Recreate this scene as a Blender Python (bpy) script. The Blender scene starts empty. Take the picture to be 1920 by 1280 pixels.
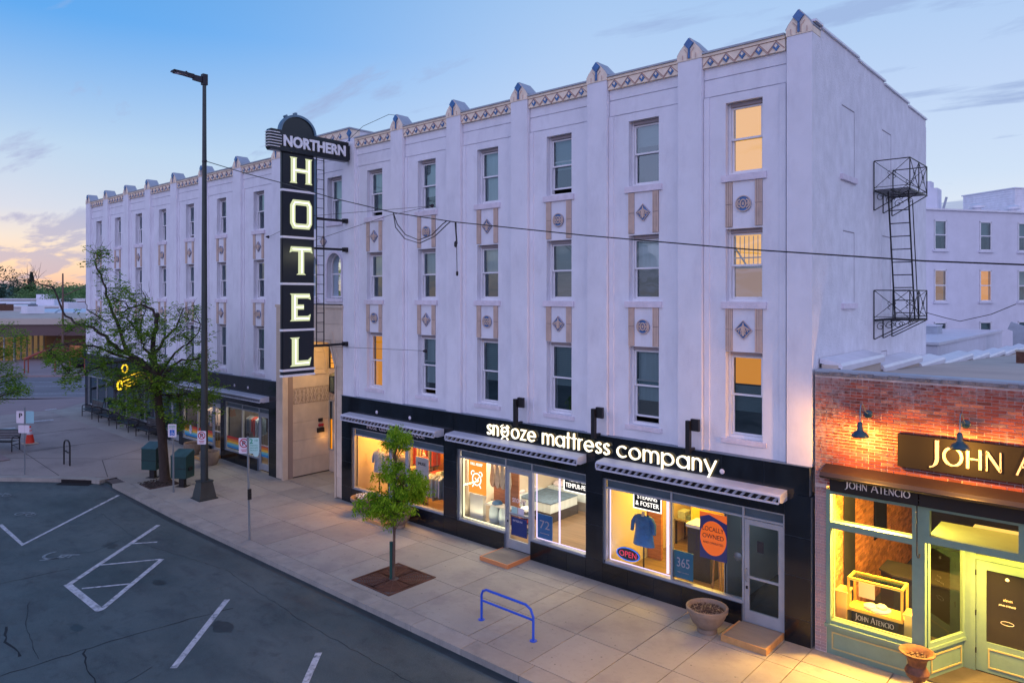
import bpy, bmesh, math, random
from mathutils import Vector, Matrix, noise as mnoise
sc = bpy.context.scene
COL = sc.collection
R = math.radians
PI = math.pi
rnd = random.Random(7)

# ------------------------------------------------------------------ camera
cam_d = bpy.data.cameras.new('camera'); cam = bpy.data.objects.new('camera', cam_d); COL.objects.link(cam)
cam.location = (5.06, -14.68, 7.0)
cam.rotation_euler = (R(90), 0, R(41.54))
cam_d.sensor_width = 36.0
cam_d.lens = 1348.6 / 1920 * 36
cam_d.shift_y = -85 / 1920
cam_d.clip_start = 0.05; cam_d.clip_end = 6000
sc.camera = cam
# ------------------------------------------------------------------ sky and light (dusk)
world = bpy.data.worlds.new('World'); sc.world = world; world.use_nodes = True
def build_world():
    nt = world.node_tree; nt.nodes.clear(); N = nt.nodes.new; L = nt.links.new
    def math_(op, a, b=None, clamp=False):
        n = N('ShaderNodeMath'); n.operation = op; n.use_clamp = clamp
        for i, v in enumerate((a, b)):
            if v is None: continue
            if isinstance(v, (int, float)): n.inputs[i].default_value = v
            else: L(v, n.inputs[i])
        return n.outputs[0]
    def ramp(fac, stops):
        n = N('ShaderNodeValToRGB'); cr = n.color_ramp
        while len(cr.elements) < len(stops): cr.elements.new(0.5)
        for e, (p, c) in zip(cr.elements, stops): e.position = p; e.color = (*c, 1)
        L(fac, n.inputs[0]); return n.outputs[0]
    def mix(fac, a, b, mode='MIX'):
        n = N('ShaderNodeMix'); n.data_type = 'RGBA'; n.blend_type = mode
        for s, v in ((0, fac), (6, a), (7, b)):
            if isinstance(v, (int, float)): n.inputs[s].default_value = v
            elif isinstance(v, tuple): n.inputs[s].default_value = (*v, 1)
            else: L(v, n.inputs[s])
        return n.outputs[2]
    tc = N('ShaderNodeTexCoord'); sep = N('ShaderNodeSeparateXYZ'); L(tc.outputs['Generated'], sep.inputs[0])
    x, y, z = sep.outputs
    zc = math_('MAXIMUM', z, 0.0)
    f = math_('POWER', zc, 0.5)                       # more room near the horizon
    # sunset side of the sky (west, where the road leads) and the opposite side
    west = ramp(f, [(0.0, (.80, .46, .38)), (.12, (.90, .56, .40)), (.20, (.95, .72, .50)), (.265, (.80, .76, .70)), (.32, (.60, .70, .84)),
                    (.42, (.46, .66, .88)), (.565, (.09, .39, .88)), (.75, (.06, .27, .64)), (1.0, (.05, .18, .48))])
    north = ramp(f, [(0.0, (.95, .80, .62)), (.14, (1.0, .90, .76)), (.26, (.86, .88, .92)), (.38, (.64, .77, .95)), (.50, (.53, .68, .94)),
                     (.62, (.39, .59, .90)), (.80, (.14, .32, .68)), (1.0, (.06, .2, .5))])
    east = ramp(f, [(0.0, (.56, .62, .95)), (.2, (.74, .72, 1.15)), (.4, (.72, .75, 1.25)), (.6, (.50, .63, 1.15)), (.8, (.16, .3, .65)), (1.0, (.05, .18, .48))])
    # azimuth weights from the horizontal direction
    h = math_('SQRT', math_('ADD', math_('MULTIPLY', x, x), math_('MULTIPLY', y, y)))
    hw = math_('DIVIDE', math_('ADD', math_('MULTIPLY', x, -.995), math_('MULTIPLY', y, -.10)), math_('MAXIMUM', h, 1e-4))
    hn = math_('DIVIDE', math_('ADD', math_('MULTIPLY', x, -.45), math_('MULTIPLY', y, .893)), math_('MAXIMUM', h, 1e-4))
    mr = N('ShaderNodeMapRange'); mr.interpolation_type = 'SMOOTHSTEP'; L(hw, mr.inputs[0]); mr.inputs[1].default_value = .45; mr.inputs[2].default_value = 1.0
    mr2 = N('ShaderNodeMapRange'); mr2.interpolation_type = 'SMOOTHSTEP'; L(hn, mr2.inputs[0]); mr2.inputs[1].default_value = -.55; mr2.inputs[2].default_value = .45
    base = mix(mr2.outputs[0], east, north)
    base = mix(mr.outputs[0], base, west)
    # clouds: thin stretched streaks
    cx = math_('DIVIDE', x, math_('ADD', zc, .12)); cy = math_('DIVIDE', y, math_('ADD', zc, .12))
    cb = N('ShaderNodeCombineXYZ'); L(cx, cb.inputs[0]); L(cy, cb.inputs[1]); L(z, cb.inputs[2])
    nz = N('ShaderNodeTexNoise'); nz.inputs['Scale'].default_value = 1.7; nz.inputs['Detail'].default_value = 8; nz.inputs['Roughness'].default_value = .6
    nz.inputs['Distortion'].default_value = .35
    mp = N('ShaderNodeMapping'); mp.inputs['Rotation'].default_value = (0, 0, R(48)); mp.inputs['Scale'].default_value = (.55, 1.5, 1); mp.inputs['Location'].default_value = (2.3, 5.1, 0)
    L(cb.outputs[0], mp.inputs[0]); L(mp.outputs[0], nz.inputs[0])
    low = ramp(f, [(0.0, (.47, .47, .47)), (.18, (.45, .45, .45)), (.29, (.46, .46, .46)), (.34, (.56, .56, .56)), (.45, (.585, .585, .585)), (.65, (.60, .60, .60)), (1, (.64, .64, .64))])
    cl = math_('MULTIPLY', math_('SUBTRACT', nz.outputs[0], low), 13.0, True)
    cl = math_('MULTIPLY', cl, .78)
    ccol = ramp(f, [(0.0, (.66, .50, .50)), (.22, (.40, .44, .62)), (.35, (.33, .42, .68)), (.6, (.34, .47, .76)), (1, (.3, .4, .7))])
    base = mix(cl, base, ccol)
    # below the horizon: dull ground tone
    below = math_('MULTIPLY', z, -30.0, True)
    base = mix(below, base, (.16, .16, .2))
    sky = N('ShaderNodeTexSky'); sky.sky_type = 'NISHITA'; sky.sun_disc = False; sky.sun_elevation = R(1.0); sky.sun_rotation = R(-84); sky.dust_density = 2.0
    nish = mix(1.0, sky.outputs[0], (.012, .012, .012), 'MULTIPLY')
    base = mix(1.0, base, nish, 'ADD')
    bg = N('ShaderNodeBackground'); bg.inputs[1].default_value = SKY_STRENGTH; L(base, bg.inputs[0])
    out = N('ShaderNodeOutputWorld'); L(bg.outputs[0], out.inputs[0])
SKY_STRENGTH = 0.72
build_world()
# one weak, very wide sun: fill added from the camera side for twilight skylight
sun_d = bpy.data.lights.new('sun', 'SUN'); sun = bpy.data.objects.new('sun', sun_d); COL.objects.link(sun)
sun_d.energy = 0.85; sun_d.angle = R(120); sun_d.color = (.94, .76, .92)
sun.rotation_euler = Vector((-.42, .80, -.42)).to_track_quat('-Z', 'Y').to_euler()
sun.location = (6, -20, 20)
vs = sc.view_settings
vs.view_transform = 'Standard'; vs.look = 'None'; vs.exposure = 0.45; vs.gamma = 1.0; vs.use_curve_mapping = False
sc.cycles.max_bounces = 7; sc.cycles.transparent_max_bounces = 10; sc.cycles.glossy_bounces = 4; sc.cycles.diffuse_bounces = 3
sc.cycles.sample_clamp_indirect = 4.0; sc.cycles.caustics_reflective = False; sc.cycles.caustics_refractive = False
try: sc.cycles.use_denoising = True
except Exception: pass

# ------------------------------------------------------------------ materials
MATS = {}
def mat(name, col=(.5, .5, .5), rough=.7, metal=0.0, var=0.0, vscale=2.0, vstretch=(1, 1, 1), bump=0.0, bscale=40.0, emit=None, estr=0.0,
        rnd_=0.0, island=False, dirt=None, dirt_amt=0.0, dirt_scale=1.0, spec=.5, detail=5, spots=0):
    if name in MATS: return MATS[name]
    m = bpy.data.materials.new(name); MATS[name] = m; m.use_nodes = True
    nt = m.node_tree; N = nt.nodes.new; L = nt.links.new
    b = nt.nodes['Principled BSDF']
    b.inputs['Base Color'].default_value = (*col, 1); b.inputs['Roughness'].default_value = rough; b.inputs['Metallic'].default_value = metal
    b.inputs['Specular IOR Level'].default_value = spec
    cur = None
    if var or bump or dirt_amt:
        geo = N('ShaderNodeNewGeometry')
    def mixn(fac, a, c, mode='MIX'):
        n = N('ShaderNodeMix'); n.data_type = 'RGBA'; n.blend_type = mode
        for s, v in ((0, fac), (6, a), (7, c)):
            if isinstance(v, (int, float)): n.inputs[s].default_value = v
            elif isinstance(v, tuple): n.inputs[s].default_value = (*v, 1)
            else: L(v, n.inputs[s])
        return n.outputs[2]
    def nz(scale, stretch=(1, 1, 1), detail=5, rough_=.6, loc=(0, 0, 0)):
        mp = N('ShaderNodeMapping'); mp.inputs['Scale'].default_value = stretch; mp.inputs['Location'].default_value = loc; L(geo.outputs['Position'], mp.inputs[0])
        n = N('ShaderNodeTexNoise'); n.inputs['Scale'].default_value = scale; n.inputs['Detail'].default_value = detail; n.inputs['Roughness'].default_value = rough_
        L(mp.outputs[0], n.inputs[0]); return n.outputs[0]
    def rng(v, a, b_, c, d):
        n = N('ShaderNodeMapRange'); L(v, n.inputs[0])
        for i, q in enumerate((a, b_, c, d)): n.inputs[i + 1].default_value = q
        return n.outputs[0]
    cur = tuple(col)
    if var:
        f = rng(nz(vscale, vstretch, detail), .3, .7, 0, 1)
        cur = mixn(f, tuple(c * (1 - var) for c in col), tuple(min(1, c * (1 + var)) for c in col))
    if rnd_:
        if island: g2 = N('ShaderNodeNewGeometry'); rv = g2.outputs['Random Per Island']
        else: oi = N('ShaderNodeObjectInfo'); rv = oi.outputs['Random']
        cmb = N('ShaderNodeCombineColor')
        v = rng(rv, 0, 1, 1 - rnd_, 1 + rnd_)
        for i in range(3): L(v, cmb.inputs[i])
        cur = mixn(1.0, cur, cmb.outputs[0], 'MULTIPLY')
    if dirt_amt:
        f = rng(nz(dirt_scale, (1, 1, .35), 6, .65, (3.1, 1.7, 9.2)), .5, .72, 0, dirt_amt)
        cur = mixn(f, cur, dirt)
    if spots:
        mp = N('ShaderNodeMapping'); mp.inputs['Scale'].default_value = (1, 1, .05); L(geo.outputs['Position'], mp.inputs[0])
        vo = N('ShaderNodeTexVoronoi'); vo.inputs['Scale'].default_value = 3.2; L(mp.outputs[0], vo.inputs[0])
        cur = mixn(rng(vo.outputs['Distance'], .045, .07, .75, 0), cur, tuple(c * .35 for c in col))
        cur = mixn(rng(nz(9, (1, 1, 1), 6, .7, (5, 2, 1)), .56, .70, 0, .45), cur, tuple(c * .62 for c in col))
    if not isinstance(cur, tuple): L(cur, b.inputs['Base Color'])
    if bump:
        bm_ = N('ShaderNodeBump'); bm_.inputs['Strength'].default_value = bump; bm_.inputs['Distance'].default_value = .02
        L(nz(bscale, (1, 1, 1), 4, .6), bm_.inputs['Height']); L(bm_.outputs[0], b.inputs['Normal'])
    if emit is not None:
        b.inputs['Emission Color'].default_value = (*emit, 1); b.inputs['Emission Strength'].default_value = estr
    return m

def emis(name, col, s):
    if name in MATS: return MATS[name]
    m = bpy.data.materials.new(name); MATS[name] = m; m.use_nodes = True
    nt = m.node_tree; nt.nodes.clear()
    e = nt.nodes.new('ShaderNodeEmission'); e.inputs[0].default_value = (*col, 1); e.inputs[1].default_value = s
    o = nt.nodes.new('ShaderNodeOutputMaterial'); nt.links.new(e.outputs[0], o.inputs[0]); return m

def glass(name, tint=(.9, .95, .95), refl=.06, rough=.02, fres=1.0):
    m = bpy.data.materials.new(name); MATS[name] = m; m.use_nodes = True
    nt = m.node_tree; nt.nodes.clear(); N = nt.nodes.new; L = nt.links.new
    t = N('ShaderNodeBsdfTransparent'); t.inputs[0].default_value = (*tint, 1)
    g = N('ShaderNodeBsdfGlossy'); g.inputs['Roughness'].default_value = rough; g.inputs[0].default_value = (.70, .90, .98, 1)
    fr = N('ShaderNodeFresnel'); fr.inputs[0].default_value = 1.5
    geo = N('ShaderNodeNewGeometry'); nb = N('ShaderNodeTexNoise'); nb.inputs['Scale'].default_value = 1.3; L(geo.outputs['Position'], nb.inputs[0])
    bp = N('ShaderNodeBump'); bp.inputs['Strength'].default_value = .15; bp.inputs['Distance'].default_value = .02; L(nb.outputs[0], bp.inputs['Height']); L(bp.outputs[0], g.inputs['Normal'])
    a = N('ShaderNodeMath'); a.operation = 'MULTIPLY_ADD'; a.inputs[1].default_value = fres; a.inputs[2].default_value = refl; a.use_clamp = True; L(fr.outputs[0], a.inputs[0])
    mx = N('ShaderNodeMixShader'); L(a.outputs[0], mx.inputs[0]); L(t.outputs[0], mx.inputs[1]); L(g.outputs[0], mx.inputs[2])
    o = N('ShaderNodeOutputMaterial'); L(mx.outputs[0], o.inputs[0]); return m

M = {}
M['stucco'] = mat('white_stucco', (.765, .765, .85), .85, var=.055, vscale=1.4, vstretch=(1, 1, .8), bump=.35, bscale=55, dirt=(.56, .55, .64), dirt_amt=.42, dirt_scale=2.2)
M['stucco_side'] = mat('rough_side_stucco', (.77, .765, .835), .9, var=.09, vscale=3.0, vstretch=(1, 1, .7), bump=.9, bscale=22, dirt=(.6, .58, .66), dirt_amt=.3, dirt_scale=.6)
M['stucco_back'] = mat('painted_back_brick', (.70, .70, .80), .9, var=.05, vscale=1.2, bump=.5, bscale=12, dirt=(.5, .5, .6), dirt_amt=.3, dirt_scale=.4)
M['sill'] = mat('sill_stucco', (.72, .66, .76), .85, var=.1, vscale=6, bump=.5, bscale=40)
M['groove'] = mat('shadow_groove', (.30, .27, .33), .9)
M['cream'] = mat('cream_terracotta', (.86, .73, .60), .7, var=.1, vscale=5, bump=.15, bscale=30, dirt=(.4, .33, .3), dirt_amt=.3, dirt_scale=2.5)
M['cream_line'] = mat('terracotta_line', (.46, .29, .25), .8)
M['flute'] = mat('tan_fluted_terracotta', (.62, .47, .40), .8, var=.12, vscale=4, bump=.2)
M['flute_dark'] = mat('flute_groove', (.30, .23, .21), .85)
M['blue_tile'] = mat('blue_glazed_tile', (.035, .14, .36), .3, var=.3, vscale=9)
M['coping'] = mat('grey_coping', (.36, .40, .47), .5, var=.1, vscale=3)
M['white_frame'] = mat('white_window_frame', (.76, .76, .82), .5, var=.05, vscale=5)
M['head_shade_rail'] = mat('head_shade_and_railing', (.33, .29, .32), .7)
M['glass'] = glass('window_glass', (.72, .82, .82), .12, .02, 1.3)
M['shopglass'] = glass('shop_glass', (.95, .97, .97), .025, .02, .9)
M['dark_glass'] = glass('tinted_glass', (.30, .42, .42), .10, .02, 1.4)
M['blind'] = mat('grey_blind', (.30, .40, .43), .8, var=.05, vscale=2, vstretch=(1, 1, 30))
M['blind_tan'] = mat('tan_blind', (.40, .34, .30), .8, var=.1, vscale=2, vstretch=(1, 1, 30))
M['curtain'] = mat('white_curtain', (.58, .68, .74), .9, var=.1, vscale=9, vstretch=(1, 1, .1))
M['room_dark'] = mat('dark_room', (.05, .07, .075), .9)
M['lit_yellow'] = emis('lit_yellow_blind', (1.0, .42, .012), .88)
M['lit_orange'] = emis('lit_orange_room', (.90, .30, .015), .75)
M['lit_brown'] = emis('lit_brown_room', (.27, .11, .03), .8)
M['black_tile'] = mat('black_glazed_tile', (.006, .008, .012), .12, var=.3, vscale=3, rnd_=.3, dirt=(.03, .05, .07), dirt_amt=.25, dirt_scale=1.2, spec=.6)
M['tile_joint'] = mat('tile_joint', (.10, .13, .17), .7)
M['ledge'] = mat('metal_ledge', (.09, .13, .19), .35, var=.2, vscale=2)
M['alu'] = mat('aluminium_frame', (.38, .41, .46), .38, .35, var=.08, vscale=4)
M['transom'] = mat('teal_transom_panel', (.065, .10, .13), .35, var=.2, vscale=1.5)
M['awning'] = mat('awning_housing', (.52, .53, .62), .5, var=.08, vscale=3)
M['awning_roll'] = mat('awning_fabric', (.26, .27, .33), .7)
M['black_metal'] = mat('black_metal', (.012, .012, .016), .45, .2)
M['dark_metal'] = mat('dark_bronze_metal', (.028, .024, .035), .45, .3, var=.2, vscale=2)
M['pole'] = mat('dark_green_pole_paint', (.028, .040, .045), .45, .1, var=.2, vscale=3)
M['lime'] = mat('limestone', (.60, .49, .39), .85, var=.10, vscale=2, rnd_=.07, bump=.2, bscale=30, dirt=(.32, .26, .22), dirt_amt=.3, dirt_scale=1.2)
M['lime_dark'] = mat('carved_limestone', (.40, .32, .26), .9, var=.4, vscale=14, bump=1.0, bscale=14)
M['asphalt'] = None
M['slab'] = mat('concrete_slab', (.315, .302, .275), .85, var=.10, vscale=.8, rnd_=.09, bump=.25, bscale=60, dirt=(.19, .17, .18), dirt_amt=.6, dirt_scale=.9, spots=1)
M['slab_joint'] = mat('slab_joint_dark', (.10, .085, .085), .95)
M['kerb'] = mat('kerb_concrete', (.31, .295, .27), .85, var=.12, vscale=2, rnd_=.08, bump=.3, bscale=50, dirt=(.12, .13, .14), dirt_amt=.5, dirt_scale=1.5)
M['plaza'] = mat('plaza_concrete', (.31, .275, .26), .9, var=.10, vscale=.25, rnd_=.06, bump=.2, bscale=40, dirt=(.14, .12, .125), dirt_amt=.6, dirt_scale=.5, spots=1)
M['pink_conc'] = mat('pink_road_concrete', (.29, .22, .225), .9, var=.1, vscale=.3, dirt=(.2, .16, .17), dirt_amt=.4, dirt_scale=.3)
M['far_road'] = mat('far_road_asphalt', (.20, .185, .205), .85, var=.1, vscale=.2, dirt=(.09, .09, .11), dirt_amt=.5, dirt_scale=.3)
M['ground'] = mat('far_ground', (.20, .19, .18), .95, var=.2, vscale=.05)
M['paint'] = mat('road_paint', (.48, .50, .54), .75, var=.2, vscale=8, dirt=(.08, .11, .13), dirt_amt=1.0, dirt_scale=9)
M['paint_worn'] = mat('worn_road_paint', (.22, .27, .29), .8, var=.2, vscale=6, dirt=(.05, .075, .09), dirt_amt=1.0, dirt_scale=6)
M['crack'] = mat('asphalt_crack', (.012, .017, .022), .9)
M['oil'] = mat('oil_stain', (.018, .030, .036), .45, var=.3, vscale=5)
M['grate'] = mat('rusty_iron_grate', (.105, .045, .032), .8, .2, var=.3, vscale=6)
M['hole'] = mat('dark_hole', (.006, .006, .008), .9)
M['bark'] = mat('dark_bark', (.045, .032, .028), .9, var=.35, vscale=7, vstretch=(1, 1, .3), bump=.8, bscale=25)
M['bark_young'] = mat('young_bark', (.11, .07, .055), .9, var=.3, vscale=8)
M['planter'] = mat('planter_concrete', (.235, .18, .14), .85, var=.15, vscale=6, bump=.3, bscale=60, dirt=(.16, .12, .1), dirt_amt=.5, dirt_scale=3)
M['soil'] = mat('dry_soil', (.09, .06, .055), .95, var=.6, vscale=30, bump=.8, bscale=50)
M['urn'] = mat('rust_iron', (.13, .06, .04), .7, .3, var=.4, vscale=9, bump=.3)
M['plywood'] = mat('step_top', (.21, .19, .17), .8, var=.12, vscale=3, vstretch=(.4, 3, 1))
M['step_edge'] = mat('step_wood_edge', (.50, .27, .10), .7, var=.15, vscale=8)
M['rackblue'] = mat('blue_rack_paint', (.012, .085, .62), .35)
M['binGreen'] = mat('dark_green_box_paint', (.012, .05, .05), .38, var=.2, vscale=3)
M['binTop'] = mat('green_box_lid', (.05, .13, .15), .4, var=.2, vscale=4)
M['sign_white'] = mat('sign_white', (.70, .64, .72), .5)
M['sign_red'] = mat('sign_red', (.42, .02, .04), .5)
M['sign_green'] = mat('sign_green', (.02, .30, .17), .5)
M['sign_mint'] = mat('sign_mint', (.42, .66, .62), .5)
M['sign_cyan'] = mat('sign_faded_cyan', (.28, .52, .60), .5)
M['sign_blue'] = mat('sign_blue', (.02, .13, .5), .5)
M['sign_black'] = mat('sign_black', (.02, .02, .025), .5)
M['steel'] = mat('galvanised_steel', (.24, .28, .32), .45, .5)
M['cone'] = mat('orange_cone', (.85, .045, .02), .5)
M['brick_mortar'] = mat('lime_mortar', (.62, .50, .47), .95, var=.15, vscale=5, bump=.5, bscale=60)
M['concrete_cap'] = mat('rough_parapet_mortar', (.20, .19, .21), .95, var=.4, vscale=8, bump=1.0, bscale=20)
M['roof'] = mat('tan_roof_membrane', (.50, .43, .38), .9, var=.08, vscale=.6, dirt=(.33, .28, .26), dirt_amt=.5, dirt_scale=.35)
M['roof_flash'] = mat('white_metal_flashing', (.72, .72, .80), .35, .1, var=.08, vscale=1.5)
M['green_wood'] = mat('sage_green_wood', (.15, .255, .205), .5, var=.08, vscale=4)
M['brown_awn'] = mat('brown_awning_case', (.018, .010, .013), .5, var=.1, vscale=3)
M['black_fabric'] = mat('black_awning_fabric', (.012, .010, .010), .8)
M['sign_dark'] = mat('charcoal_sign_board', (.014, .013, .014), .85, spec=.15)
M['gold_letter'] = mat('cream_letter', (.60, .50, .42), .5)
M['white_letter'] = mat('white_letter', (.80, .76, .74), .5)
M['lampblue'] = mat('blue_enamel_shade', (.012, .05, .085), .3)
M['neon'] = emis('neon_tube', (1.0, 1.0, .84), 2.0)
M['neon_face'] = emis('lit_letter_face', (.78, .84, .52), .66)
M['snooze'] = emis('lit_white_letter', (1.0, .95, .78), 1.6)
M['snooze_halo'] = emis('letter_edge_glow', (1.0, .66, .26), .55)
M['sign_box'] = mat('black_sign_enamel', (.008, .012, .018), .3)
M['sign_side'] = mat('black_sign_side', (.012, .018, .028), .35)
M['sign_edge'] = mat('blue_grey_sign_steel', (.11, .19, .27), .4, .2, var=.15, vscale=3)
M['sign_trim'] = mat('white_sign_trim', (.82, .82, .86), .5)
M['wood_floor'] = mat('wood_floor', (.17, .115, .075), .35, var=.35, vscale=1.6, vstretch=(.25, 6, 1))
M['shop_wall'] = mat('cream_shop_wall', (.62, .55, .46), .8)
M['shop_dark'] = mat('dark_shop_wall', (.05, .045, .05), .8, var=.3, vscale=2)
M['orange_wall'] = mat('orange_wall', (.75, .32, .06), .7, var=.15, vscale=3, vstretch=(6, 1, .3))
M['yellow_wall'] = mat('yellow_wall', (.80, .50, .09), .7)
M['brick_in'] = mat('interior_brick', (.42, .17, .08), .8, var=.3, vscale=3, vstretch=(1, 1, 12))
M['white_board'] = mat('white_board', (.72, .70, .68), .6)
M['denim'] = mat('denim_cloth', (.10, .16, .25), .9, var=.3, vscale=9)
M['paleblue'] = mat('pale_blue_cloth', (.38, .48, .60), .9, var=.2, vscale=9)
M['beige'] = mat('beige_cloth', (.55, .47, .38), .9, var=.2, vscale=9)
M['greycloth'] = mat('grey_cloth', (.22, .22, .25), .9, var=.2, vscale=9)
M['pyjama'] = mat('blue_satin', (.015, .11, .30), .45, var=.3, vscale=9, bump=.4, bscale=14)
M['redcloth'] = mat('red_cloth', (.38, .06, .05), .9, var=.2, vscale=9)
M['led_white'] = emis('led_strip_white', (.80, .66, 1.0), 1.15)
M['led_warm'] = emis('led_strip_warm', (1.0, .86, .50), 1.7)
M['led_yellow'] = emis('led_strip_yellow', (1.0, .70, .10), 2.2)
M['poster_orange'] = emis('backlit_orange_poster', (1.0, .34, .04), .85)
M['white_glow'] = emis('lit_white_print', (1.0, .92, .84), 1.5)
M['leaf'] = None
def leaf_mat(name, c1, c2, trans=.35):
    m = bpy.data.materials.new(name); MATS[name] = m; m.use_nodes = True
    nt = m.node_tree; nt.nodes.clear(); N = nt.nodes.new; L = nt.links.new
    g = N('ShaderNodeNewGeometry'); mx = N('ShaderNodeMix'); mx.data_type = 'RGBA'; mx.inputs[6].default_value = (*c1, 1); mx.inputs[7].default_value = (*c2, 1)
    nz = N('ShaderNodeTexNoise'); nz.inputs['Scale'].default_value = 1.6; L(g.outputs['Position'], nz.inputs[0])
    a = N('ShaderNodeMath'); a.operation = 'ADD'; L(g.outputs['Random Per Island'], a.inputs[0]); L(nz.outputs[0], a.inputs[1])
    b = N('ShaderNodeMath'); b.operation = 'MULTIPLY_ADD'; b.inputs[1].default_value = .8; b.inputs[2].default_value = -.3; b.use_clamp = True; L(a.outputs[0], b.inputs[0])
    L(b.outputs[0], mx.inputs[0])
    d = N('ShaderNodeBsdfDiffuse'); t = N('ShaderNodeBsdfTranslucent'); L(mx.outputs[2], d.inputs[0]); L(mx.outputs[2], t.inputs[0])
    s = N('ShaderNodeMixShader'); s.inputs[0].default_value = trans; L(d.outputs[0], s.inputs[1]); L(t.outputs[0], s.inputs[2])
    o = N('ShaderNodeOutputMaterial'); L(s.outputs[0], o.inputs[0]); return m
M['leaf'] = leaf_mat('locust_leaf', (.05, .17, .03), (.34, .52, .06), .5)
M['leaf_bright'] = leaf_mat('young_tree_leaf', (.07, .24, .015), (.46, .66, .05), .5)
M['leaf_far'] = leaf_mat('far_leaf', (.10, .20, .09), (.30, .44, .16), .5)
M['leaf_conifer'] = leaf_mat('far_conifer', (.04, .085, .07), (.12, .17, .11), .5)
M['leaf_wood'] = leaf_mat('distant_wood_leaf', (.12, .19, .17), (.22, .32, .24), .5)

def asphalt():
    m = bpy.data.materials.new('street_asphalt'); m.use_nodes = True; nt = m.node_tree; N = nt.nodes.new; L = nt.links.new
    b = nt.nodes['Principled BSDF']; g = N('ShaderNodeNewGeometry')
    def nz(s, d, st=(1, 1, 1), r=.6):
        mp = N('ShaderNodeMapping'); mp.inputs['Scale'].default_value = st; mp.inputs['Rotation'].default_value = (0, 0, R(30)); L(g.outputs['Position'], mp.inputs[0])
        n = N('ShaderNodeTexNoise'); n.inputs['Scale'].default_value = s; n.inputs['Detail'].default_value = d; n.inputs['Roughness'].default_value = r; L(mp.outputs[0], n.inputs[0]); return n.outputs[0]
    def rng(v, a, b_, c, d):
        n = N('ShaderNodeMapRange'); L(v, n.inputs[0])
        for i, q in enumerate((a, b_, c, d)): n.inputs[i + 1].default_value = q
        return n.outputs[0]
    def mixn(f, a, c):
        n = N('ShaderNodeMix'); n.data_type = 'RGBA'
        for s, v in ((0, f), (6, a), (7, c)):
            if isinstance(v, tuple): n.inputs[s].default_value = (*v, 1)
            elif isinstance(v, float): n.inputs[s].default_value = v
            else: L(v, n.inputs[s])
        return n.outputs[2]
    c = mixn(rng(nz(.22, 6, (1, 1.8, 1)), .35, .65, 0, 1), (.030, .058, .064), (.094, .124, .126))
    c = mixn(rng(nz(1.1, 7, (.6, 2.0, 1)), .52, .72, 0, .7), c, (.022, .034, .044))
    c = mixn(rng(nz(3.5, 6), .55, .72, 0, .55), c, (.016, .026, .032))
    c = mixn(rng(nz(60, 3), .45, .75, 0, .6), c, (.13, .15, .155)); c = mixn(rng(nz(75, 2, (1.3, 1, 1)), .55, .72, 0, .6), c, (.012, .018, .022))
    L(c, b.inputs['Base Color']); L(rng(nz(.5, 5), .3, .7, .5, .85), b.inputs['Roughness'])
    bp = N('ShaderNodeBump'); bp.inputs['Strength'].default_value = .35; bp.inputs['Distance'].default_value = .01; L(nz(120, 2), bp.inputs['Height']); L(bp.outputs[0], b.inputs['Normal'])
    return m
M['asphalt'] = asphalt()

def brick_mat(name, island):
    m = bpy.data.materials.new(name); m.use_nodes = True; nt = m.node_tree; N = nt.nodes.new; L = nt.links.new
    b = nt.nodes['Principled BSDF']; b.inputs['Roughness'].default_value = .9
    g = N('ShaderNodeNewGeometry')
    rv = g.outputs['Random Per Island'] if island else N('ShaderNodeObjectInfo').outputs['Random']
    cr = N('ShaderNodeValToRGB'); L(rv, cr.inputs[0]); els = [(0, (.11, .028, .02)), (.3, (.23, .045, .03)), (.55, (.31, .07, .04)), (.75, (.20, .055, .04)), (.9, (.15, .09, .09)), (1, (.45, .15, .08))]
    while len(cr.color_ramp.elements) < len(els): cr.color_ramp.elements.new(.5)
    for e, (p, c) in zip(cr.color_ramp.elements, els): e.position = p; e.color = (*c, 1)
    n1 = N('ShaderNodeTexNoise'); n1.inputs['Scale'].default_value = 14; n1.inputs['Detail'].default_value = 6; L(g.outputs['Position'], n1.inputs[0])
    n2 = N('ShaderNodeTexNoise'); n2.inputs['Scale'].default_value = 1.3; n2.inputs['Detail'].default_value = 5; L(g.outputs['Position'], n2.inputs[0])
    def rng(v, a, b_, c, d):
        n = N('ShaderNodeMapRange'); L(v, n.inputs[0])
        for i, q in enumerate((a, b_, c, d)): n.inputs[i + 1].default_value = q
        return n.outputs[0]
    sp = N('ShaderNodeSeparateXYZ'); L(g.outputs['Position'], sp.inputs[0])
    # lime wash left along the hotel side and under the parapet cap (old paint, stays put)
    wl = rng(sp.outputs[0], .25, .75, .30, 0); wt = rng(sp.outputs[2], 4.6, 5.5, 0, .24); wb = rng(sp.outputs[2], 3.3, 3.0, 0, .28)
    def add(a, b_, op='ADD'):
        n = N('ShaderNodeMath'); n.operation = op; n.use_clamp = False
        for i, v in enumerate((a, b_)):
            if isinstance(v, float): n.inputs[i].default_value = v
            else: L(v, n.inputs[i])
        return n.outputs[0]
    s = add(add(add(wl, wt), wb), n2.outputs[0])
    s = add(s, n1.outputs[0]); w = rng(s, 1.10, 1.45, 0, .62)
    mx = N('ShaderNodeMix'); mx.data_type = 'RGBA'; L(w, mx.inputs[0]); L(cr.outputs[0], mx.inputs[6]); mx.inputs[7].default_value = (.42, .36, .38, 1)
    L(mx.outputs[2], b.inputs['Base Color'])
    bp = N('ShaderNodeBump'); bp.inputs['Strength'].default_value = .6; bp.inputs['Distance'].default_value = .01; L(n1.outputs[0], bp.inputs['Height']); L(bp.outputs[0], b.inputs['Normal'])
    return m
M['brick'] = brick_mat('red_brick', False); M['brick_joined'] = brick_mat('red_brick_joined', True)

# ------------------------------------------------------------------ mesh helpers
def gz(x): return min(.49, max(0.0, (-18 - x) * .0205))       # the pavement climbs gently towards the far corner

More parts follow.
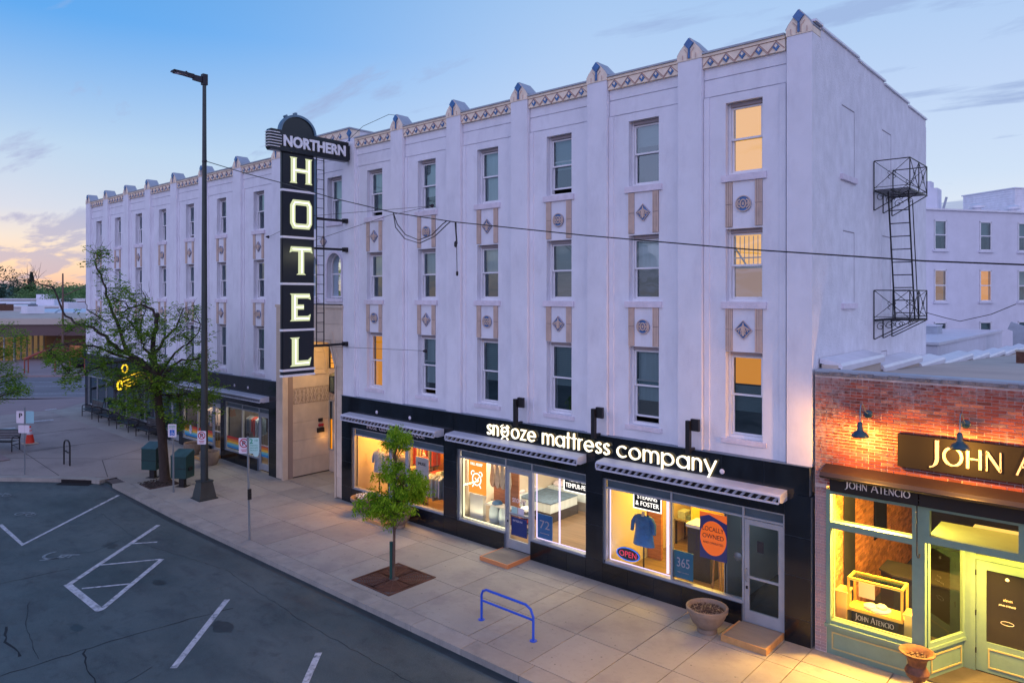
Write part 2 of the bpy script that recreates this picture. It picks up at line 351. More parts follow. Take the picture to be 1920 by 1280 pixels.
class MB:
    def __init__(s): s.v = []; s.f = []; s.mi = []; s.cur = 0; s.mats = []
    def use(s, m):
        if m not in s.mats: s.mats.append(m)
        s.cur = s.mats.index(m); return s
    def poly(s, pts):
        b = len(s.v); s.v += [tuple(p) for p in pts]; s.f.append(tuple(range(b, b + len(pts)))); s.mi.append(s.cur)
    def hull8(s, p):    # 0-3 bottom ccw, 4-7 top
        b = len(s.v); s.v += [tuple(q) for q in p]
        for f in ((3, 2, 1, 0), (4, 5, 6, 7), (0, 1, 5, 4), (1, 2, 6, 5), (2, 3, 7, 6), (3, 0, 4, 7)):
            s.f.append(tuple(b + i for i in f)); s.mi.append(s.cur)
    def box(s, x0, x1, y0, y1, z0, z1):
        s.hull8([(x0, y0, z0), (x1, y0, z0), (x1, y1, z0), (x0, y1, z0), (x0, y0, z1), (x1, y0, z1), (x1, y1, z1), (x0, y1, z1)]); return s
    def obox(s, c, sx, sy, sz, rz=0, M_=None):
        m = M_ if M_ else Matrix.Translation(c) @ Matrix.Rotation(rz, 4, 'Z')
        q = [(-sx/2, -sy/2, -sz/2), (sx/2, -sy/2, -sz/2), (sx/2, sy/2, -sz/2), (-sx/2, sy/2, -sz/2), (-sx/2, -sy/2, sz/2), (sx/2, -sy/2, sz/2), (sx/2, sy/2, sz/2), (-sx/2, sy/2, sz/2)]
        s.hull8([m @ Vector(p) for p in q]); return s
    def beam(s, a, b, w, h=None, up=(0, 0, 1)):
        a = Vector(a); b = Vector(b); h = h or w; d = (b - a); u = Vector(up)
        if abs(d.normalized().dot(u)) > .98: u = Vector((1, 0, 0))
        sd = d.cross(u).normalized() * w / 2; uu = sd.cross(d).normalized() * h / 2
        s.hull8([a - sd - uu, a + sd - uu, b + sd - uu, b - sd - uu, a - sd + uu, a + sd + uu, b + sd + uu, b - sd + uu]); return s
    def tube(s, pts, r, n=6, cap=True, closed=False):
        pts = [Vector(p) for p in pts]; k = len(pts)
        rr = r if isinstance(r, (list, tuple)) else [r] * k
        b = len(s.v); ref = None
        for i, p in enumerate(pts):
            if closed: d = pts[(i + 1) % k] - pts[i - 1]
            else: d = pts[min(i + 1, k - 1)] - pts[max(i - 1, 0)]
            if d.length < 1e-9: d = Vector((0, 0, 1))
            d.normalize()
            if ref is None:
                ref = d.orthogonal().normalized()
            else:
                ref = ref - d * ref.dot(d)
                ref = ref.normalized() if ref.length > 1e-6 else d.orthogonal().normalized()
            w = d.cross(ref)
            for j in range(n):
                a = 2 * PI * j / n; s.v.append(tuple(p + (ref * math.cos(a) + w * math.sin(a)) * rr[i]))
        for i in range(k if closed else k - 1):
            for j in range(n):
                i2 = (i + 1) % k
                s.f.append((b + i * n + j, b + i * n + (j + 1) % n, b + i2 * n + (j + 1) % n, b + i2 * n + j)); s.mi.append(s.cur)
        if cap and not closed:
            s.f.append(tuple(b + j for j in reversed(range(n)))); s.mi.append(s.cur)
            s.f.append(tuple(b + (k - 1) * n + j for j in range(n))); s.mi.append(s.cur)
        return s
    def lathe(s, prof, c=(0, 0, 0), n=20, ax=None):
        b = len(s.v); k = len(prof); c = Vector(c)
        q = Vector((0, 0, 1)).rotation_difference(Vector(ax)) if ax else None
        for r, z in prof:
            for j in range(n):
                a = 2 * PI * j / n; p = Vector((r * math.cos(a), r * math.sin(a), z))
                if q: p = q @ p
                s.v.append(tuple(c + p))
        for i in range(k - 1):
            for j in range(n):
                s.f.append((b + i * n + j, b + i * n + (j + 1) % n, b + (i + 1) * n + (j + 1) % n, b + (i + 1) * n + j)); s.mi.append(s.cur)
        if prof[0][0] > 1e-4: s.f.append(tuple(b + j for j in reversed(range(n)))); s.mi.append(s.cur)
        if prof[-1][0] > 1e-4: s.f.append(tuple(b + (k - 1) * n + j for j in range(n))); s.mi.append(s.cur)
        return s
    def prism(s, pts, fn, d0, d1):     # pts 2D polygon, fn(a,b,d)->3D
        n = len(pts); b = len(s.v)
        s.v += [tuple(fn(a, c, d0)) for a, c in pts] + [tuple(fn(a, c, d1)) for a, c in pts]
        s.f.append(tuple(reversed(range(b, b + n)))); s.mi.append(s.cur)
        s.f.append(tuple(range(b + n, b + 2 * n))); s.mi.append(s.cur)
        for i in range(n):
            j = (i + 1) % n; s.f.append((b + i, b + j, b + n + j, b + n + i)); s.mi.append(s.cur)
        return s
    def ribbon(s, pts, w, fn, d0, d1, closed=False):
        k = len(pts); ww = w if isinstance(w, (list, tuple)) else [w] * k
        Lp = []; Rp = []
        for i in range(k):
            p = Vector(pts[i])
            if closed: a = Vector(pts[i - 1]); c = Vector(pts[(i + 1) % k])
            else: a = Vector(pts[max(i - 1, 0)]); c = Vector(pts[min(i + 1, k - 1)])
            d1_ = (p - a); d2_ = (c - p)
            if d1_.length < 1e-9: d1_ = d2_
            if d2_.length < 1e-9: d2_ = d1_
            d1_ = d1_.normalized(); d2_ = d2_.normalized(); t = (d1_ + d2_)
            t = t.normalized() if t.length > 1e-6 else d1_
            nrm = Vector((-t.y, t.x)); co = max(.5, abs(nrm.dot(Vector((-d1_.y, d1_.x)))))
            Lp.append(p + nrm * ww[i] / 2 / co); Rp.append(p - nrm * ww[i] / 2 / co)
        b = len(s.v)
        for i in range(k):
            for q in (Lp[i], Rp[i]):
                s.v.append(tuple(fn(q.x, q.y, d0))); s.v.append(tuple(fn(q.x, q.y, d1)))
        rngk = k if closed else k - 1
        for i in range(rngk):
            a = b + 4 * i; c = b + 4 * ((i + 1) % k)
            for f in ((a, a + 2, c + 2, c), (a + 1, c + 1, c + 3, a + 3), (a, c, c + 1, a + 1), (a + 2, a + 3, c + 3, c + 2)):
                s.f.append(f); s.mi.append(s.cur)
        if not closed:
            for i in (0, k - 1):
                a = b + 4 * i; s.f.append((a, a + 1, a + 3, a + 2)); s.mi.append(s.cur)
        return s
    def mesh(s, name, mt=None, smooth=False, fixn=True):
        me = bpy.data.meshes.new(name); me.from_pydata(s.v, [], s.f)
        ms = s.mats if s.mats else [mt]
        for m in ms: me.materials.append(m)
        if len(ms) > 1: me.polygons.foreach_set('material_index', s.mi)
        if fixn:
            bm = bmesh.new(); bm.from_mesh(me); bmesh.ops.recalc_face_normals(bm, faces=bm.faces); bm.to_mesh(me); bm.free()
        if smooth:
            me.polygons.foreach_set('use_smooth', [True] * len(me.polygons))
            if smooth != 'all':
                try: me.set_sharp_from_angle(angle=R(40))
                except Exception: pass
        me.update(); return me
    def build(s, name, mt=None, parent=None, smooth=False, loc=None, fixn=True):
        return place(name, s.mesh(name, mt, smooth, fixn), parent, loc)

def place(name, me, parent=None, loc=None, rz=0, sc_=None):
    o = bpy.data.objects.new(name, me); COL.objects.link(o)
    if parent is not None: o.parent = parent
    if loc is not None: o.location = loc
    if rz: o.rotation_euler = (0, 0, rz)
    if sc_ is not None: o.scale = sc_
    return o
def tag(o, label=None, cat=None, group=None, kind=None):
    if label: o['label'] = label
    if cat: o['category'] = cat
    if group: o['group'] = group
    if kind: o['kind'] = kind
    return o
def thing(name, label, cat, loc=(0, 0, 0), rz=0, group=None):
    o = bpy.data.objects.new(name, None); COL.objects.link(o); o.location = loc; o.rotation_euler = (0, 0, rz); o.empty_display_size = .2
    return tag(o, label, cat, group)
def copy_tree(o, parent=None):
    c = o.copy(); COL.objects.link(c); c.parent = parent
    for ch in list(o.children): copy_tree(ch, c)
    return c
def arc(cx, cy, rx, ry, a0, a1, n=12):
    return [(cx + rx * math.cos(R(a0 + (a1 - a0) * i / n)), cy + ry * math.sin(R(a0 + (a1 - a0) * i / n))) for i in range(n + 1)]
def circ(cx, cy, rx, ry=None, n=20):
    return [(cx + rx * math.cos(2 * PI * i / n), cy + (ry or rx) * math.sin(2 * PI * i / n)) for i in range(n)]
FR = lambda y: (lambda a, b, d: (a, y - d, b))           # plane facing the street: a = x, b = z, d = out of the wall
SIDE = lambda x: (lambda a, b, d: (x + d, a, b))         # plane facing +x: a = y, b = z

_fonts = {}
def text_mesh(s, bold=0.0, depth=.01):
    cu = bpy.data.curves.new('t', 'FONT'); cu.body = s; cu.offset = bold; cu.extrude = depth; cu.resolution_u = 3; cu.fill_mode = 'BOTH'
    ob = bpy.data.objects.new('t', cu); me = bpy.data.meshes.new_from_object(ob); bpy.data.objects.remove(ob); bpy.data.curves.remove(cu); return me
def text(name, s, mt, parent, fn, a0, a1, b0, b1, d=.006, thick=.006, bold=0.0):
    """flat lettering fitted into the rectangle a0..a1 x b0..b1 of a plane"""
    me = text_mesh(s, bold, .01); n = len(me.vertices)
    xs = [v.co.x for v in me.vertices]; ys = [v.co.y for v in me.vertices]; x0, x1, y0, y1 = min(xs), max(xs), min(ys), max(ys)
    for v in me.vertices:
        a = a0 + (v.co.x - x0) / (x1 - x0) * (a1 - a0); b = b0 + (v.co.y - y0) / max(1e-6, (y1 - y0)) * (b1 - b0)
        v.co = fn(a, b, d + (thick if v.co.z > 0 else 0))
    me.materials.append(mt); me.name = name; me.update(); return place(name, me, parent)

# centre-line letters of a round geometric sans (x-height 1) and of a flared capital face (cap height 1)
def humps(n):
    out = [[(.08, 0), (.08, 1.0)]]
    for i in range(n):
        x = .08 + i * .58; out.append([(x, .55)] + [(x + .29 - .29 * math.cos(R(t)), .62 + .32 * math.sin(R(t))) for t in range(20, 181, 20)] + [(x + .58, 0)])
    return out
GEO = {
 's': (.62, [[(.55, .78), (.47, .90), (.31, .94), (.14, .87), (.09, .72), (.16, .59), (.32, .50), (.49, .41), (.56, .27), (.50, .13), (.32, .06), (.15, .09), (.06, .23)]]),
 'n': (.74, humps(1)), 'm': (1.32, humps(2)), 'o': (1.0, [arc(.5, .5, .43, .43, 0, 360, 24)]),
 'z': (.70, [[(.05, .93), (.63, .93), (.06, .07), (.66, .07)]]),
 'e': (1.0, [[(.09, .50), (.92, .50)] + arc(.5, .5, .43, .43, 8, 318, 20)]),
 'a': (1.0, [arc(.5, .5, .43, .43, 0, 360, 24), [(.93, 0), (.93, 1.0)]]),
 't': (.46, [[(.22, 0), (.22, 1.38)], [(0, .94), (.44, .94)]]),
 'r': (.46, [[(.08, 0), (.08, 1.0)], [(.08, .6), (.14, .8), (.27, .92), (.44, .95)]]),
 'c': (.88, [arc(.5, .5, .43, .43, 45, 315, 20)]), 'p': (1.0, [arc(.5, .5, .43, .43, 0, 360, 24), [(.07, 1.0), (.07, -.45)]]),
 'y': (.86, [[(.02, 1.0), (.43, .08)], [(.84, 1.0), (.24, -.45)]]),
}
TH, TN = .135, .065
CAP = {
 'J': (.42, [([(.32, 1.0), (.32, .2), (.27, .02), (.16, -.10), (.0, -.16)], [TH, TH, TH * .9, TN, TN * .7])]),
 'O': (1.04, [(arc(.52, .5, .46, .46, 0, 360, 28), None)]),
 'H': (.82, [([(.1, 0), (.1, 1)], TH), ([(.72, 0), (.72, 1)], TH), ([(.1, .5), (.72, .5)], TN)]),
 'N': (.82, [([(.08, 0), (.08, 1)], TN), ([(.08, .95), (.74, .05)], TH), ([(.74, 0), (.74, 1)], TN)]),
 'A': (.86, [([(.02, 0), (.42, .97)], TN * 1.1), ([(.42, .97), (.84, 0)], TH), ([(.17, .34), (.68, .34)], TN)]),
 'T': (.66, [([(.33, 0), (.33, 1)], TH), ([(.0, .96), (.66, .96)], TN)]),
 'E': (.56, [([(.1, 0), (.1, 1)], TH), ([(.1, .96), (.54, .96)], TN), ([(.1, .52), (.48, .52)], TN), ([(.1, .04), (.56, .04)], TN)]),
 'C': (.84, [(arc(.52, .5, .46, .46, 42, 318, 20), [TN + (TH - TN) * math.sin(PI * i / 20) ** 2 for i in range(21)])]),
 'I': (.2, [([(.1, 0), (.1, 1)], TH)]),
}
def cap_word(word, mb, fn, a0, a1, b0, capH, smallH, d0, d1):
    """first letter of each word tall, the rest small capitals; fitted to a0..a1"""
    w = 0; items = []; first = True
    for ch in word:
        if ch == ' ': w += .42 * capH; first = True; continue
        h = capH if first else smallH
        items.append((ch, w, h)); w += (CAP[ch][0] + .14) * h; first = False
    k = (a1 - a0) / (w - .14 * smallH)
    for ch, x, h in items:
        for pts, wd in CAP[ch][1]:
            if wd is None: wd = [TH if abs(math.cos(2 * PI * i / 28)) > .5 else TN + (TH - TN) * abs(math.cos(2 * PI * i / 28)) for i in range(29)]
            wl = [q * h for q in wd] if isinstance(wd, list) else wd * h
            mb.ribbon([(a0 + (x + p[0] * h) * k, b0 + p[1] * h) for p in pts], wl, fn, d0, d1)

# ================================================================== GROUND, STREET, PAVEMENT
def strip_poly(pts, z, name, m, parent=None, kind='structure'):
    mb = MB(); mb.poly([(x, y, z(x) if callable(z) else z) for x, y in pts]); o = mb.build(name, m, parent, fixn=False)
    if not parent: tag(o, kind=kind)
    return o
# wide ground sheet
mb = MB()
xs = [-1500, -400, -150, -60, -41.9, -34, -26, -18, 0, 30, 400]
for i in range(len(xs) - 1):
    a, b = xs[i], xs[i + 1]; za, zb = gz(a) - .16, gz(b) - .16
    mb.poly([(a, -400, za), (b, -400, zb), (b, 1500, zb), (a, 1500, za)])
tag(mb.build('ground', M['ground'], fixn=False), kind='structure')
mb = MB(); xs = [-34, -30, -26, -22, -18, 0, 20, 40]
for i in range(len(xs) - 1):
    a, b = xs[i], xs[i + 1]; mb.poly([(a, -40, gz(a) - .13), (b, -40, gz(b) - .13), (b, -4.3, gz(b) - .13), (a, -4.3, gz(a) - .13)])
tag(mb.build('street', M['asphalt'], fixn=False), kind='structure')
def paint_line(pts, w, name='painted_line', m=None, h=.004, grp=True):
    mb = MB(); mb.ribbon(pts, w, lambda a, b, d: (a, b, gz(a) - .13 + h + d), 0, .0015)
    return mb.build(name, m or M['paint'], street_marks)
street_marks = bpy.data.objects['street']
paint_line([(-21.53, -8.53), (-19.07, -8.56), (-22.25, -4.86)], .11)
paint_line([(-18.05, -5.21), (-14.94, -8.64)], .13); paint_line([(-14.99, -6.37), (-12.82, -8.60)], .13)
paint_line([(-14.99, -8.655), (-12.74, -8.665)], .17, h=.006)
for a, b in (((-16.91, -6.45), (-16.50, -5.88)), ((-15.82, -7.70), (-15.02, -6.40)), ((-14.44, -8.50), (-13.86, -7.60))): paint_line([a, b], .075, h=.002)
paint_line([(-11.17, -6.46), (-8.95, -8.66)], .13); paint_line([(-7.38, -6.47), (-5.2, -8.7)], .13)
# worn wheelchair symbol
fx = lambda o: (lambda a, b, d: (-17.35 + .62 * (-.70 * a + .71 * b) * 1.0, -8.07 + .62 * (.70 * a + .71 * b) * 1.0, -.126 + d))
mb = MB(); f_ = fx(0)
mb.ribbon([(p[0], p[1]) for p in arc(.05, -.25, .5, .5, 100, 330, 16)], .12, f_, 0, .002)
mb.ribbon([(.02, .75), (.02, .0), (-.42, .0), (-.62, -.62)], .12, f_, 0, .002); mb.ribbon([(.02, .42), (-.35, .42)], .1, f_, 0, .0022)
tag(mb.build('painted_wheelchair_symbol', M['paint_worn'], street_marks))
for k, (cx_, cy_) in enumerate(((-22.1, -7.72), (-25.1, -7.66))):       # worn bicycle marks
    mb = MB(); ff = lambda a, b, d, cx_=cx_, cy_=cy_: (cx_ + .45 * (.9 * a - .5 * b), cy_ + .45 * (.45 * a + .8 * b), gz(cx_) - .120 + d)
    mb.ribbon(circ(-.5, 0, .32, n=14), .09, ff, 0, .002, closed=True); mb.ribbon(circ(.5, 0, .32, n=14), .09, ff, 0, .002, closed=True)
    mb.ribbon([(-.5, 0), (-.1, .5), (.35, .5), (.5, 0)], .08, ff, 0, .0025); mb.ribbon([(-.1, .5), (.05, 0), (.35, .5)], .08, ff, 0, .0028)
    mb.build('painted_bicycle_mark', M['paint_worn'], street_marks)
def crack(pts, w, seed):
    r_ = random.Random(seed); out = []
    for (x0, y0), (x1, y1) in zip(pts, pts[1:]):
        n = max(2, int(math.hypot(x1 - x0, y1 - y0) / .18))
        for i in range(n): t = i / n; out.append((x0 + (x1 - x0) * t + r_.uniform(-.025, .025), y0 + (y1 - y0) * t + r_.uniform(-.025, .025)))
    ww = [w * r_.uniform(.4, 1.3) for _ in out]
    MB_ = MB(); MB_.ribbon(out, ww, lambda a, b, d: (a, b, gz(a) - .1275 + d), 0, .001); MB_.build('asphalt_crack', M['crack'], street_marks)
crack([(-11.15, -11.6), (-11.1, -10.95), (-11.04, -9.79), (-11.0, -9.03), (-10.82, -7.52), (-10.6, -6.44)], .028, 1)
crack([(-11.03, -9.54), (-10.32, -9.74), (-9.49, -9.85), (-8.7, -9.8)], .035, 2); crack([(-13.4, -10.3), (-12.6, -10.5), (-11.92, -10.43), (-11.45, -10.57)], .05, 3)
crack([(-16.29, -9.9), (-16.18, -8.87), (-16.05, -8.1)], .018, 4)
crack([(-13.0, -5.6), (-9, -5.9), (-4.5, -6.0)], .010, 5)
crack([(-14.5, -9.6), (-13.2, -10.0), (-11.1, -10.3)], .012, 6); crack([(-9.3, -8.9), (-8.9, -9.9), (-9.2, -10.8)], .014, 7); crack([(-17.5, -6.5), (-17.0, -7.4), (-17.6, -8.6)], .008, 8); crack([(-20.5, -6.0), (-16.5, -6.2), (-13.0, -5.6)], .008, 9)
for k_, (sx, sy, sr) in enumerate(((-9.9, -7.2, .42), (-13.4, -7.1, .3), (-17.2, -6.9, .38), (-7.0, -8.4, .35), (-12.2, -9.3, .26), (-20.2, -6.9, .35))):      # oil drips where cars park
    r_ = random.Random(k_); mb = MB(); mb.prism([(sx + sr * r_.uniform(.55, 1) * math.cos(a_ * PI / 9), sy + sr * .6 * r_.uniform(.55, 1) * math.sin(a_ * PI / 9)) for a_ in range(18)], lambda a, b, d: (a, b, gz(a) - .1290 + d), 0, .0012); mb.build('oil_stain', M['oil'], street_marks)
# long tar seam where the lane paving changes
mb = MB(); mb.ribbon([(-30, -9.4), (-16.3, -9.9), (-11, -10.1), (0, -10.3)], .02, lambda a, b, d: (a, b, gz(a) - .1265 + d), 0, .001)

mb = MB(); mb.ribbon([(-24.2, -4.76), (-18, -4.76), (9, -4.76)], .17, lambda a, b, d: (a, b, gz(a) - .1284 + d), 0, .0008); mb.build('gutter_dirt', M['oil'], street_marks)
# pavement: every slab is its own piece
side = MB()
xs = [-24.3, -22, -20, -18, 0, 30]
for i in range(len(xs) - 1):
    a, b = xs[i], xs[i + 1]; side.poly([(a, -4.6, gz(a) - .035), (b, -4.6, gz(b) - .035), (b, 4, gz(b) - .035), (a, 4, gz(a) - .035)])
pavement = tag(side.build('pavement', M['slab_joint'], fixn=False), kind='structure')
def slab(x0, x1, y0, y1, name='slab', m=None, z0=-.06, g=.009, parent=None, dz=None):
    dz = rnd.uniform(-.002, .002) if dz is None else dz
    mb = MB(); a, b, c, d = x0 + g, x1 - g, y0 + g, y1 - g
    mb.hull8([(a, c, gz(a) + z0), (b, c, gz(b) + z0), (b, d, gz(b) + z0), (a, d, gz(a) + z0), (a, c, gz(a) + dz), (b, c, gz(b) + dz), (b, d, gz(b) + dz), (a, d, gz(a) + dz)])
    return mb.build(name, m or M['slab'], parent or pavement)
joints = [9, 7.4, 5.9, 4.4, 2.9, 1.5, .05, -.48, -1.62, -2.6, -3.83, -4.95, -5.46, -7.35, -8.9, -10.5, -12.05, -13.6, -15.15, -16.7, -18.25, -19.8, -21.35, -22.9, -24.3]
for i in range(len(joints) - 1):
    x1, x0 = joints[i], joints[i + 1]
    sh = rnd.uniform(-.02, .02)
    slab(x0, x1, -4.18, -2.62); slab(x0, x1, -2.62, -1.07)
    if x1 > -16 or x1 < -19.5: slab(x0, x1, -1.07, -.66); slab(x0, x1, -.66, .16)
    else: slab(x0, x1, -1.07, .1 if x1 < -15 else .16)
for i in range(22):
    x1 = 8.5 - i * 1.52; x0 = x1 - 1.52
    if x0 < -24.4: break
    slab(max(x0, -24.3), x1, -4.66, -4.18, 'kerbstone', M['kerb'], z0=-.30, g=.006)
slab(-19.5, -17.8, .12, 1.1); slab(-17.8, -16.05, .12, 1.1); slab(-19.5, -17.8, 1.1, 2.0); slab(-17.8, -16.05, 1.1, 2.0)

# plaza at the corner
pl = MB()
P_OUT = [(-24.3, -4.66), (-27.42, -7.17), (-34, -12.5), (-44, -20), (-60, -20), (-47.0, -.2), (-44.2, 3.2), (-41.2, 6), (-41.2, .4), (-24.3, .4)]
def clip_x(poly, a, b):
    def cl(poly, k, s):
        out = []
        for i in range(len(poly)):
            p, q = poly[i - 1], poly[i]; ip, iq = (p[0] - k) * s >= 0, (q[0] - k) * s >= 0
            if ip != iq: t = (k - p[0]) / (q[0] - p[0]); out.append((k, p[1] + (q[1] - p[1]) * t))
            if iq: out.append(q)
        return out
    poly = cl(poly, a, 1); return cl(poly, b, -1) if poly else []
for a, b in ((-60, -41.91), (-41.91, -24.3)):
    q = clip_x(P_OUT, a, b)
    if len(q) > 2: pl.poly([(x, y, gz(x) - .006) for x, y in q])
plaza = tag(pl.build('plaza', M['plaza'], fixn=False), kind='structure')
kl = [(-24.3, -4.66), (-24.9, -4.95), (-27.42, -7.17), (-34, -12.5), (-44, -20)]
mb = MB(); mb.ribbon([(a, b) for a, b in kl], .34, lambda a, b, d: (a, b, gz(a) + d), -.2, .004); mb.build('kerb', M['kerb'], plaza)
# storm drain under the kerb
mb = MB(); mb.use(M['hole']).poly([(-25.55, -5.62, gz(-25.5) - .125), (-24.55, -4.85, gz(-24.5) - .125), (-24.25, -5.2, gz(-24.2) - .125), (-25.25, -5.97, gz(-25.2) - .125)])
mb.use(M['hole']).poly([(-25.52, -5.72, gz(-25.5) - .13), (-24.5, -4.93, gz(-24.5) - .13), (-24.5, -4.93, gz(-24.5) - .015), (-25.52, -5.72, gz(-25.5) - .015)])
mb.build('storm_drain', None, plaza, fixn=False)
for pts, w in (([(-31.19, -5.34), (-31.3, -3.02)], .05), ([(-39.28, -4.43), (-39.26, -1.39)], .05), ([(-35.22, -4.3), (-35.06, -1.81)], .06), ([(-33.3, -5.34), (-26.09, -5.6)], .03),
               ([(-30.6, -6.2), (-28.5, -4.2), (-26.5, -2.3), (-25.5, -1.2)], .03), ([(-28.9, -.9), (-27.5, -3.6), (-24.6, -4.4)], .03), ([(-31.6, -8.8), (-31.3, -3.02), (-30.9, -1.5)], .03), ([(-35.3, -12), (-35.22, -4.3)], .04),
               ([(-24.3, -4.2), (-27.2, -6.7), (-33.8, -12)], .02)):
    mb = MB(); mb.ribbon(pts, w, lambda a, b, d: (a, b, gz(a) - .004 + d), 0, .001); mb.build('joint', M['slab_joint'], plaza)
# lighter strip of pavement along the storefronts and the pink crossing
strip_poly([(-41.9, -1.55), (-24.3, -1.1), (-24.3, .3), (-41.9, .3)], lambda x: gz(x) - .002, 'path_along_wall', M['slab'])
strip_poly([(-59, -19), (-41.9, -8.0), (-41.9, -.9), (-45.4, 2.4), (-46.8, .4), (-56.6, -12)], .49, 'crossing', M['pink_conc'])
for a, b, w in (((-37.63, -5.1), (-37.5, -4.2), .32), ((-38.85, -3.3), (-38.6, -2.2), .25), ((-42.2, -1.6), (-42.3, -1.0), .2)):
    mb = MB(); mb.ribbon([a, b], w, lambda a, b, d: (a, b, gz(a) + .001 + d), 0, .002); mb.build('painted_dash', M['paint'], plaza)

# ================================================================== HOTEL
hotel = thing('hotel', 'long white four storey hotel with pilasters, blue diamond frieze and black tiled shopfronts', 'hotel', (0, 0, 0))
PR = [-15.41, -12.86, -10.26, -7.70, -5.15, -2.64, -.22]; PL = [-40.30, -37.63, -34.81, -32.10, -29.13, -26.25, -23.13, -20.05]
Z4 = (9.62, 11.19); Z3 = (6.88, 8.45); Z2 = (3.93, 5.80)
ZS = [Z4, Z3, Z2]; OW = .41
YW = .12                                                      # wall plane; pilasters stand at y = 0
def bay_wall(x0, x1, xc, ow=OW, zs=ZS, zb=3.60, arch=False, name='wall'):
    mb = MB(); T = YW + .36
    mb.box(x0, xc - ow, YW, T, zb, 11.37); mb.box(xc + ow, x1, YW, T, zb, 11.37)
    z = zb
    for a, b in sorted(zs): mb.box(xc - ow, xc + ow, YW, T, z, a); z = b
    mb.box(xc - ow, xc + ow, YW, T, z, 11.37)
    for a, b in ((11.395, 11.755), (11.78, 12.03)): mb.box(x0, x1, YW, T, a, b)
    mb.box(x0, x1, YW + .03, T, 11.37, 11.395); mb.box(x0, x1, YW + .03, T, 11.755, 11.78)
    mb.box(x0, x0 + .13, YW - .035, YW, zb, 11.37); mb.box(x1 - .13, x1, YW - .035, YW, zb, 11.37)
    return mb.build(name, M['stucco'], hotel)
# ---- window kit, meshes shared per storey
def win_kit(h, w=.82):
    k = {}; hw = w / 2 - .003
    mb = MB().use(M['white_frame']); y0, y1 = YW + .15, YW + .27
    mb.box(-hw, -hw + .055, y0, y1, 0, h); mb.box(hw - .055, hw, y0, y1, 0, h); mb.box(-hw + .055, hw - .055, y0, y1, 0, .06)
    mb.use(M['head_shade_rail']).box(-hw + .055, hw - .055, y0 - .03, y1, h - .085, h - .002)  # dark head strip: shade of the top reveal put into the colour
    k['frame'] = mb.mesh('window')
    def sash(z0, z1, y):
        mb = MB(); a = hw - .058; t = .042
        mb.box(-a, -a + t, y, y + .04, z0, z1); mb.box(a - t, a, y, y + .04, z0, z1); mb.box(-a + t, a - t, y, y + .04, z0, z0 + t); mb.box(-a + t, a - t, y, y + .04, z1 - t, z1)
        return mb
    zm = h * .50
    k['up'] = sash(zm - .02, h - .09, YW + .175).mesh('sash', M['white_frame']); k['lo'] = sash(.062, zm + .02, YW + .22).mesh('sash', M['white_frame'])
    a = hw - .10
    for nm, z0, z1, y in (('pu', zm + .02, h - .13, YW + .195), ('pl', .104, zm - .02, YW + .24)):
        mb = MB(); mb.poly([(-a, y, z0), (a, y, z0), (a, y, z1), (-a, y, z1)]); k[nm] = mb.mesh('pane', M['glass'], fixn=False)
    for nm, m in (('blind', M['blind']), ('tan', M['blind_tan']), ('curt', M['curtain']), ('yel', M['lit_yellow']), ('ora', M['lit_orange']), ('brn', M['lit_brown'])):
        mb = MB(); n = 22 if nm in ('blind', 'tan') else 1
        if n > 1:
            for i in range(n): zt = 1 - i / n; zb_ = 1 - (i + .97) / n; mb.poly([(-a - .02, YW + .33, zb_), (a + .02, YW + .33, zb_), (a + .02, YW + .315, zt), (-a - .02, YW + .315, zt)])
        else: mb.poly([(-a - .02, YW + .325, 0), (a + .02, YW + .325, 0), (a + .02, YW + .325, 1), (-a - .02, YW + .325, 1)])
        k[nm] = mb.mesh('blind', m, fixn=False)
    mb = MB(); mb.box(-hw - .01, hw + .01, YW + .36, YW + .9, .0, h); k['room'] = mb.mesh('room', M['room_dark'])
    mb = MB(); mb.box(-.50, .50, YW - .055, YW + .15, -.15, -.004); k['sill'] = mb.mesh('sill', M['sill'])
    return k
KIT = {z: win_kit(z[1] - z[0]) for z in ZS}
sill_small = MB(); sill_small.box(-.50, .50, YW - .03, YW + .15, -.11, -.004); sill_small = sill_small.mesh('sill', M['sill'])
def window(xc, z, cover, open_=0.0):
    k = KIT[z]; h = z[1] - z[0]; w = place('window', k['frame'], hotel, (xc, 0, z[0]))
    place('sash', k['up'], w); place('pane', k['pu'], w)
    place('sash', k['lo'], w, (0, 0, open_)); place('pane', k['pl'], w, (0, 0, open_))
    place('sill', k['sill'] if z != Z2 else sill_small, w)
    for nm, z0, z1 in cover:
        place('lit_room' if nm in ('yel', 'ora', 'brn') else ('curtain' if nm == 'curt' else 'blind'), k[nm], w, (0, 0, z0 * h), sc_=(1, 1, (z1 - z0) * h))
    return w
# ---- ornament meshes
def fluted_mesh(h):
    mb = MB().use(M['flute_dark']); y = YW - .012; mb.box(-.08, .08, y, YW, 0, h)
    mb.use(M['flute'])
    for i in range(4):
        x = -.078 + i * .0395
        for a, b in ((.004, h / 2 - .006), (h / 2 + .006, h - .004)): mb.box(x + .004, x + .034, y - .022, y, a, b)
    return mb.mesh('fluted_panel')
def round_medal():
    mb = MB(); f = FR(YW - .012)
    mb.use(M['blue_tile']).prism(circ(0, 0, .165, n=28), f, -.01, .02)
    mb.use(M['flute']).ribbon(circ(0, 0, .165, n=28), .018, f, .02, .034, closed=True)
    mb.ribbon(circ(0, 0, .062, .085, n=20), .026, f, .02, .04, closed=True); mb.prism(circ(0, 0, .026, .04, n=12), f, .02, .036)
    for s in (-1, 1):
        mb.ribbon([(s * .07, -.09), (s * .12, -.055), (s * .135, 0), (s * .12, .055), (s * .07, .09)], .028, f, .02, .037); mb.ribbon([(s * .09, -.03), (s * .10, .03)], .02, f, .02, .035)
    return mb.mesh('medallion')
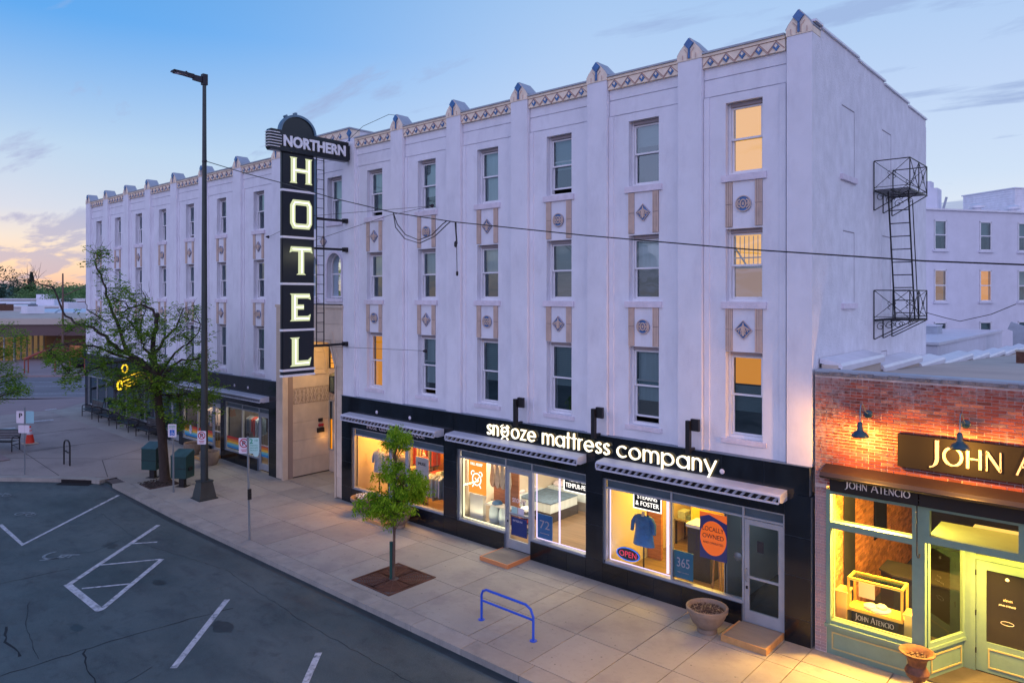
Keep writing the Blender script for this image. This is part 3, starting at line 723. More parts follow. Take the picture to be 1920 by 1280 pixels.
def diamond_medal():
    mb = MB(); f = FR(YW - .012); d = lambda a, b: [(0, -b), (a, 0), (0, b), (-a, 0)]
    mb.use(M['blue_tile']).prism(d(.185, .20), f, -.01, .02)
    mb.use(M['flute']).ribbon(d(.185, .20), .012, f, .02, .032, closed=True)
    mb.prism([(-.022, -.13), (.022, -.13), (.03, .04), (.0, .16), (-.03, .04)], f, .02, .040)
    for s in (-1, 1):
        mb.ribbon([(s * .02, .07), (s * .09, .03), (s * .145, -.005)], .026, f, .02, .038); mb.ribbon([(s * .035, .04), (s * .05, -.06)], .02, f, .02, .038)
        mb.ribbon([(s * .02, -.06), (s * .06, -.10)], .02, f, .02, .036); mb.ribbon([(s * .08, .02), (s * .10, -.05)], .018, f, .02, .036)
    mb.ribbon([(-.06, -.02), (.06, -.02)], .016, f, .02, .042)
    return mb.mesh('medallion')
FL1, FL2 = fluted_mesh(.97), fluted_mesh(.92); MR, MD = round_medal(), diamond_medal()
def ornaments(xc, first_round):
    for z0, z1, fm, mm in ((8.49, 9.46, FL1, MR if first_round else MD), (5.82, 6.74, FL2, MD if first_round else MR)):
        for s in (-1, 1): place('fluted_panel', fm, hotel, (xc + s * .33, 0, z0))
        place('medallion', mm, hotel, (xc, 0, (z0 + z1) / 2))
def pilaster(x, w, z0=3.60, z1=12.27, cap=True):
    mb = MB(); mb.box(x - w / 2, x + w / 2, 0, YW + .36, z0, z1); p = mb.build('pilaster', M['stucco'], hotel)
    if not cap: return p
    # stepped terracotta cap with a blue stone at the tip
    c = MB().use(M['cream']); f = FR(.0); h = w / 2 + .012
    pts = [(x - h, 12.272), (x + h, 12.272), (x + h, 12.40), (x + h * .86, 12.47), (x + h * .80, 12.50), (x + .05, 12.72), (x, 12.75), (x - .05, 12.72), (x - h * .80, 12.50), (x - h * .86, 12.47), (x - h, 12.40)]
    c.prism(pts, f, -.48, .015)
    c.use(M['flute']).ribbon([(x - .16, 12.30), (x - .16, 12.40)], .018, f, .015, .03); c.ribbon([(x + .16, 12.30), (x + .16, 12.40)], .018, f, .015, .03)
    c.ribbon([(x - .045, 12.30), (x - .045, 12.44), (x - .12, 12.53)], .016, f, .015, .03); c.ribbon([(x + .045, 12.30), (x + .045, 12.44), (x + .12, 12.53)], .016, f, .015, .03)
    co = c.build('pilaster_cap', None, hotel)
    b = MB(); b.prism([(x, 12.50), (x + .115, 12.63), (x, 12.755), (x - .115, 12.63)], f, -.06, .055); b.prism([(x - .022, 12.31), (x + .022, 12.31), (x + .022, 12.53), (x - .022, 12.53)], f, .012, .04)
    b.build('blue_stone', M['blue_tile'], co)
    g = MB().use(M['coping'])
    g.ribbon([(x - h - .01, 12.405), (x - h * .80, 12.51), (x, 12.765), (x + h * .80, 12.51), (x + h + .01, 12.405)], .022, f, -.48, .0); g.build('cap_flashing', None, co)
    return p
tile_mesh = MB().use(M['blue_tile']); f0 = FR(0); tile_mesh.prism([(0, -.085), (.075, 0), (0, .085), (-.075, 0)], f0, 0, .022)
tile_mesh.use(M['cream']).prism([(0, -.022), (.035, .022), (0, .066), (-.035, .022)], f0, .022, .03); tile_mesh = tile_mesh.mesh('frieze_tile')
def frieze(x0, x1, n, dz=0.0):
    y = YW - .07; mb = MB().use(M['cream']); mb.box(x0, x1, y, YW + .36, 12.03 + dz, 12.272 + dz); mb.box(x0, x1, y - .025, YW + .36, 12.272 + dz, 12.335 + dz)
    f = FR(y); p = (x1 - x0) / n; mb.use(M['cream_line'])
    zz = []
    for i in range(n): zz += [(x0 + i * p, 12.055 + dz) if i else (x0 + .01, 12.08 + dz), (x0 + (i + .5) * p, 12.255 + dz)]
    zz.append((x1 - .01, 12.08 + dz)); mb.ribbon(zz, .016, f, 0, .012)
    mb.ribbon([(a, b - .035) for a, b in zz[1:-1]], .009, f, 0, .007)
    mb.ribbon([(x0, 12.268 + dz), (x1, 12.268 + dz)], .008, f, .0, .006)
    o = mb.build('frieze', None, hotel)
    for i in range(n): place('frieze_tile', tile_mesh, o, (x0 + (i + .5) * p, y, 12.135 + dz))
    c = MB(); c.box(x0, x1, y - .06, YW + .42, 12.335 + dz, 12.375 + dz); c.build('coping', M['coping'], hotel)
covers = {
 ('R', 0): ([('curt', .55, 1)], [('curt', .5, 1)], [('ora', .0, .94)]), ('R', 1): ([('curt', .3, 1)], [('curt', .52, 1)], [('curt', .2, 1)]),
 ('R', 2): ([('curt', .0, 1)], [('curt', .52, 1)], [('blind', .35, 1)]), ('R', 3): ([('blind', .45, 1)], [('tan', .05, .5), ('blind', .5, 1)], [('blind', .38, 1)]),
 ('R', 4): ([('blind', .62, 1)], [('curt', .5, 1)], [('curt', .3, 1), ('tan', .08, .3)]), ('R', 5): ([('yel', .0, .96)], [('brn', .03, .46), ('yel', .50, .95)], [('ora', .62, .96), ('blind', .3, .6)]),
}
for i in range(6):
    x0, x1 = PR[i] + .30, PR[i + 1] - .30; xc = (PR[i] + PR[i + 1]) / 2
    bay_wall(x0, x1, xc); frieze(x0, x1, 5); ornaments(xc, i % 2 == 1)
    for z, cv in zip(ZS, covers[('R', i)]): window(xc, z, cv, .12 if (i in (0, 3) and z == Z4) or (i == 1 and z == Z2) or (i == 4 and z == Z2) else 0)
# balustrade seen behind the upper pane of the lit window
bars = MB()
for i in range(7): bars.box(-1.75 + i * .10, -1.735 + i * .10, .41, .42, 7.68, 8.3)
bars.box(-1.8, -1.05, .405, .42, 7.82, 7.845); bars.beam((-1.78, .405, 8.1), (-1.5, .405, 7.68), .03); bars.build('inner_railing', M['head_shade_rail'], hotel)
for i, x in enumerate(PR):
    if i: pilaster(x, .58 if i < 6 else .50)
lv = [[('blind', .3, 1)], [('curt', .5, 1)], [('blind', .45, 1)], []]
for i in range(7):
    x0, x1 = PL[i] + .32, PL[i + 1] - .32; xc = (PL[i] + PL[i + 1]) / 2 + .02
    bay_wall(x0, x1, xc); frieze(x0, x1, 6); ornaments(xc, i % 2 == 1)
    for j, z in enumerate(ZS): window(xc, z, lv[(i * 3 + j * 5) % 4], .1 if (i == 4 and j == 0) else 0)
for x in PL[:-1]: pilaster(x, .64)
pilaster(PL[-1], .68)
pilaster(PR[0], .64, 3.6, 12.27, cap=False)
# ---- middle block over the entrance, a little higher, with its own gable return
MX0, MX1 = -19.70, -15.73
mb = MB(); T = YW + .36; yc = YW
def arch_fill(mb, xc, ow, z_spring, z_top, n=14):            # wall above a round arch
    pts = [(xc + ow * math.cos(PI * i / n), z_spring + ow * math.sin(PI * i / n)) for i in range(n + 1)]
    for a, b in zip(pts, pts[1:]):
        mb.hull8([(b[0], yc, b[1]), (a[0], yc, a[1]), (a[0], T, a[1]), (b[0], T, b[1]), (b[0], yc, z_top), (a[0], yc, z_top), (a[0], T, z_top), (b[0], T, z_top)])
cols = [-19.30, -17.85, -16.40]; ow = .43
edges = [MX0] + [v for c_ in cols for v in (c_ - ow, c_ + ow)] + [MX1]
for i in range(0, len(edges), 2): mb.box(edges[i], edges[i + 1], yc, T, 6.72, 11.37)
for c_ in cols:
    mb.box(c_ - ow, c_ + ow, yc, T, 6.72, 6.92); arch_fill(mb, c_, ow, 8.08, 9.62)
    mb.box(c_ - ow, c_ + ow, yc, T, 11.19, 11.37)
    if c_ == cols[1]: mb.box(c_ - ow, c_ + ow, yc + .1, T, 9.62, 11.19)
mb.box(MX0, MX1, yc, T, 11.395, 11.77); mb.box(MX0, MX1, yc, T, 11.79, 12.40); mb.box(MX0, MX1, yc + .03, T, 11.37, 11.395); mb.box(MX0, MX1, yc + .03, T, 11.77, 11.79)
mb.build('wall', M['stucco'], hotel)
for c_ in (cols[0], cols[2]): window(c_ + .02, Z4, [('curt', .0, 1)])
for c_ in cols:                                              # arched sash windows
    f = FR(YW + .2); fr = MB().use(M['white_frame'])
    out = [(c_ - ow + .03, 6.93), (c_ - ow + .03, 8.08)] + [(c_ - (ow - .03) * math.cos(PI * i / 12), 8.08 + (ow - .03) * math.sin(PI * i / 12)) for i in range(1, 12)] + [(c_ + ow - .03, 8.08), (c_ + ow - .03, 6.93)]
    fr.ribbon(out, .06, f, -.05, .03); fr.ribbon([(c_ - ow + .03, 6.97), (c_ + ow - .03, 6.97)], .06, f, -.05, .025); fr.ribbon([(c_ - ow + .04, 7.78), (c_ + ow - .04, 7.78)], .05, f, -.05, .02)
    wo = fr.build('arched_window', None, hotel)
    pn = MB(); pn.poly([f(a, b, -.02) for a, b in out]); pn.build('pane', M['glass'], wo, fixn=False)
    bl = MB(); bl.poly([f(a, b, -.16) for a, b in out]); bl.build('curtain', M['blind'], wo, fixn=False)
    mo = MB(); mo.ribbon([(c_ - ow - .04, 6.95), (c_ - ow - .04, 8.08)] + [(c_ - (ow + .04) * math.cos(PI * i / 12), 8.08 + (ow + .04) * math.sin(PI * i / 12)) for i in range(1, 12)] + [(c_ + ow + .04, 8.08), (c_ + ow + .04, 6.95)], .08, FR(YW), 0, .03)
    mo.box(c_ - .52, c_ + .52, YW - .06, YW + .1, 6.80, 6.915); mo.build('window_surround', M['sill'], wo)
for x in (-18.6, -17.05): place('medallion', MD, hotel, (x, 0, 8.95))
y = YW - .07
mb = MB().use(M['cream']); mb.box(MX0 - .3, MX1 + .32, y, T, 12.42, 12.72); mb.use(M['coping']).box(MX0 - .34, MX1 + .36, y - .04, T + 3, 12.72, 12.77)
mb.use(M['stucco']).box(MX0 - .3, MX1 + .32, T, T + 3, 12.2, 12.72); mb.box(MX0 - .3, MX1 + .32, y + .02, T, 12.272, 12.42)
fo = mb.build('frieze', None, hotel)
n = 9; p = (MX1 - MX0) / n; mb = MB(); zz = []
for i in range(n): zz += [(MX0 + i * p, 12.45), (MX0 + (i + .5) * p, 12.66)]
mb.ribbon(zz, .016, FR(y), 0, .012); mb.build('zigzag_line', M['cream_line'], fo)
for i in range(n): place('frieze_tile', tile_mesh, fo, (MX0 + (i + .5) * p, y, 12.53))
b = MB(); b.prism([(-15.41, 12.42), (-15.29, 12.56), (-15.41, 12.70), (-15.53, 12.56)], FR(y), 0, .05); b.prism([(-15.43, 12.28), (-15.39, 12.28), (-15.39, 12.44), (-15.43, 12.44)], FR(y), .0, .04); b.build('blue_stone', M['blue_tile'], fo)

# ---- side, back, left end, roof, inner floors
mb = MB(); mb.box(.03, .04, .05, 9.72, 3.60, 12.38)
steps = [(.50, 3.0, 12.46), (3.0, 5.21, 12.41), (5.21, 7.62, 12.34), (7.62, 9.72, 12.27)]
mb = MB().use(M['stucco_side'])
mb.box(-.32, .035, .48, 9.72, -.02, 12.20)
mb.box(.03, .036, .0, .48, 3.6, 12.27)
for a, b, z in steps: mb.box(-.32, .035, a - .02 if a < 1 else a, b, 12.20, z)
mb.build('side_wall', None, hotel)
mb = MB()
for a, b, z in [(.10, .52, 12.50)] + steps: mb.box(-.37, .085, a, b, z, z + .045)
mb.build('side_coping', M['roof_flash'], hotel)
def ghost(y0, y1, z0, z1, sill=False):                                    # bricked-up openings: shallow recesses with a worn sill
    mb = MB(); f = SIDE(.035); mb.ribbon([(y0, z0), (y1, z0), (y1, z1), (y0, z1)], .035, f, 0, .009, closed=True); mb.build('blocked_window', M['stucco_side'], hotel)
    g = MB(); g.ribbon([(y0 + .03, z1 - .03), (y1 - .02, z1 - .03), (y1 - .02, z0)], .02, f, 0, .004); g.build('blocked_window_shade', M['groove'], hotel)  # dark line on two edges: shade of the recess put into the colour
    if sill: s_ = MB(); s_.box(.035, .10, y0 - .06, y1 + .06, z0 - .12, z0); s_.build('sill', M['sill'], hotel)
ghost(1.80, 2.75, 9.66, 11.2, True); ghost(1.88, 2.74, 6.84, 8.46, True); ghost(4.98, 5.79, 6.56, 8.54); ghost(4.9, 5.46, 5.15, 5.64); ghost(4.95, 5.85, 9.56, 11.2)
mb = MB(); mb.box(-40.62, 0.0, 9.72, 9.95, 0, 12.1); mb.box(-40.62, -40.3, .48, 9.72, -.02, 12.2); mb.build('back_wall', M['stucco_back'], hotel)
mb = MB(); mb.box(-40.3, -.32, .48, 9.72, 11.95, 12.05); mb.build('roof', M['roof'], hotel)
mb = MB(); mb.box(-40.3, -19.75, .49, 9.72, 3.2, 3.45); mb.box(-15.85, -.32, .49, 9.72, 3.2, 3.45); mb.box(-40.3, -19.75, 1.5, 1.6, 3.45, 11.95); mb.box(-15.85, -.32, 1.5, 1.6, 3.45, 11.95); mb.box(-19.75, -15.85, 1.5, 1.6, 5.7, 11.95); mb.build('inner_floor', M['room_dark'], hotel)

# ================================================================== SHOPFRONTS OF THE HOTEL
YF = -.05
def tile(x0, x1, z0, z1, y=YF, parent=None, name='tile', m=None, g=.004, base=0.0):
    mb = MB(); mb.box(x0 + g, x1 - g, y, y + .12, z0 + g, z1 - g); return mb.build(name, m or M['black_tile'], parent or hotel)
def tile_run(x0, x1, z0, z1, w=.9, zf=None):
    n = max(1, round((x1 - x0) / w)); p = (x1 - x0) / n
    mb = MB(); mb.box(x0, x1, YF + .012, YF + .16, z0, z1); mb.build('tile_backing', M['tile_joint'], hotel)
    for i in range(n): tile(x0 + i * p, x0 + (i + 1) * p, z0, z1)
def pier(x0, x1, zb=0.0):
    mb = MB(); mb.box(x0, x1, YF + .012, .45, zb, 2.99); mb.build('tile_backing', M['tile_joint'], hotel)
    zl = [zb, .52 + zb * .8, 1.36 + zb * .6, 2.16 + zb * .3, 3.01]
    for a, b in zip(zl, zl[1:]): tile(x0, x1, a, b)
def area(name, loc, size, power, col, rot=(0, 0, 0), sy=None, parent=None):
    d = bpy.data.lights.new(name, 'AREA'); d.shape = 'RECTANGLE'; d.size = size; d.size_y = sy or size; d.energy = power; d.color = col
    o = bpy.data.objects.new(name, d); COL.objects.link(o); o.location = loc; o.rotation_euler = rot
    if parent: o.parent = parent
    return o
def point(name, loc, power, col, r=.06, parent=None):
    d = bpy.data.lights.new(name, 'POINT'); d.energy = power; d.color = col; d.shadow_soft_size = r
    o = bpy.data.objects.new(name, d); COL.objects.link(o); o.location = loc
    if parent: o.parent = parent
    return o
YG = .06
def shopfront(x0, x1, zs, zt, ztop, mulls, door=None, gm=None, trans=True, dz=0.0):
    fr = MB(); w = .05
    fr.box(x0, x0 + w, YG - .04, YG + .06, zs if not (door and abs(door[0] - x0) < .1) else dz, ztop); fr.box(x1 - w, x1, YG - .04, YG + .06, dz if (door and abs(door[1] - x1) < .1) else zs, ztop)
    fr.box(x0 + w, x1 - w, YG - .04, YG + .06, ztop - .045, ztop)
    segs = []; cur = x0 + w
    spans = [(x0 + w, door[0]), (door[1], x1 - w)] if door else [(x0 + w, x1 - w)]
    for a, b in spans:
        if b - a > .1: fr.box(a, b, YG - .07, YG + .08, zs - .055, zs)
    fr.box(x0 + w, x1 - w, YG - .035, YG + .05, zt - .03, zt + .015)
    for mx in mulls: fr.box(mx - .022, mx + .022, YG - .038, YG + .055, dz if door and (abs(mx - door[0]) < .03 or abs(mx - door[1]) < .03) else zs, ztop - .045)
    f = fr.build('shop_window', M['alu'], hotel)
    xsx = [x0 + w] + sorted(mulls) + [x1 - w]
    for a, b in zip(xsx, xsx[1:]):
        if b - a < .12: continue
        if trans: t = MB(); t.box(a + .02, b - .02, YG, YG + .02, zt + .015, ztop - .045); t.build('transom_panel', M['transom'], f)
        if door and a >= door[0] - .06 and b <= door[1] + .06: continue
        p = MB(); p.poly([(a + .01, YG + .01, zs), (b - .01, YG + .01, zs), (b - .01, YG + .01, zt - .03), (a + .01, YG + .01, zt - .03)]); p.build('pane', gm or M['shopglass'], f, fixn=False)
    if door:
        a, b = door[0] + .028, door[1] - .028; z0 = dz + .06; z1 = zt - .045
        d = MB(); d.box(a, a + .10, YG - .03, YG + .02, z0, z1); d.box(b - .10, b, YG - .03, YG + .02, z0, z1); d.box(a + .10, b - .10, YG - .03, YG + .02, z1 - .11, z1); d.box(a + .10, b - .10, YG - .03, YG + .02, z0, z0 + .25)
        if b - a > .6: d.box(a + .10, b - .10, YG - .025, YG + .018, z0 + .93, z0 + .975)
        do = d.build('door', M['alu'], hotel)
        p = MB(); p.poly([(a + .09, YG, z0 + .25), (b - .09, YG, z0 + .25), (b - .09, YG, z1 - .1), (a + .09, YG, z1 - .1)]); p.build('pane', gm or M['shopglass'], do, fixn=False)
        h = MB(); h.tube([(a + .05, YG - .04, z0 + .86), (a + .05, YG - .09, z0 + .88), (a + .05, YG - .09, z0 + 1.12), (a + .05, YG - .04, z0 + 1.14)], .013, 6); h.build('handle', M['steel'], do, smooth=True)
        h = MB(); h.box(a + .03, a + .07, YG - .042, YG - .03, z0 + .70, z0 + .76); h.build('lock', M['black_metal'], do)
        return f, do
    return f, None
def awning(x0, x1, z=2.86):
    mb = MB(); f = lambda a, b, d: (d, a, b)
    mb.prism([(YF, z + .175), (YF, z + .21), (-.38, z + .175), (-.425, z + .14), (-.425, z + .12), (-.40, z + .14)], f, x0, x1)
    for xa in (x0 - .02, x1 - .012): mb.prism([(YF, z + .0), (YF, z + .21), (-.38, z + .175), (-.43, z + .13), (-.43, z + .02), (-.30, z - .01)], f, xa, xa + .032)
    mb.box(x0 + .01, x1 - .01, -.445, -.40, z - .015, z + .02)
    a = mb.build('awning', M['awning'], hotel)
    n = int((x1 - x0) / .17)
    me = MB(); me.hull8([(-.075, -.42, 0), (-.01, -.42, 0), (-.01, -.36, 0), (-.075, -.36, 0), (0.01, -.41, .10), (.075, -.41, .10), (.075, -.34, .10), (.01, -.34, .10)]); me = me.mesh('awning_slat', M['awning_roll'])
    for i in range(n): place('awning_slat', me, a, (x0 + (i + .5) * (x1 - x0) / n, 0, z + .016))
    bk = MB(); bk.box(x0 + .02, x1 - .02, -.32, YF - .002, z + .02, z + .15); bk.build('awning_roller', M['black_metal'], a)
    return a
def disc(x, z):
    mb = MB(); mb.lathe([(.055, 0), (.055, .012), (.03, .02), (.03, .03), (0, .032)], (x, YF, z), 14, (0, -1, 0)); mb.build('wall_disc', M['sign_white'], hotel, smooth=True)

# right wing --------------------------------------------------------------
tile_run(-15.73, 0.0, 3.01, 3.59, .9)
led = MB(); led.box(-15.75, .03, YF - .03, YW + .1, 3.59, 3.602); led.build('ledge', M['ledge'], hotel)
pier(-15.73, -15.16); pier(-10.62, -10.05); pier(-5.45, -4.94); pier(-.50, .03)
for a, b in ((-15.16, -10.62), (-10.05, -5.45), (-4.94, -.50)):
    tile_run(a, b, 2.56, 3.01, 4)
    awning(a + .06 if a > -10 else a - .1, b + (.06 if a < -10 else .1) - .06)
tile_run(-15.16, -13.22, 0, .49, .95); tile_run(-12.35, -10.62, 0, .49, .9)
tile_run(-10.05, -8.20, 0, .49, 1.8); tile_run(-7.26, -5.45, 0, .49, .62); tile_run(-4.94, -1.40, 0, .49, .78)
shopfront(-15.16, -10.62, .545, 2.33, 2.56, [-13.24, -12.33], (-13.24, -12.33))
f2, d2 = shopfront(-10.05, -5.45, .545, 2.33, 2.56, [-8.20, -7.26], (-8.20, -7.26), dz=.05)
f3, d3 = shopfront(-4.94, -.50, .545, 2.33, 2.56, [-3.11, -1.40], (-1.40, -.52), dz=.05)
for x, z in ((-1.84, 3.22), (-13.79, 3.22), (-12.14, 3.22)): disc(x, z)

# left wing ---------------------------------------------------------------
LB = .12
tile_run(-40.62, -19.97, 3.01, 3.72, 1.0)
led = MB(); led.box(-40.64, -19.97, YF - .03, YW + .1, 3.72, 3.735); led.box(-40.6, -19.97, .0, YW + .2, 3.55, 3.72); led.build('ledge', M['ledge'], hotel)
for a, b in ((-20.52, -19.97), (-24.42, -24.12), (-28.42, -28.12), (-31.6, -31.25), (-36.35, -36.0), (-40.62, -40.3)): pier(a, b, max(0, gz(b) - .02))
tile_run(-24.12, -21.4, gz(-22), .55, .95); tile_run(-28.12, -25.2, gz(-26), .55, .95); tile_run(-31.25, -29.4, gz(-29), .65, .95); tile_run(-36.0, -31.6, gz(-32), .75, 1.1); tile_run(-40.3, -36.35, gz(-37), .85, 1.1)
tile_run(-24.12, -20.52, 2.60, 3.01, 5); tile_run(-28.12, -24.42, 2.60, 3.01, 5); tile_run(-31.25, -28.42, 2.75, 3.01, 5); tile_run(-36.0, -31.6, 2.9, 3.01, 5); tile_run(-40.3, -36.35, 2.9, 3.01, 5)
shopfront(-24.12, -20.52, .60, 2.38, 2.60, [-22.72, -21.38], (-21.38, -20.56), dz=.1)
shopfront(-28.12, -24.42, .60, 2.38, 2.60, [-26.68, -25.24], (-25.24, -24.46), dz=.18)
shopfront(-31.25, -28.42, .70, 2.5, 2.75, [-30.4, -29.35], (-29.35, -28.47), gm=M['dark_glass'], dz=.24)
shopfront(-36.0, -31.6, .80, 2.46, 2.9, [-34.8, -33.4, -32.5], None, gm=M['dark_glass'])
shopfront(-40.3, -36.35, .90, 2.46, 2.9, [-38.95, -37.6], None, gm=M['dark_glass'])
awning(-24.82, -20.50, 2.90); awning(-28.85, -24.9, 2.90)
for x in (-22.1, -23.2, -27.2, -28.9): disc(x, 3.32)
teal = mat('teal_panel', (.05, .28, .36), .4)
mb = MB(); mb.box(-29.28, -28.5, .30, .34, .5, 2.4); mb.build('teal_panel', teal, hotel)
mb = MB(); mb.box(-30.35, -29.4, .30, .34, .7, 2.4); mb.build('window_shade', mat('pale_teal_shade', (.20, .34, .38), .6), hotel)
mb = MB(); mb.box(-35.95, -31.65, .9, .93, .8, 2.9); mb.box(-40.25, -36.4, .9, .93, .8, 2.9); mb.build('interior_curtain', mat('grey_interior', (.16, .20, .23), .8, var=.3, vscale=1.2), hotel)
# rainbow film along the vintage shop windows
for a, b in ((-24.05, -22.75), (-22.68, -21.42), (-28.05, -26.72), (-26.64, -25.28), (-21.25, -20.66)):
    top = 1.14; mb = MB()
    for i, c in enumerate(((.55, .03, .03), (.72, .20, .03), (.80, .46, .05), (.16, .50, .52), (.03, .25, .55))):
        mb.use(mat('film_%s' % ('red', 'orange', 'yellow', 'aqua', 'blue')[i], c, .5)); h = .095
        z1 = top - i * h; mb.poly([(a, YG - .002, z1 - h), (b, YG - .002, z1 - h), (b, YG - .002, z1), (a, YG - .002, z1)])
    mb.build('rainbow_film', None, hotel, fixn=False)
for x in (-27.45, -22.45):
    mb = MB(); mb.prism(circ(x, .97, .15, .2, n=20), FR(YG - .004), 0, .004); o = mb.build('window_sticker', M['sign_white'], hotel)
    text('sticker_text', 'vintage', M['sign_blue'], o, FR(YG - .006), x - .10, x + .10, .94, .99, d=.003, thick=.002)
text('house_number', '62', M['sign_white'], hotel, FR(YG - .01), -25.02, -24.72, 2.02, 2.16)
# rooms ---------------------------------------------------------------------
def room(x0, x1, depth, zf, zc, wall, floor, back=None, name='shop_room'):
    t = .05; mb = MB(); mb.use(floor).box(x0, x1, .17, depth, zf - t, zf); mb.use(M['shop_dark']).box(x0, x1, .17, depth, zc, zc + t)
    mb.use(wall).box(x0 - t, x0, .17, depth, zf, zc); mb.box(x1, x1 + t, .17, depth, zf, zc); mb.use(back or wall).box(x0, x1, depth, depth + t, zf, zc)
    return mb.build(name, None, hotel)
room(-15.1, -10.68, 3.6, .12, 2.95, M['shop_wall'], M['wood_floor'], M['orange_wall'])
room(-10.0, -5.5, 5.5, .12, 2.95, M['shop_wall'], M['wood_floor'])
room(-4.88, -1.9, 5.5, .12, 2.95, M['shop_wall'], M['wood_floor'], M['yellow_wall'])
room(-1.83, -.45, 3.0, .12, 2.95, mat('grey_stair_wall', (.30, .33, .35), .8), M['shop_dark'])
room(-24.05, -20.6, 4, .12, 2.95, M['shop_dark'], M['wood_floor']); room(-28.05, -24.5, 4, .15, 2.95, M['shop_dark'], M['wood_floor']); room(-40.2, -28.5, 3, .3, 2.95, M['shop_dark'], M['shop_dark'])
WARM = (1.0, .72, .38)
area('shop_ceiling_light', (-13.9, 1.1, 2.88), 1.9, 150, (1.0, .40, .05), sy=1.2); area('shop_ceiling_light', (-11.6, 1.3, 2.88), 1.4, 70, (1.0, .58, .22), sy=1.0)
area('shop_ceiling_light', (-9.1, .95, 2.88), 1.6, 110, (1.0, .80, .52), sy=.9); area('shop_ceiling_light', (-6.6, 2.6, 2.88), 2.0, 190, (1.0, .80, .55), sy=2.2)
area('shop_ceiling_light', (-3.6, 2.2, 2.88), 1.8, 230, (1.0, .58, .06), sy=2.0); area('shop_ceiling_light', (-2.5, 1.2, 2.88), .6, 12, (1.0, .7, .3))
area('shop_ceiling_light', (-1.1, 1.5, 2.88), .6, 5, (.8, .95, 1.0))
area('shop_ceiling_light', (-22.5, 1.6, 2.88), 2.0, 85, (1.0, .80, .55)); area('shop_ceiling_light', (-26.3, 1.6, 2.88), 2.0, 85, (1.0, .72, .45))
area('shop_ceiling_light', (-33.5, 1.6, 2.88), 3.0, 5, (.9, .95, 1.0), sy=1.0)
# light strips framing the mattress shop windows
mb = MB(); mb.box(-9.97, -9.952, .14, .165, .56, 2.3); mb.box(-9.95, -8.30, .14, .165, .55, .566); mb.box(-8.295, -8.277, .14, .165, .56, 2.3); mb.build('light_strip', M['led_warm'], hotel)
mb = MB(); mb.box(-7.20, -7.182, .14, .165, .56, 2.3); mb.box(-7.18, -5.5, .14, .165, .55, .564); mb.box(-6.80, -6.765, .6, .63, .15, 2.6); mb.build('light_strip', M['led_white'], hotel)
mb = MB(); mb.box(-4.86, -4.842, .14, .165, .56, 2.3); mb.box(-4.84, -3.16, .14, .165, .55, .564); mb.box(-3.33, -3.28, .2, .24, .57, 2.3); mb.build('light_strip', M['led_white'], hotel)
area('added_strip_glow', (-9.1, .2, .62), 1.6, 5, (1, .85, .5), rot=(R(180), 0, 0), sy=.05)  # unseen area lamps added to strengthen the glow of the strips
area('added_strip_glow', (-9.9, .2, 1.5), .05, 6, (1, .8, .45), rot=(0, R(-90), 0), sy=1.6)
area('added_strip_glow', (-4.0, .2, .62), 1.5, 4, (.85, .75, 1), rot=(R(180), 0, 0), sy=.05)

# ---- clothing builder
def garment_mb(mb, w, h, d=.10, sleeve=True, skirt=1.15):
    """a hanging or worn top / dress: shoulders at z = 0, hem at -h"""
    lv = [(0.0, .16, .05), (-.03, w * .46, .07), (-.10, w * .50, d), (-.28, w * .44, d * 1.1), (-h * .55, w * .46, d * 1.1), (-h, w * .5 * skirt, d * 1.15)]
    b = len(mb.v); n = 12
    for z, a, dd in lv:
        for j in range(n):
            t = 2 * PI * j / n; k = 1 + (.08 * math.sin(5 * t) if z < -.3 else 0); mb.v.append((a * k * math.cos(t), dd * k * math.sin(t), z))
    for i in range(len(lv) - 1):
        for j in range(n): mb.f.append((b + i * n + j, b + i * n + (j + 1) % n, b + (i + 1) * n + (j + 1) % n, b + (i + 1) * n + j)); mb.mi.append(mb.cur)
    if sleeve:
        for s in (-1, 1): mb.tube([(s * w * .40, 0, -.06), (s * w * .56, -.01, -.2), (s * w * .60, -.03, -.42)], [.055, .055, .045], 8)
    return mb
def mannequin(loc, top, label, h=.62, w=.42, neck=1.45, rz=0, name='dress_form'):
    t = thing(name, label, 'mannequin', loc, rz)
    b = MB(); b.lathe([(.16, 0), (.16, .02), (.02, .03), (.02, neck - h - .02)], (0, 0, 0), 12); b.build('stand', M['black_metal'], t, smooth=True)
    g = garment_mb(MB(), w, h); g.build('garment', top, t, smooth=True, loc=(0, 0, neck))
    n_ = MB(); n_.lathe([(.075, -.02), (.05, .03), (.045, .09), (.0, .10)], (0, 0, neck), 12); n_.build('neck', M['beige'], t, smooth=True)
    return t
mannequin((-14.55, .65, .12), M['paleblue'], 'pale blue top on a dress form, leftmost in the orange lit window', .72, .44, 1.62, .2)
mannequin((-14.2, .75, .12), M['beige'], 'cream jacket on a dress form, second from left in the orange lit window', .72, .40, 1.60, .1)
mannequin((-13.85, .7, .12), M['denim'], 'blue denim dress on a dress form in the middle of the orange lit window', .80, .40, 1.58, -.1)
mannequin((-13.5, .8, .12), M['greycloth'], 'grey knit top on a dress form nearest the clothes shop door', .62, .42, 1.55, .1)
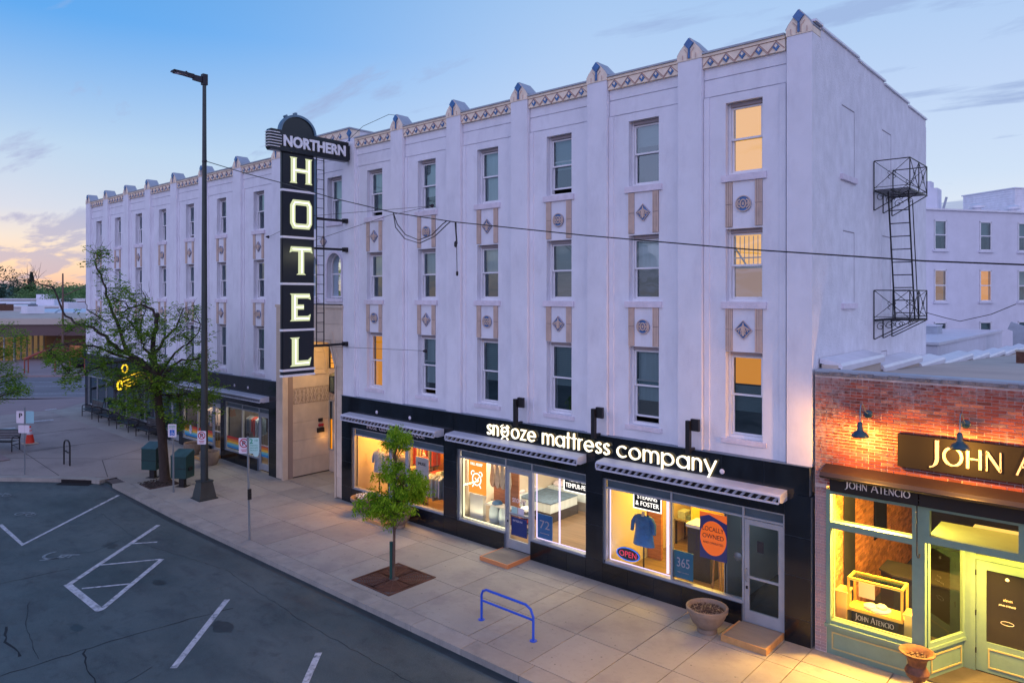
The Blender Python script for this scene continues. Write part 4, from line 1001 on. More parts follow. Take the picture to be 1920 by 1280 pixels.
def rack(x0, x1, y, zf, label, cols, h=.75, top=1.25, name='clothes_rack', rz=0, dzr=.1):
    t = thing(name, label, 'clothes rack', ((x0 + x1) / 2, y, zf), rz); L_ = (x1 - x0) / 2
    b = MB(); b.tube([(-L_, 0, 0), (-L_, 0, top), (L_, 0, top), (L_, 0, 0)], .013, 6); b.tube([(-L_, -.2, .02), (-L_, .2, .02)], .013, 6); b.tube([(L_, -.2, .02), (L_, .2, .02)], .013, 6); b.build('rail', M['steel'], t)
    n = int(2 * L_ / dzr); r_ = random.Random(int(x0 * 100))
    for i in range(n):
        c = r_.choice(cols); g = MB(); w = r_.uniform(.34, .42); hh = h * r_.uniform(.8, 1.1)
        g.prism([(-.03, 0), (.03, 0), (w / 2, -.09), (w / 2 * 1.05, -hh), (-w / 2 * 1.05, -hh), (-w / 2, -.09)], lambda a, b_, d: (d, a, b_), -.028, .028)
        g.build('hanging_garment', M[c], t, loc=(-L_ + (i + .5) * 2 * L_ / n, 0, top - .03)).rotation_euler = (0, 0, r_.uniform(-.25, .25))
    return t
rack(-12.2, -10.85, .75, .12, 'clothes rack with blue and white garments beside the planter window', ['denim', 'paleblue', 'sign_white', 'beige', 'greycloth'])
rack(-12.2, -10.8, 3.2, .12, 'dark clothes rack at the back of the orange lit clothes shop', ['greycloth', 'beige', 'shop_dark', 'denim'], top=2.0)
rack(-23.9, -22.8, 1.0, .15, 'clothes rack behind the left rainbow striped window pane', ['denim', 'redcloth', 'paleblue', 'greycloth', 'beige'], top=1.75)
rack(-22.6, -21.5, 1.2, .15, 'clothes rack behind the right rainbow striped window pane', ['greycloth', 'denim', 'shop_dark', 'beige', 'sign_white'], top=2.0)
rack(-27.9, -26.8, 1.0, .18, 'clothes rack behind the far rainbow window with the oval sticker', ['denim', 'sign_white', 'beige', 'redcloth'], top=1.7)
rack(-26.5, -25.4, 1.2, .18, 'clothes rack beside the door numbered 62', ['redcloth', 'beige', 'denim', 'greycloth'], top=1.8)
mannequin((-20.95, .5, .15), M['beige'], 'pale dress form behind the glass door at the end of the left shopfront', .75, .40, 1.75)
# hanging sign in clothes shop
t = thing('hanging_window_sign', 'white cloth banner reading MUSE hanging in the clothes shop window', 'sign', (-11.9, .25, 1.35))
b = MB(); b.box(-.30, .30, -.01, .01, 0, .62); b.build('panel', M['white_board'], t)
text('lettering', 'MUSE', M['sign_black'], t, FR(-.012), -.17, .17, .38, .47); b = MB(); b.tube([(-.28, 0, .62), (-.28, 0, 1.1)], .004, 4); b.tube([(.28, 0, .62), (.28, 0, 1.1)], .004, 4); b.build('cord', M['black_metal'], t)
for s_, a_, b_ in (('MUSE', -14.3, -13.78), ('CLOTHING', -13.66, -12.66), ('BOUTIQUE', -12.54, -11.45)): text('shop_name_lettering', s_, M['sign_white'], hotel, FR(YF), a_, b_, 2.635, 2.78, d=.004, thick=.012)
# ---- mattress shop left window
t = thing('light_box_poster', 'glowing orange poster with a white alarm clock in the mattress shop window', 'poster', (-9.6, .35, 1.25))
b = MB(); b.box(-.33, .33, -.03, .03, 0, 1.05); b.build('panel', M['poster_orange'], t)
f = FR(-.032); b = MB(); b.ribbon(circ(0, .42, .17, n=24), .035, f, 0, .006, closed=True); b.ribbon([(-.07, .46), (0, .38), (.10, .50)], .028, f, 0, .006)
b.ribbon(arc(-.15, .58, .07, .07, 40, 230, 8), .03, f, 0, .006); b.ribbon(arc(.15, .58, .07, .07, -50, 140, 8), .03, f, 0, .006); b.ribbon([(-.12, .26), (-.17, .18)], .035, f, 0, .006); b.ribbon([(.12, .26), (.17, .18)], .035, f, 0, .006)
b.build('clock_symbol', M['white_glow'], t); text('lettering', 'FALL ASLEEP', M['white_glow'], t, f, -.24, .24, .82, .90)
t = thing('towel_rail', 'row of cream towels hanging against the orange brick wall', 'towels', (-8.95, .62, 1.5))
b = MB(); b.box(-.42, .55, .18, .22, -1.2, .95); b.build('brick_backing', M['brick_in'], t)
for i in range(4):
    b = MB(); b.prism([(-.02, .8), (.03, .8), (.09, .15), (.06, .0), (0, -.05), (-.07, .02), (-.10, .12)], FR(0), -.04, .04); b.build('towel', M['beige'], t, loc=(-.28 + i * .2, 0, .0))
t = thing('display_shelf', 'white shelf unit with two pillows and a folded blue cloth', 'shelf', (-8.85, .55, .12))
b = MB(); b.box(-.48, .42, -.16, .14, .86, .90); b.box(-.48, .42, -.16, .14, .30, .34); b.build('shelf', M['white_board'], t)
for x in (-.25, .12): b = MB(); b.lathe([(.0, 0), (.13, .01), (.17, .12), (.16, .36), (.12, .48), (0, .5)], (x, 0, .345), 10); b.build('pillow', M['curtain'], t, smooth=True)
b = MB(); b.lathe([(.15, 0), (.16, .03), (.10, .09), (0, .10)], (-.15, 0, .902), 12); b.build('folded_cloth', M['pyjama'], t, smooth=True)
t = thing('grey_cabinet', 'pale grey panel standing under the orange poster', 'panel', (-9.6, .4, .12)); b = MB(); b.box(-.33, .2, -.03, .1, 0, 1.1); b.build('panel', M['white_board'], t)
# beds seen through the middle window
for k, (x, y) in enumerate(((-9.0, 4.75), (-9.5, 3.1))):
    t = thing('bed', ('wooden bed with cream mattress at the back of the mattress shop', 'bed with dark blue blanket behind the glass shop door')[k], 'bed', (x, y, .12))
    b = MB(); b.box(-1.0, 1.0, -.7, .7, .0, .28); b.build('bed_frame', M['shop_dark'] if k else M['plywood'], t)
    b = MB(); b.box(-.97, .97, -.68, .68, .28, .55); b.build('mattress', M['curtain'], t); b = MB(); b.box(-.3, .98, -.69, .69, .55, .58); b.build('blanket', M['denim'] if k else M['beige'], t)
    for s in (-.3, .3): b = MB(); b.lathe([(0, 0), (.25, .02), (.27, .08), (.2, .14), (0, .16)], (-.7, s, .55), 10); b.build('pillow', M['sign_white'], t, smooth=True)
t = thing('wood_counter', 'long pale timber counter deep inside the mattress shop', 'counter', (-6.9, 4.4, .12))
b = MB(); b.box(-.9, .9, -.25, .25, 0, .95); b.build('counter', M['beige'], t); b = MB(); b.box(-.95, .95, -.3, .3, .95, 1.0); b.build('counter_top', M['shop_dark'], t)
def glow_sign(x, y, z, w, h, label, lines):
    t = thing('lit_window_sign', label, 'sign', (x, y, z)); b = MB(); b.box(-w / 2, w / 2, 0, .04, 0, h); b.build('panel', M['sign_dark'], t)
    b = MB(); b.ribbon([(-w / 2, 0), (w / 2, 0), (w / 2, h), (-w / 2, h)], .025, FR(0), 0, .012, closed=True); b.build('border', M['white_glow'], t)
    for s, a, c_, d_, e in lines: text('lettering', s, M['white_glow'], t, FR(0), a, c_, d_, e)
glow_sign(-5.95, .35, 1.93, .95, .38, 'lit white lettered sign at the top right of the middle shop window', [('ALL NEW SERIES', -.30, .30, .26, .32), ('TEMPUR-PEDIC', -.42, .42, .09, .21)])
glow_sign(-3.9, .3, 1.90, .75, .40, 'lit sign reading STEARNS & FOSTER above the blue pyjamas', [('STEARNS', -.27, .27, .24, .34), ('& FOSTER', -.32, .32, .08, .19)])
def leaning_card(x, z, w, h, m, big, small, label):
    t = thing('window_card', label, 'sign', (x, .13, z)); b = MB(); b.box(-w / 2, w / 2, 0, .012, 0, h); b.build('card', m, t)
    text('number', big, M['sign_white'], t, FR(0), -w * .33, w * .33, h * .42, h * .76); text('lettering', small, M['sign_white'], t, FR(0), -w * .3, w * .3, h * .2, h * .26); return t
leaning_card(-6.9, .58, .50, .64, mat('sky_blue_card', (.05, .24, .62), .5), '72', 'month financing', 'blue card with the number 72 in the corner of the middle window')
leaning_card(-2.86, .58, .48, .62, mat('teal_card', (.03, .22, .38), .5), '365', 'night comfort', 'teal card with the number 365 in the window corner')
# blue pyjamas
t = mannequin((-4.15, .55, .12), M['pyjama'], 'royal blue satin pyjama shirt on a dress form behind the open sign', .74, .52, 1.56, 0, 'pyjama_form')
t = thing('open_sign', 'oval OPEN sign in red and blue on the window sill', 'sign', (-4.35, .16, .58))
b = MB(); b.prism(circ(0, .2, .33, .16, n=28), FR(0), -.02, .0); b.build('panel', M['sign_black'], t)
b = MB(); b.ribbon(circ(0, .2, .315, .15, n=28), .022, FR(.0), .0, .012, closed=True); b.build('blue_tube', emis('open_blue', (.05, .18, .9), .9), t); text('lettering', 'OPEN', emis('open_red', (.75, .05, .12), .8), t, FR(0), -.24, .24, .13, .27)
t = thing('locally_owned_poster', 'orange and navy poster reading LOCALLY OWNED hanging in the window', 'poster', (-2.15, .16, 1.18)); f = FR(0)
b = MB(); b.box(-.32, .32, 0, .012, 0, 1.02); b.build('panel', mat('poster_navy', (.05, .06, .30), .5), t); b = MB(); b.prism(circ(0, .47, .31, .38, n=28), f, 0, .004); b.build('orange_disc', emis('poster_disc', (.78, .13, .02), .75), t)
b = MB(); b.prism([(-.32, 1.02), (-.32, .9), (-.1, .98), (.32, .84), (.32, 1.02)], f, 0, .003); b.build('orange_corner', MATS['poster_disc'], t)
for s, a, z0, z1 in (('LOCALLY', .25, .62, .72), ('OWNED', .25, .46, .56), ('AND OPERATED', .24, .34, .39)): text('lettering', s, M['sign_black'], t, f, -a, a, z0, z1, d=.006)
t = thing('easel', 'yellow wooden easel legs under the LOCALLY OWNED poster', 'easel', (-2.15, .35, .12)); b = MB()
for x, y in ((-.12, 0), (.05, .1), (.16, 0)): b.beam((x, y, 0), (x * .6, 0, 1.15), .03)
b.build('frame', M['step_edge'], t)
t = thing('office_desk', 'white desk inside the yellow lit shop', 'desk', (-2.9, 3.4, .12)); b = MB(); b.box(-.6, .6, -.35, .35, .72, .76); b.build('desk_top', M['white_board'], t)
for x in (-.55, .55):
    b = MB(); b.box(x - .03, x + .03, -.3, .3, 0, .72); b.build('leg', M['shop_dark'], t)
t = thing('dark_cabinet', 'dark cabinet with white top behind the light strip post', 'cabinet', (-3.1, 1.6, .12)); b = MB(); b.box(-.3, .3, -.25, .25, 0, 1.25); b.build('body', M['shop_dark'], t); b = MB(); b.box(-.33, .33, -.28, .28, 1.25, 1.33); b.build('cabinet_top', M['white_board'], t)
b = MB(); b.box(-3.75, -3.7, 2.2, 5.5, .12, 2.95); b.build('partition', M['yellow_wall'], hotel); b = MB(); b.box(-4.85, -4.45, 1.9, 2.0, .12, 2.95); b.build('partition', M['brick_in'], hotel)
b = MB(); b.tube([(-1.55, .35, .8), (-1.55, .35, 2.5)], .035, 8); b.lathe([(.10, 0), (.10, .05), (.04, .08)], (-1.62, .3, 1.35), 10, (0, -1, 0)); b.build('sprinkler_pipe', M['steel'], hotel, smooth=True)
b = MB(); b.box(-1.11, -.97, YG - .004, YG - .001, 1.62, 1.86); b.build('door_decal', M['sign_black'], d3)
text('door_name', 'snooze', M['sign_white'], d2, FR(YG - .002), -7.98, -7.50, 1.38, 1.50, d=.001, thick=.002)
b = MB(); b.box(-8.02, -7.46, YG - .004, YG - .001, .48, .98); po = b.build('door_poster', mat('navy_poster', (.01, .03, .16), .5), d2); text('lettering', 'MATTRESS SALE', M['sign_white'], po, FR(YG - .005), -7.96, -7.62, .86, .91, d=.001, thick=.002)
for a_, c_ in ((-8.02, -7.80), (-7.78, -7.56)): b = MB(); b.box(a_, c_, YG - .004, YG - .001, 1.02, 1.26); b.build('door_notice', M['sign_mint' if a_ < -8 else 'sign_white'], d2)
# more stock and fittings, so the windows read as full shops
r5 = random.Random(40)
for k, (x, y, w) in enumerate(((-14.7, 3.3, .5), (-13.7, 3.35, .7), (-12.6, 3.4, .5), (-9.7, 5.2, .5), (-8.2, 5.3, .8), (-6.2, 5.3, .6), (-4.2, 5.3, .5))):
    t = thing('wall_picture', ('framed picture on the orange shop wall behind the dress forms', 'wide framed print on the orange shop wall', 'framed print on the orange wall near the clothes racks', 'picture on the rear wall of the mattress shop, far left', 'wide picture on the rear wall of the mattress shop', 'picture on the rear wall over the wooden bed', 'picture on the yellow rear wall behind the pyjama form')[k], 'picture', (x, y, 1.5))
    b = MB(); b.box(-w / 2, w / 2, 0, .04, 0, .6); b.build('frame', M['step_edge'], t); b = MB(); b.box(-w / 2 + .05, w / 2 - .05, -.005, 0, .05, .55); b.build('print', M[('greycloth', 'denim', 'redcloth')[k % 3]], t)
for k, (x, y, z0) in enumerate(((-14.6, 2.0, .12), (-13.2, 2.3, .12), (-9.5, 1.6, .12), (-4.4, 3.6, .12))):
    t = thing('display_table', ('low table with folded clothes left in the clothes shop', 'low table with folded clothes in the middle of the clothes shop', 'small table with bedding samples behind the towels', 'small table with cushions behind the pyjama form')[k], 'table', (x, y, z0))
    b = MB(); b.box(-.45, .45, -.3, .3, .66, .70); b.build('table_top', M['plywood'], t)
    for sx in (-.4, .4):
        for sy in (-.25, .25): b = MB(); b.box(sx - .02, sx + .02, sy - .02, sy + .02, 0, .66); b.build('leg', M['black_metal'], t)
    for i in range(3):
        h = r5.uniform(.08, .22); b = MB(); b.box(-.38 + i * .27, -.16 + i * .27, -.2, .15, .70, .70 + h); b.build('folded_stack', M[r5.choice(['paleblue', 'beige', 'redcloth', 'curtain', 'denim'])], t)
for k, (x, y) in enumerate(((-14.2, 1.6), (-12.8, 1.6), (-11.4, 1.6), (-9.2, 2.2), (-6.5, 2.0), (-4.0, 1.8), (-2.6, 1.8))):
    t = thing('ceiling_spot', 'small round lit ceiling lamp ' + ('above the paler dress forms', 'above the clothes shop door', 'above the hanging MUSE banner', 'above the cream towels', 'behind the right pane of the middle shop', 'above the blue pyjama form', 'above the LOCALLY OWNED poster')[k], 'ceiling lamp', (x, y, 2.86), 0, 'round ceiling lamps inside the shops'); b = MB(); b.lathe([(.09, .05), (.09, 0), (0, 0)], (0, 0, 0), 12); b.build('lens', emis('spot_lens', (1, .85, .6), 5), t)
mannequin((-12.9, 1.2, .12), M['redcloth'], 'red top on a dress form behind the clothes shop door', .62, .40, 1.6)
rack(-15.0, -13.9, 2.7, .12, 'clothes rack at the back left of the orange lit clothes shop', ['greycloth', 'beige', 'redcloth', 'denim'], top=1.5)
t = thing('cushion_stack', 'stack of coloured cushions beside the white pillows', 'cushions', (-8.5, 1.3, .12))
for i in range(5): b = MB(); b.lathe([(0, 0), (.2, .02), (.23, .07), (.2, .12), (0, .14)], (0, 0, i * .15), 12); b.build('cushion', M[('denim', 'beige', 'redcloth', 'paleblue', 'curtain')[i]], t, smooth=True)
# ---- channel letters: snooze mattress company
sg = thing('illuminated_shop_sign', 'glowing white lettering reading snooze mattress company over the middle shopfront', 'sign', (0, 0, 0)); fs = FR(YF - .02)
def geo_word(w, a0, a1, zb, xh, par):
    clk = .16 if w == 'snooze' else 0.0; tot = sum(GEO[c][0] for c in w) + .17 * (len(w) - 1) + 2 * clk; k = (a1 - a0) / tot; x = a0
    for i, c in enumerate(w):
        if i in (2, 3): x += clk * k
        for m_, wd, d0, d1 in ((M['snooze_halo'], .15, .0, .02), (M['snooze'], .115, .02, .06)):  # wider glowing back ribbon stands in for the halo round each letter
            mb = MB()
            for s in GEO[c][1]: mb.ribbon([(x + p[0] * k, zb + p[1] * xh) for p in s], wd * xh, fs, d0, d1)
            if w == 'snooze' and i == 2:
                mb.ribbon([(x + p[0] * k, zb + p[1] * xh) for p in [(.34, .60), (.48, .44), (.68, .62)]], wd * .45 * xh, fs, d0, d1)
                for a0_ in (30, 105): mb.ribbon([(x + p[0] * k, zb + p[1] * xh) for p in arc(.5, .52, .66, .66, a0_ + 6, a0_ + 38, 6)], wd * .55 * xh, fs, d0, d1)
                for s_ in (-1, 1): mb.ribbon([(x + (.5 + s_ * .26) * k, zb - .03 * xh), (x + (.5 + s_ * .42) * k, zb - .2 * xh)], wd * .6 * xh, fs, d0, d1)
            if m_ is M['snooze_halo']: par_ = mb.build('letter_halo', m_, par)
            else: mb.build('letter', m_, par)
        x += (GEO[c][0] + .17) * k
geo_word('snooze', -8.78, -7.02, 3.15, .29, sg); geo_word('mattress', -6.80, -4.70, 3.15, .29, sg); geo_word('company', -4.50, -1.95, 3.15, .29, sg)
# square black lamps on posts above the lettering
for k, x in enumerate((-7.55, -5.03, -2.51)):
    t = thing('black_post_lamp', ('square black lamp on a post above the letters of snooze', 'square black lamp on a post above the letters of mattress', 'square black lamp on a post above the letters of company')[k], 'lamp', (x, -.30, 3.55), group='black post lamps over the shop lettering')
    b = MB(); b.box(-.05, .05, -.05, .05, 0, .72); b.box(-.03, .03, .05, .25, .04, .10); b.build('post', M['black_metal'], t)
    b = MB(); b.box(.04, .23, .02, .10, .50, .76); b.build('lamp_head', M['black_metal'], t); b = MB(); b.box(.0, .06, .05, .20, .60, .66); b.build('arm', M['black_metal'], t)

# ================================================================== ENTRANCE PORTAL (limestone)
ex0, ex1 = -19.97, -15.73
def block(x0, x1, y0, y1, z0, z1, g=.004, axis='f', name='stone_block'):
    mb = MB()
    if axis == 'f': mb.box(x0 + g, x1 - g, y0, y1, z0 + g, z1 - g)
    else: mb.box(x0, x1, y0 + g, y1 - g, z0 + g, z1 - g)
    return mb.build(name, M['lime'], hotel)
bk = MB(); bk.box(ex0, -19.53, .02, .40, 0, 6.60); bk.box(-16.04, ex1, .02, .40, 0, 6.60); bk.box(-19.53, -16.04, .02, .40, 5.45, 6.60)
bk.prism([(-19.53, 4.55), (-19.12, 5.46), (-19.53, 5.46)], FR(0), -.40, -.02); bk.prism([(-16.04, 4.55), (-16.41, 5.46), (-16.04, 5.46)], FR(0), -.40, -.02); bk.build('portal_core', M['flute_dark'], hotel)
zz = [0.06, .75, 1.5, 2.25, 3.0, 3.75, 4.55]
for a, b in zip(zz, zz[1:]):
    block(ex0, -19.55, -.05, .40, a, b); block(-16.02, ex1, -.05, .40, a, b)
zc = [4.55, 5.46, 6.02, 6.58]; xg = [ex0, -18.95, -17.85, -16.75, ex1]
for j, (a, b) in enumerate(zip(zc, zc[1:])):
    if j == 0:
        for pts in ([(ex0 + .004, 4.554), (-19.55, 4.554), (-19.13, 5.456), (ex0 + .004, 5.456)], [(-16.02, 4.554), (ex1 - .004, 4.554), (ex1 - .004, 5.456), (-16.40, 5.456)]):
            mb = MB(); mb.prism(pts, FR(0), -.40, .05); mb.build('stone_block', M['lime'], hotel)
    else:
        for c_, d_ in zip(xg, xg[1:]): block(c_, d_, -.05, .40, a, b)
mb = MB(); mb.box(ex0 - .02, ex1 + .02, -.09, .42, 6.58, 6.68); mb.build('portal_moulding', M['lime'], hotel)
mb = MB(); mb.ribbon([(-19.50, .02), (-19.50, 4.55), (-19.10, 5.41), (-16.44, 5.41), (-16.07, 4.55), (-16.07, .02)], .07, FR(-.05), -.2, .03); mb.build('portal_rib', M['lime'], hotel)
for a, b in ((-16.30, -15.95), (-19.62, -19.27)): mb = MB(); s = 1 if a > -17 else -1; mb.ribbon([(a if s > 0 else b, 5.75), (b if s > 0 else a, 4.85)], .05, FR(-.05), 0, .03); mb.build('portal_rib', M['lime'], hotel)
# vestibule
for a, b in ((0, 2.83), (3.45, 5.46)):
    n = 4 if a == 0 else 3
    for i in range(n): block(-19.70, -19.55, .40, 2.05, a + (b - a) * i / n + (.05 if i == 0 and a == 0 else 0), a + (b - a) * (i + 1) / n, axis='s')
mb = MB(); mb.box(-19.70, -19.545, .40, 2.05, 2.83, 3.45); mb.build('carved_band', M['lime_dark'], hotel)
mb = MB(); r_ = random.Random(3)
for i in range(9):
    y = .5 + i * .17; mb.ribbon([(y, 2.88), (y + .09, 3.14), (y, 3.40)], .02, SIDE(-19.545), 0, .015); mb.ribbon([(y + .09, 2.88), (y, 3.14), (y + .09, 3.40)], .016, SIDE(-19.545), 0, .02)
mb.build('carved_pattern', M['lime'], hotel)
mb = MB(); mb.ribbon([(1.25, 3.95), (1.25, 4.6), (1.38, 5.0), (1.75, 5.0), (1.88, 4.6), (1.88, 3.95)], .05, SIDE(-19.55), 0, .03, closed=True); mb.build('side_arch_frame', M['lime'], hotel)
mb = MB(); mb.box(-16.04, -15.9, .40, 2.05, .05, 5.46); mb.build('vestibule_wall', M['lime'], hotel)
mb = MB(); mb.box(-19.55, -16.04, 2.05, 2.2, .0, .85); mb.box(-19.27, -18.9, 2.05, 2.2, .85, 2.86); mb.box(-17.0, -16.04, 2.05, 2.2, .85, 2.86); mb.box(-19.55, -16.04, 2.05, 2.2, 2.86, 4.12)
mb.box(-19.55, -16.04, 2.05, 2.2, 5.3, 5.46); mb.build('vestibule_wall', M['lime'], hotel)
mb = MB(); mb.box(-19.55, -16.04, 2.035, 2.05, 2.83, 3.45); mb.build('carved_band', M['lime_dark'], hotel)
mb = MB(); mb.box(-19.55, -16.04, .40, 2.2, 5.46, 5.55); mb.build('vestibule_ceiling', M['lime'], hotel)
# lattice lit window above the doors
w = MB(); w.box(-19.55, -19.52, 2.03, 2.1, 4.12, 5.3)
for i in range(12): w.box(-19.5 + i * .30, -19.488 + i * .30, 2.03, 2.06, 4.12, 5.3)
for i in range(6): w.box(-19.55, -16.04, 2.035, 2.058, 4.12 + i * .2, 4.14 + i * .2)
wo = w.build('lattice_window', M['dark_metal'], hotel); p = MB(); p.box(-19.55, -16.04, 2.10, 2.12, 4.12, 5.3); p.build('pane', mat('amber_glass', (.6, .3, .08), .3, emit=(.75, .30, .04), estr=.75, var=.2, vscale=5), wo)
w = MB(); w.ribbon([(-19.52, .88), (-19.27, .88), (-19.27, 2.83), (-19.52, 2.83)], .05, FR(2.05), 0, .03, closed=True); wo = w.build('side_light', M['alu'], hotel)
p = MB(); p.use(M['lit_orange']).box(-19.52, -19.27, 2.1, 2.12, .88, 2.08); p.use(M['transom']).box(-19.52, -19.27, 2.1, 2.12, 2.08, 2.83); p.build('pane', None, wo)
w = MB(); w.box(-18.9, -18.82, 2.05, 2.12, .06, 2.86); w.box(-17.08, -17.0, 2.05, 2.12, .06, 2.86); w.box(-17.99, -17.91, 2.05, 2.12, .06, 2.78); w.box(-18.82, -17.08, 2.05, 2.12, 2.78, 2.86); do = w.build('entrance_door', M['dark_metal'], hotel)
for a, b in ((-18.82, -17.99), (-17.91, -17.08)): p = MB(); p.box(a, b, 2.09, 2.10, .06, 2.78); p.build('pane', M['dark_glass'], do)
p = MB(); p.box(-18.9, -17.0, 2.19, 2.2, .0, 2.86); p.build('lobby_glow', M['lit_brown'], hotel)
p = MB(); p.box(-19.3, -16.3, .50, .53, 5.40, 5.43); p.build('light_strip', M['led_warm'], hotel)
area('vestibule_light', (-17.8, 1.1, 5.38), 2.4, 45, (1, .66, .26), sy=1.0)
t = thing('wall_lantern', 'tall black glass lantern hanging at the right side of the stone entrance', 'lantern', (-17.92, 1.2, 3.30))
b = MB()
for x, y in ((-.15, -.15), (.15, -.15), (.15, .15), (-.15, .15)): b.box(x - .012, x + .012, y - .012, y + .012, .08, .70)
b.lathe([(.0, 0), (.10, .03), (.20, .08), (.20, .11)], (0, 0, 0), 8); b.lathe([(.24, .68), (.24, .71), (.10, .80), (.0, .84)], (0, 0, 0), 8); b.build('cage', M['black_metal'], t)
b = MB(); b.lathe([(.05, .12), (.05, .6)], (0, 0, 0), 10); b.build('lamp_glass', mat('frosted_lamp', (.6, .62, .58), .4), t); b = MB(); b.box(-.14, .14, -.14, .14, .12, .66); b.build('glass_case', M['dark_glass'], t); b = MB(); b.tube([(0, 0, .84), (0, 0, 2.1)], .012, 5); b.build('chain', M['black_metal'], t)
t = thing('alarm_bell', 'red and black alarm fixture on the stone side wall', 'alarm', (-19.545, 1.62, 1.62)); b = MB(); b.box(0, .08, -.15, .15, 0, .18); b.build('lower_box', M['black_metal'], t); b = MB(); b.box(0, .06, -.09, .09, .42, .55); b.build('upper_box', M['black_metal'], t)
b = MB(); b.lathe([(.06, 0), (.06, .04), (0, .05)], (0, -.03, .28), 12, (1, 0, 0)); b.lathe([(.06, 0), (.06, .04), (0, .05)], (0, .09, .28), 12, (1, 0, 0)); b.build('bell', M['sign_red'], t)
point('alarm_glow', (-19.35, 1.75, 1.45), 1.6, (1, .5, .12), .05)

# ================================================================== PROJECTING HOTEL SIGN
hs = thing('hotel_blade_sign', 'tall black vertical neon sign reading NORTHERN HOTEL projecting from the facade', 'sign', (-15.5, 0, 0))
X0, X1 = .03, .13                                            # relative to the empty at x = -15.5
def S_(d=0): return lambda a, b, dd: (X1 + d + dd, a, b)
b = MB(); b.box(X0, X1 - .01, -2.54, -1.38, 4.46, 11.55); b.build('sign_body', M['sign_side'], hs)
bounds = [11.50, 10.36, 8.88, 7.40, 5.93, 4.66]
for i in range(5):
    z1, z0 = bounds[i] - (.05 if i else 0), bounds[i + 1] + .03
    for s in (1, -1):
        b = MB(); xx = X1 if s > 0 else X0; b.box(min(xx, xx + s * .03), max(xx, xx + s * .03), -2.52, -1.40, z0, z1); b.build('sign_panel', M['sign_box'], hs)
for z in bounds[1:]:
    b = MB(); b.box(X0 - .03, X1 + .04, -2.545, -1.36, z - .045, z + .025); b.build('trim_strip', M['sign_trim'], hs)
b = MB(); b.box(X0 - .03, X1 + .04, -2.545, -1.36, 4.44, 4.51); b.build('trim_strip', M['sign_trim'], hs); b = MB(); b.box(X0 - .02, X1 + .03, -2.53, -1.39, 4.51, 4.615); b.build('sign_panel', M['sign_box'], hs)
b = MB(); b.box(-.06, .06, -1.38, -1.25, 9.2, 11.5); b.box(-.03, .03, -1.25, -1.2, 10.0, 11.5); b.build('side_fin', M['sign_edge'], hs)
def hl(name, polys, tubes, z0, z1, ya=-2.26, yb=-1.50):
    fn = S_(.03)
    T = lambda p: (ya + p[0] * (yb - ya), z0 + p[1] * (z1 - z0))
    mb = MB()
    for kind, q in polys:
        if kind == 'p': mb.prism([T(v) for v in q], fn, 0, .03)
        else: mb.ribbon([T(v) for v in q[0]], q[1], fn, 0, .03, closed=True)
    o = mb.build('letter', M['neon_face'], hs)
    tb = MB()
    for t_ in tubes: tb.tube([fn(*T(v), .05) for v in t_], .014, 6)
    tb.build('neon_tube', M['neon'], o); return o
H = [('p', [(-.03, 0), (.30, 0), (.27, .06), (.27, .42), (.73, .42), (.73, .06), (.70, 0), (1.03, 0), (.98, .06), (.98, .94), (1.03, 1), (.70, 1), (.73, .94), (.73, .58), (.27, .58), (.27, .94), (.30, 1), (-.03, 1), (.02, .94), (.02, .06)])]
hl('H', H, [[(.14, .06), (.14, .94)], [(.86, .06), (.86, .94)], [(.14, .5), (.86, .5)]], 10.60, 11.42)
rr = [(.14, .10), (.0 + .10, .2), (.10, .8), (.18, .92), (.82, .92), (.90, .8), (.90, .2), (.82, .08), (.18, .08)]
hl('O', [('r', (rr[1:], .17))], [rr[1:] + [rr[1]]], 9.16, 10.06)
hl('T', [('p', [(.28, 0), (.72, 0), (.63, .06), (.63, .82), (.94, .82), (1.04, .78), (.98, 1), (.02, 1), (-.04, .78), (.06, .82), (.37, .82), (.37, .06)])], [[(.08, .91), (.92, .91)], [(.5, .06), (.5, .91)]], 7.68, 8.58)
hl('E', [('p', [(-.02, 0), (.90, 0), (.95, .24), (.84, .18), (.32, .18), (.32, .42), (.62, .42), (.62, .60), (.32, .60), (.32, .82), (.84, .82), (.95, .78), (.90, 1), (-.02, 1), (.05, .94), (.05, .06)])], [[(.18, .06), (.18, .94)], [(.18, .91), (.85, .91)], [(.18, .51), (.58, .51)], [(.18, .09), (.85, .09)]], 6.20, 7.08)
hl('L', [('p', [(-.02, 0), (.90, 0), (.98, .28), (.84, .19), (.36, .19), (.36, .94), (.42, 1), (-.02, 1), (.07, .94), (.07, .06)])], [[(.21, .94), (.21, .10), (.85, .10)]], 4.76, 5.68)
# cross box with the hotel's name
nb = MB(); nb.use(M['sign_box'])
prof = [(-3.02, 11.62), (-2.97, 11.55), (-.09, 11.55), (-.09, 12.20), (-2.97, 12.20), (-3.02, 12.13)]
nb.prism(prof, lambda a, c_, d: (d, a, c_), X0 - .04, X1 + .10); nb.box(X0, X1 + .04, -.09, .10, 11.63, 12.10); no = nb.build('name_box', None, hs)
for i in range(6):
    b = MB(); z = 11.66 + i * .088; b.tube([(X1 + .125, -2.62 - (.06 if i in (0, 5) else 0), z), (X1 + .125, -2.99, z), (X1 + .07, -3.05, z), (X0 - .02, -3.05, z)], .014, 6); b.build('chrome_bar', M['sign_trim'], no, smooth=True)
me = text('lettering', 'NORTHERN', M['sign_trim'], no, lambda a, c_, d: (X1 + .10 + d, a, c_), -2.56, -.24, 11.70, 12.06, d=.01, thick=.04, bold=.04)
b = MB(); b.prism([(-1.96 + .60 * math.cos(PI * i / 20), 12.20 + .52 * math.sin(PI * i / 20)) for i in range(21)], lambda a, c_, d: (d, a, c_), X0 + .02, X1 - .02); b.build('dome_panel', M['sign_box'], hs)
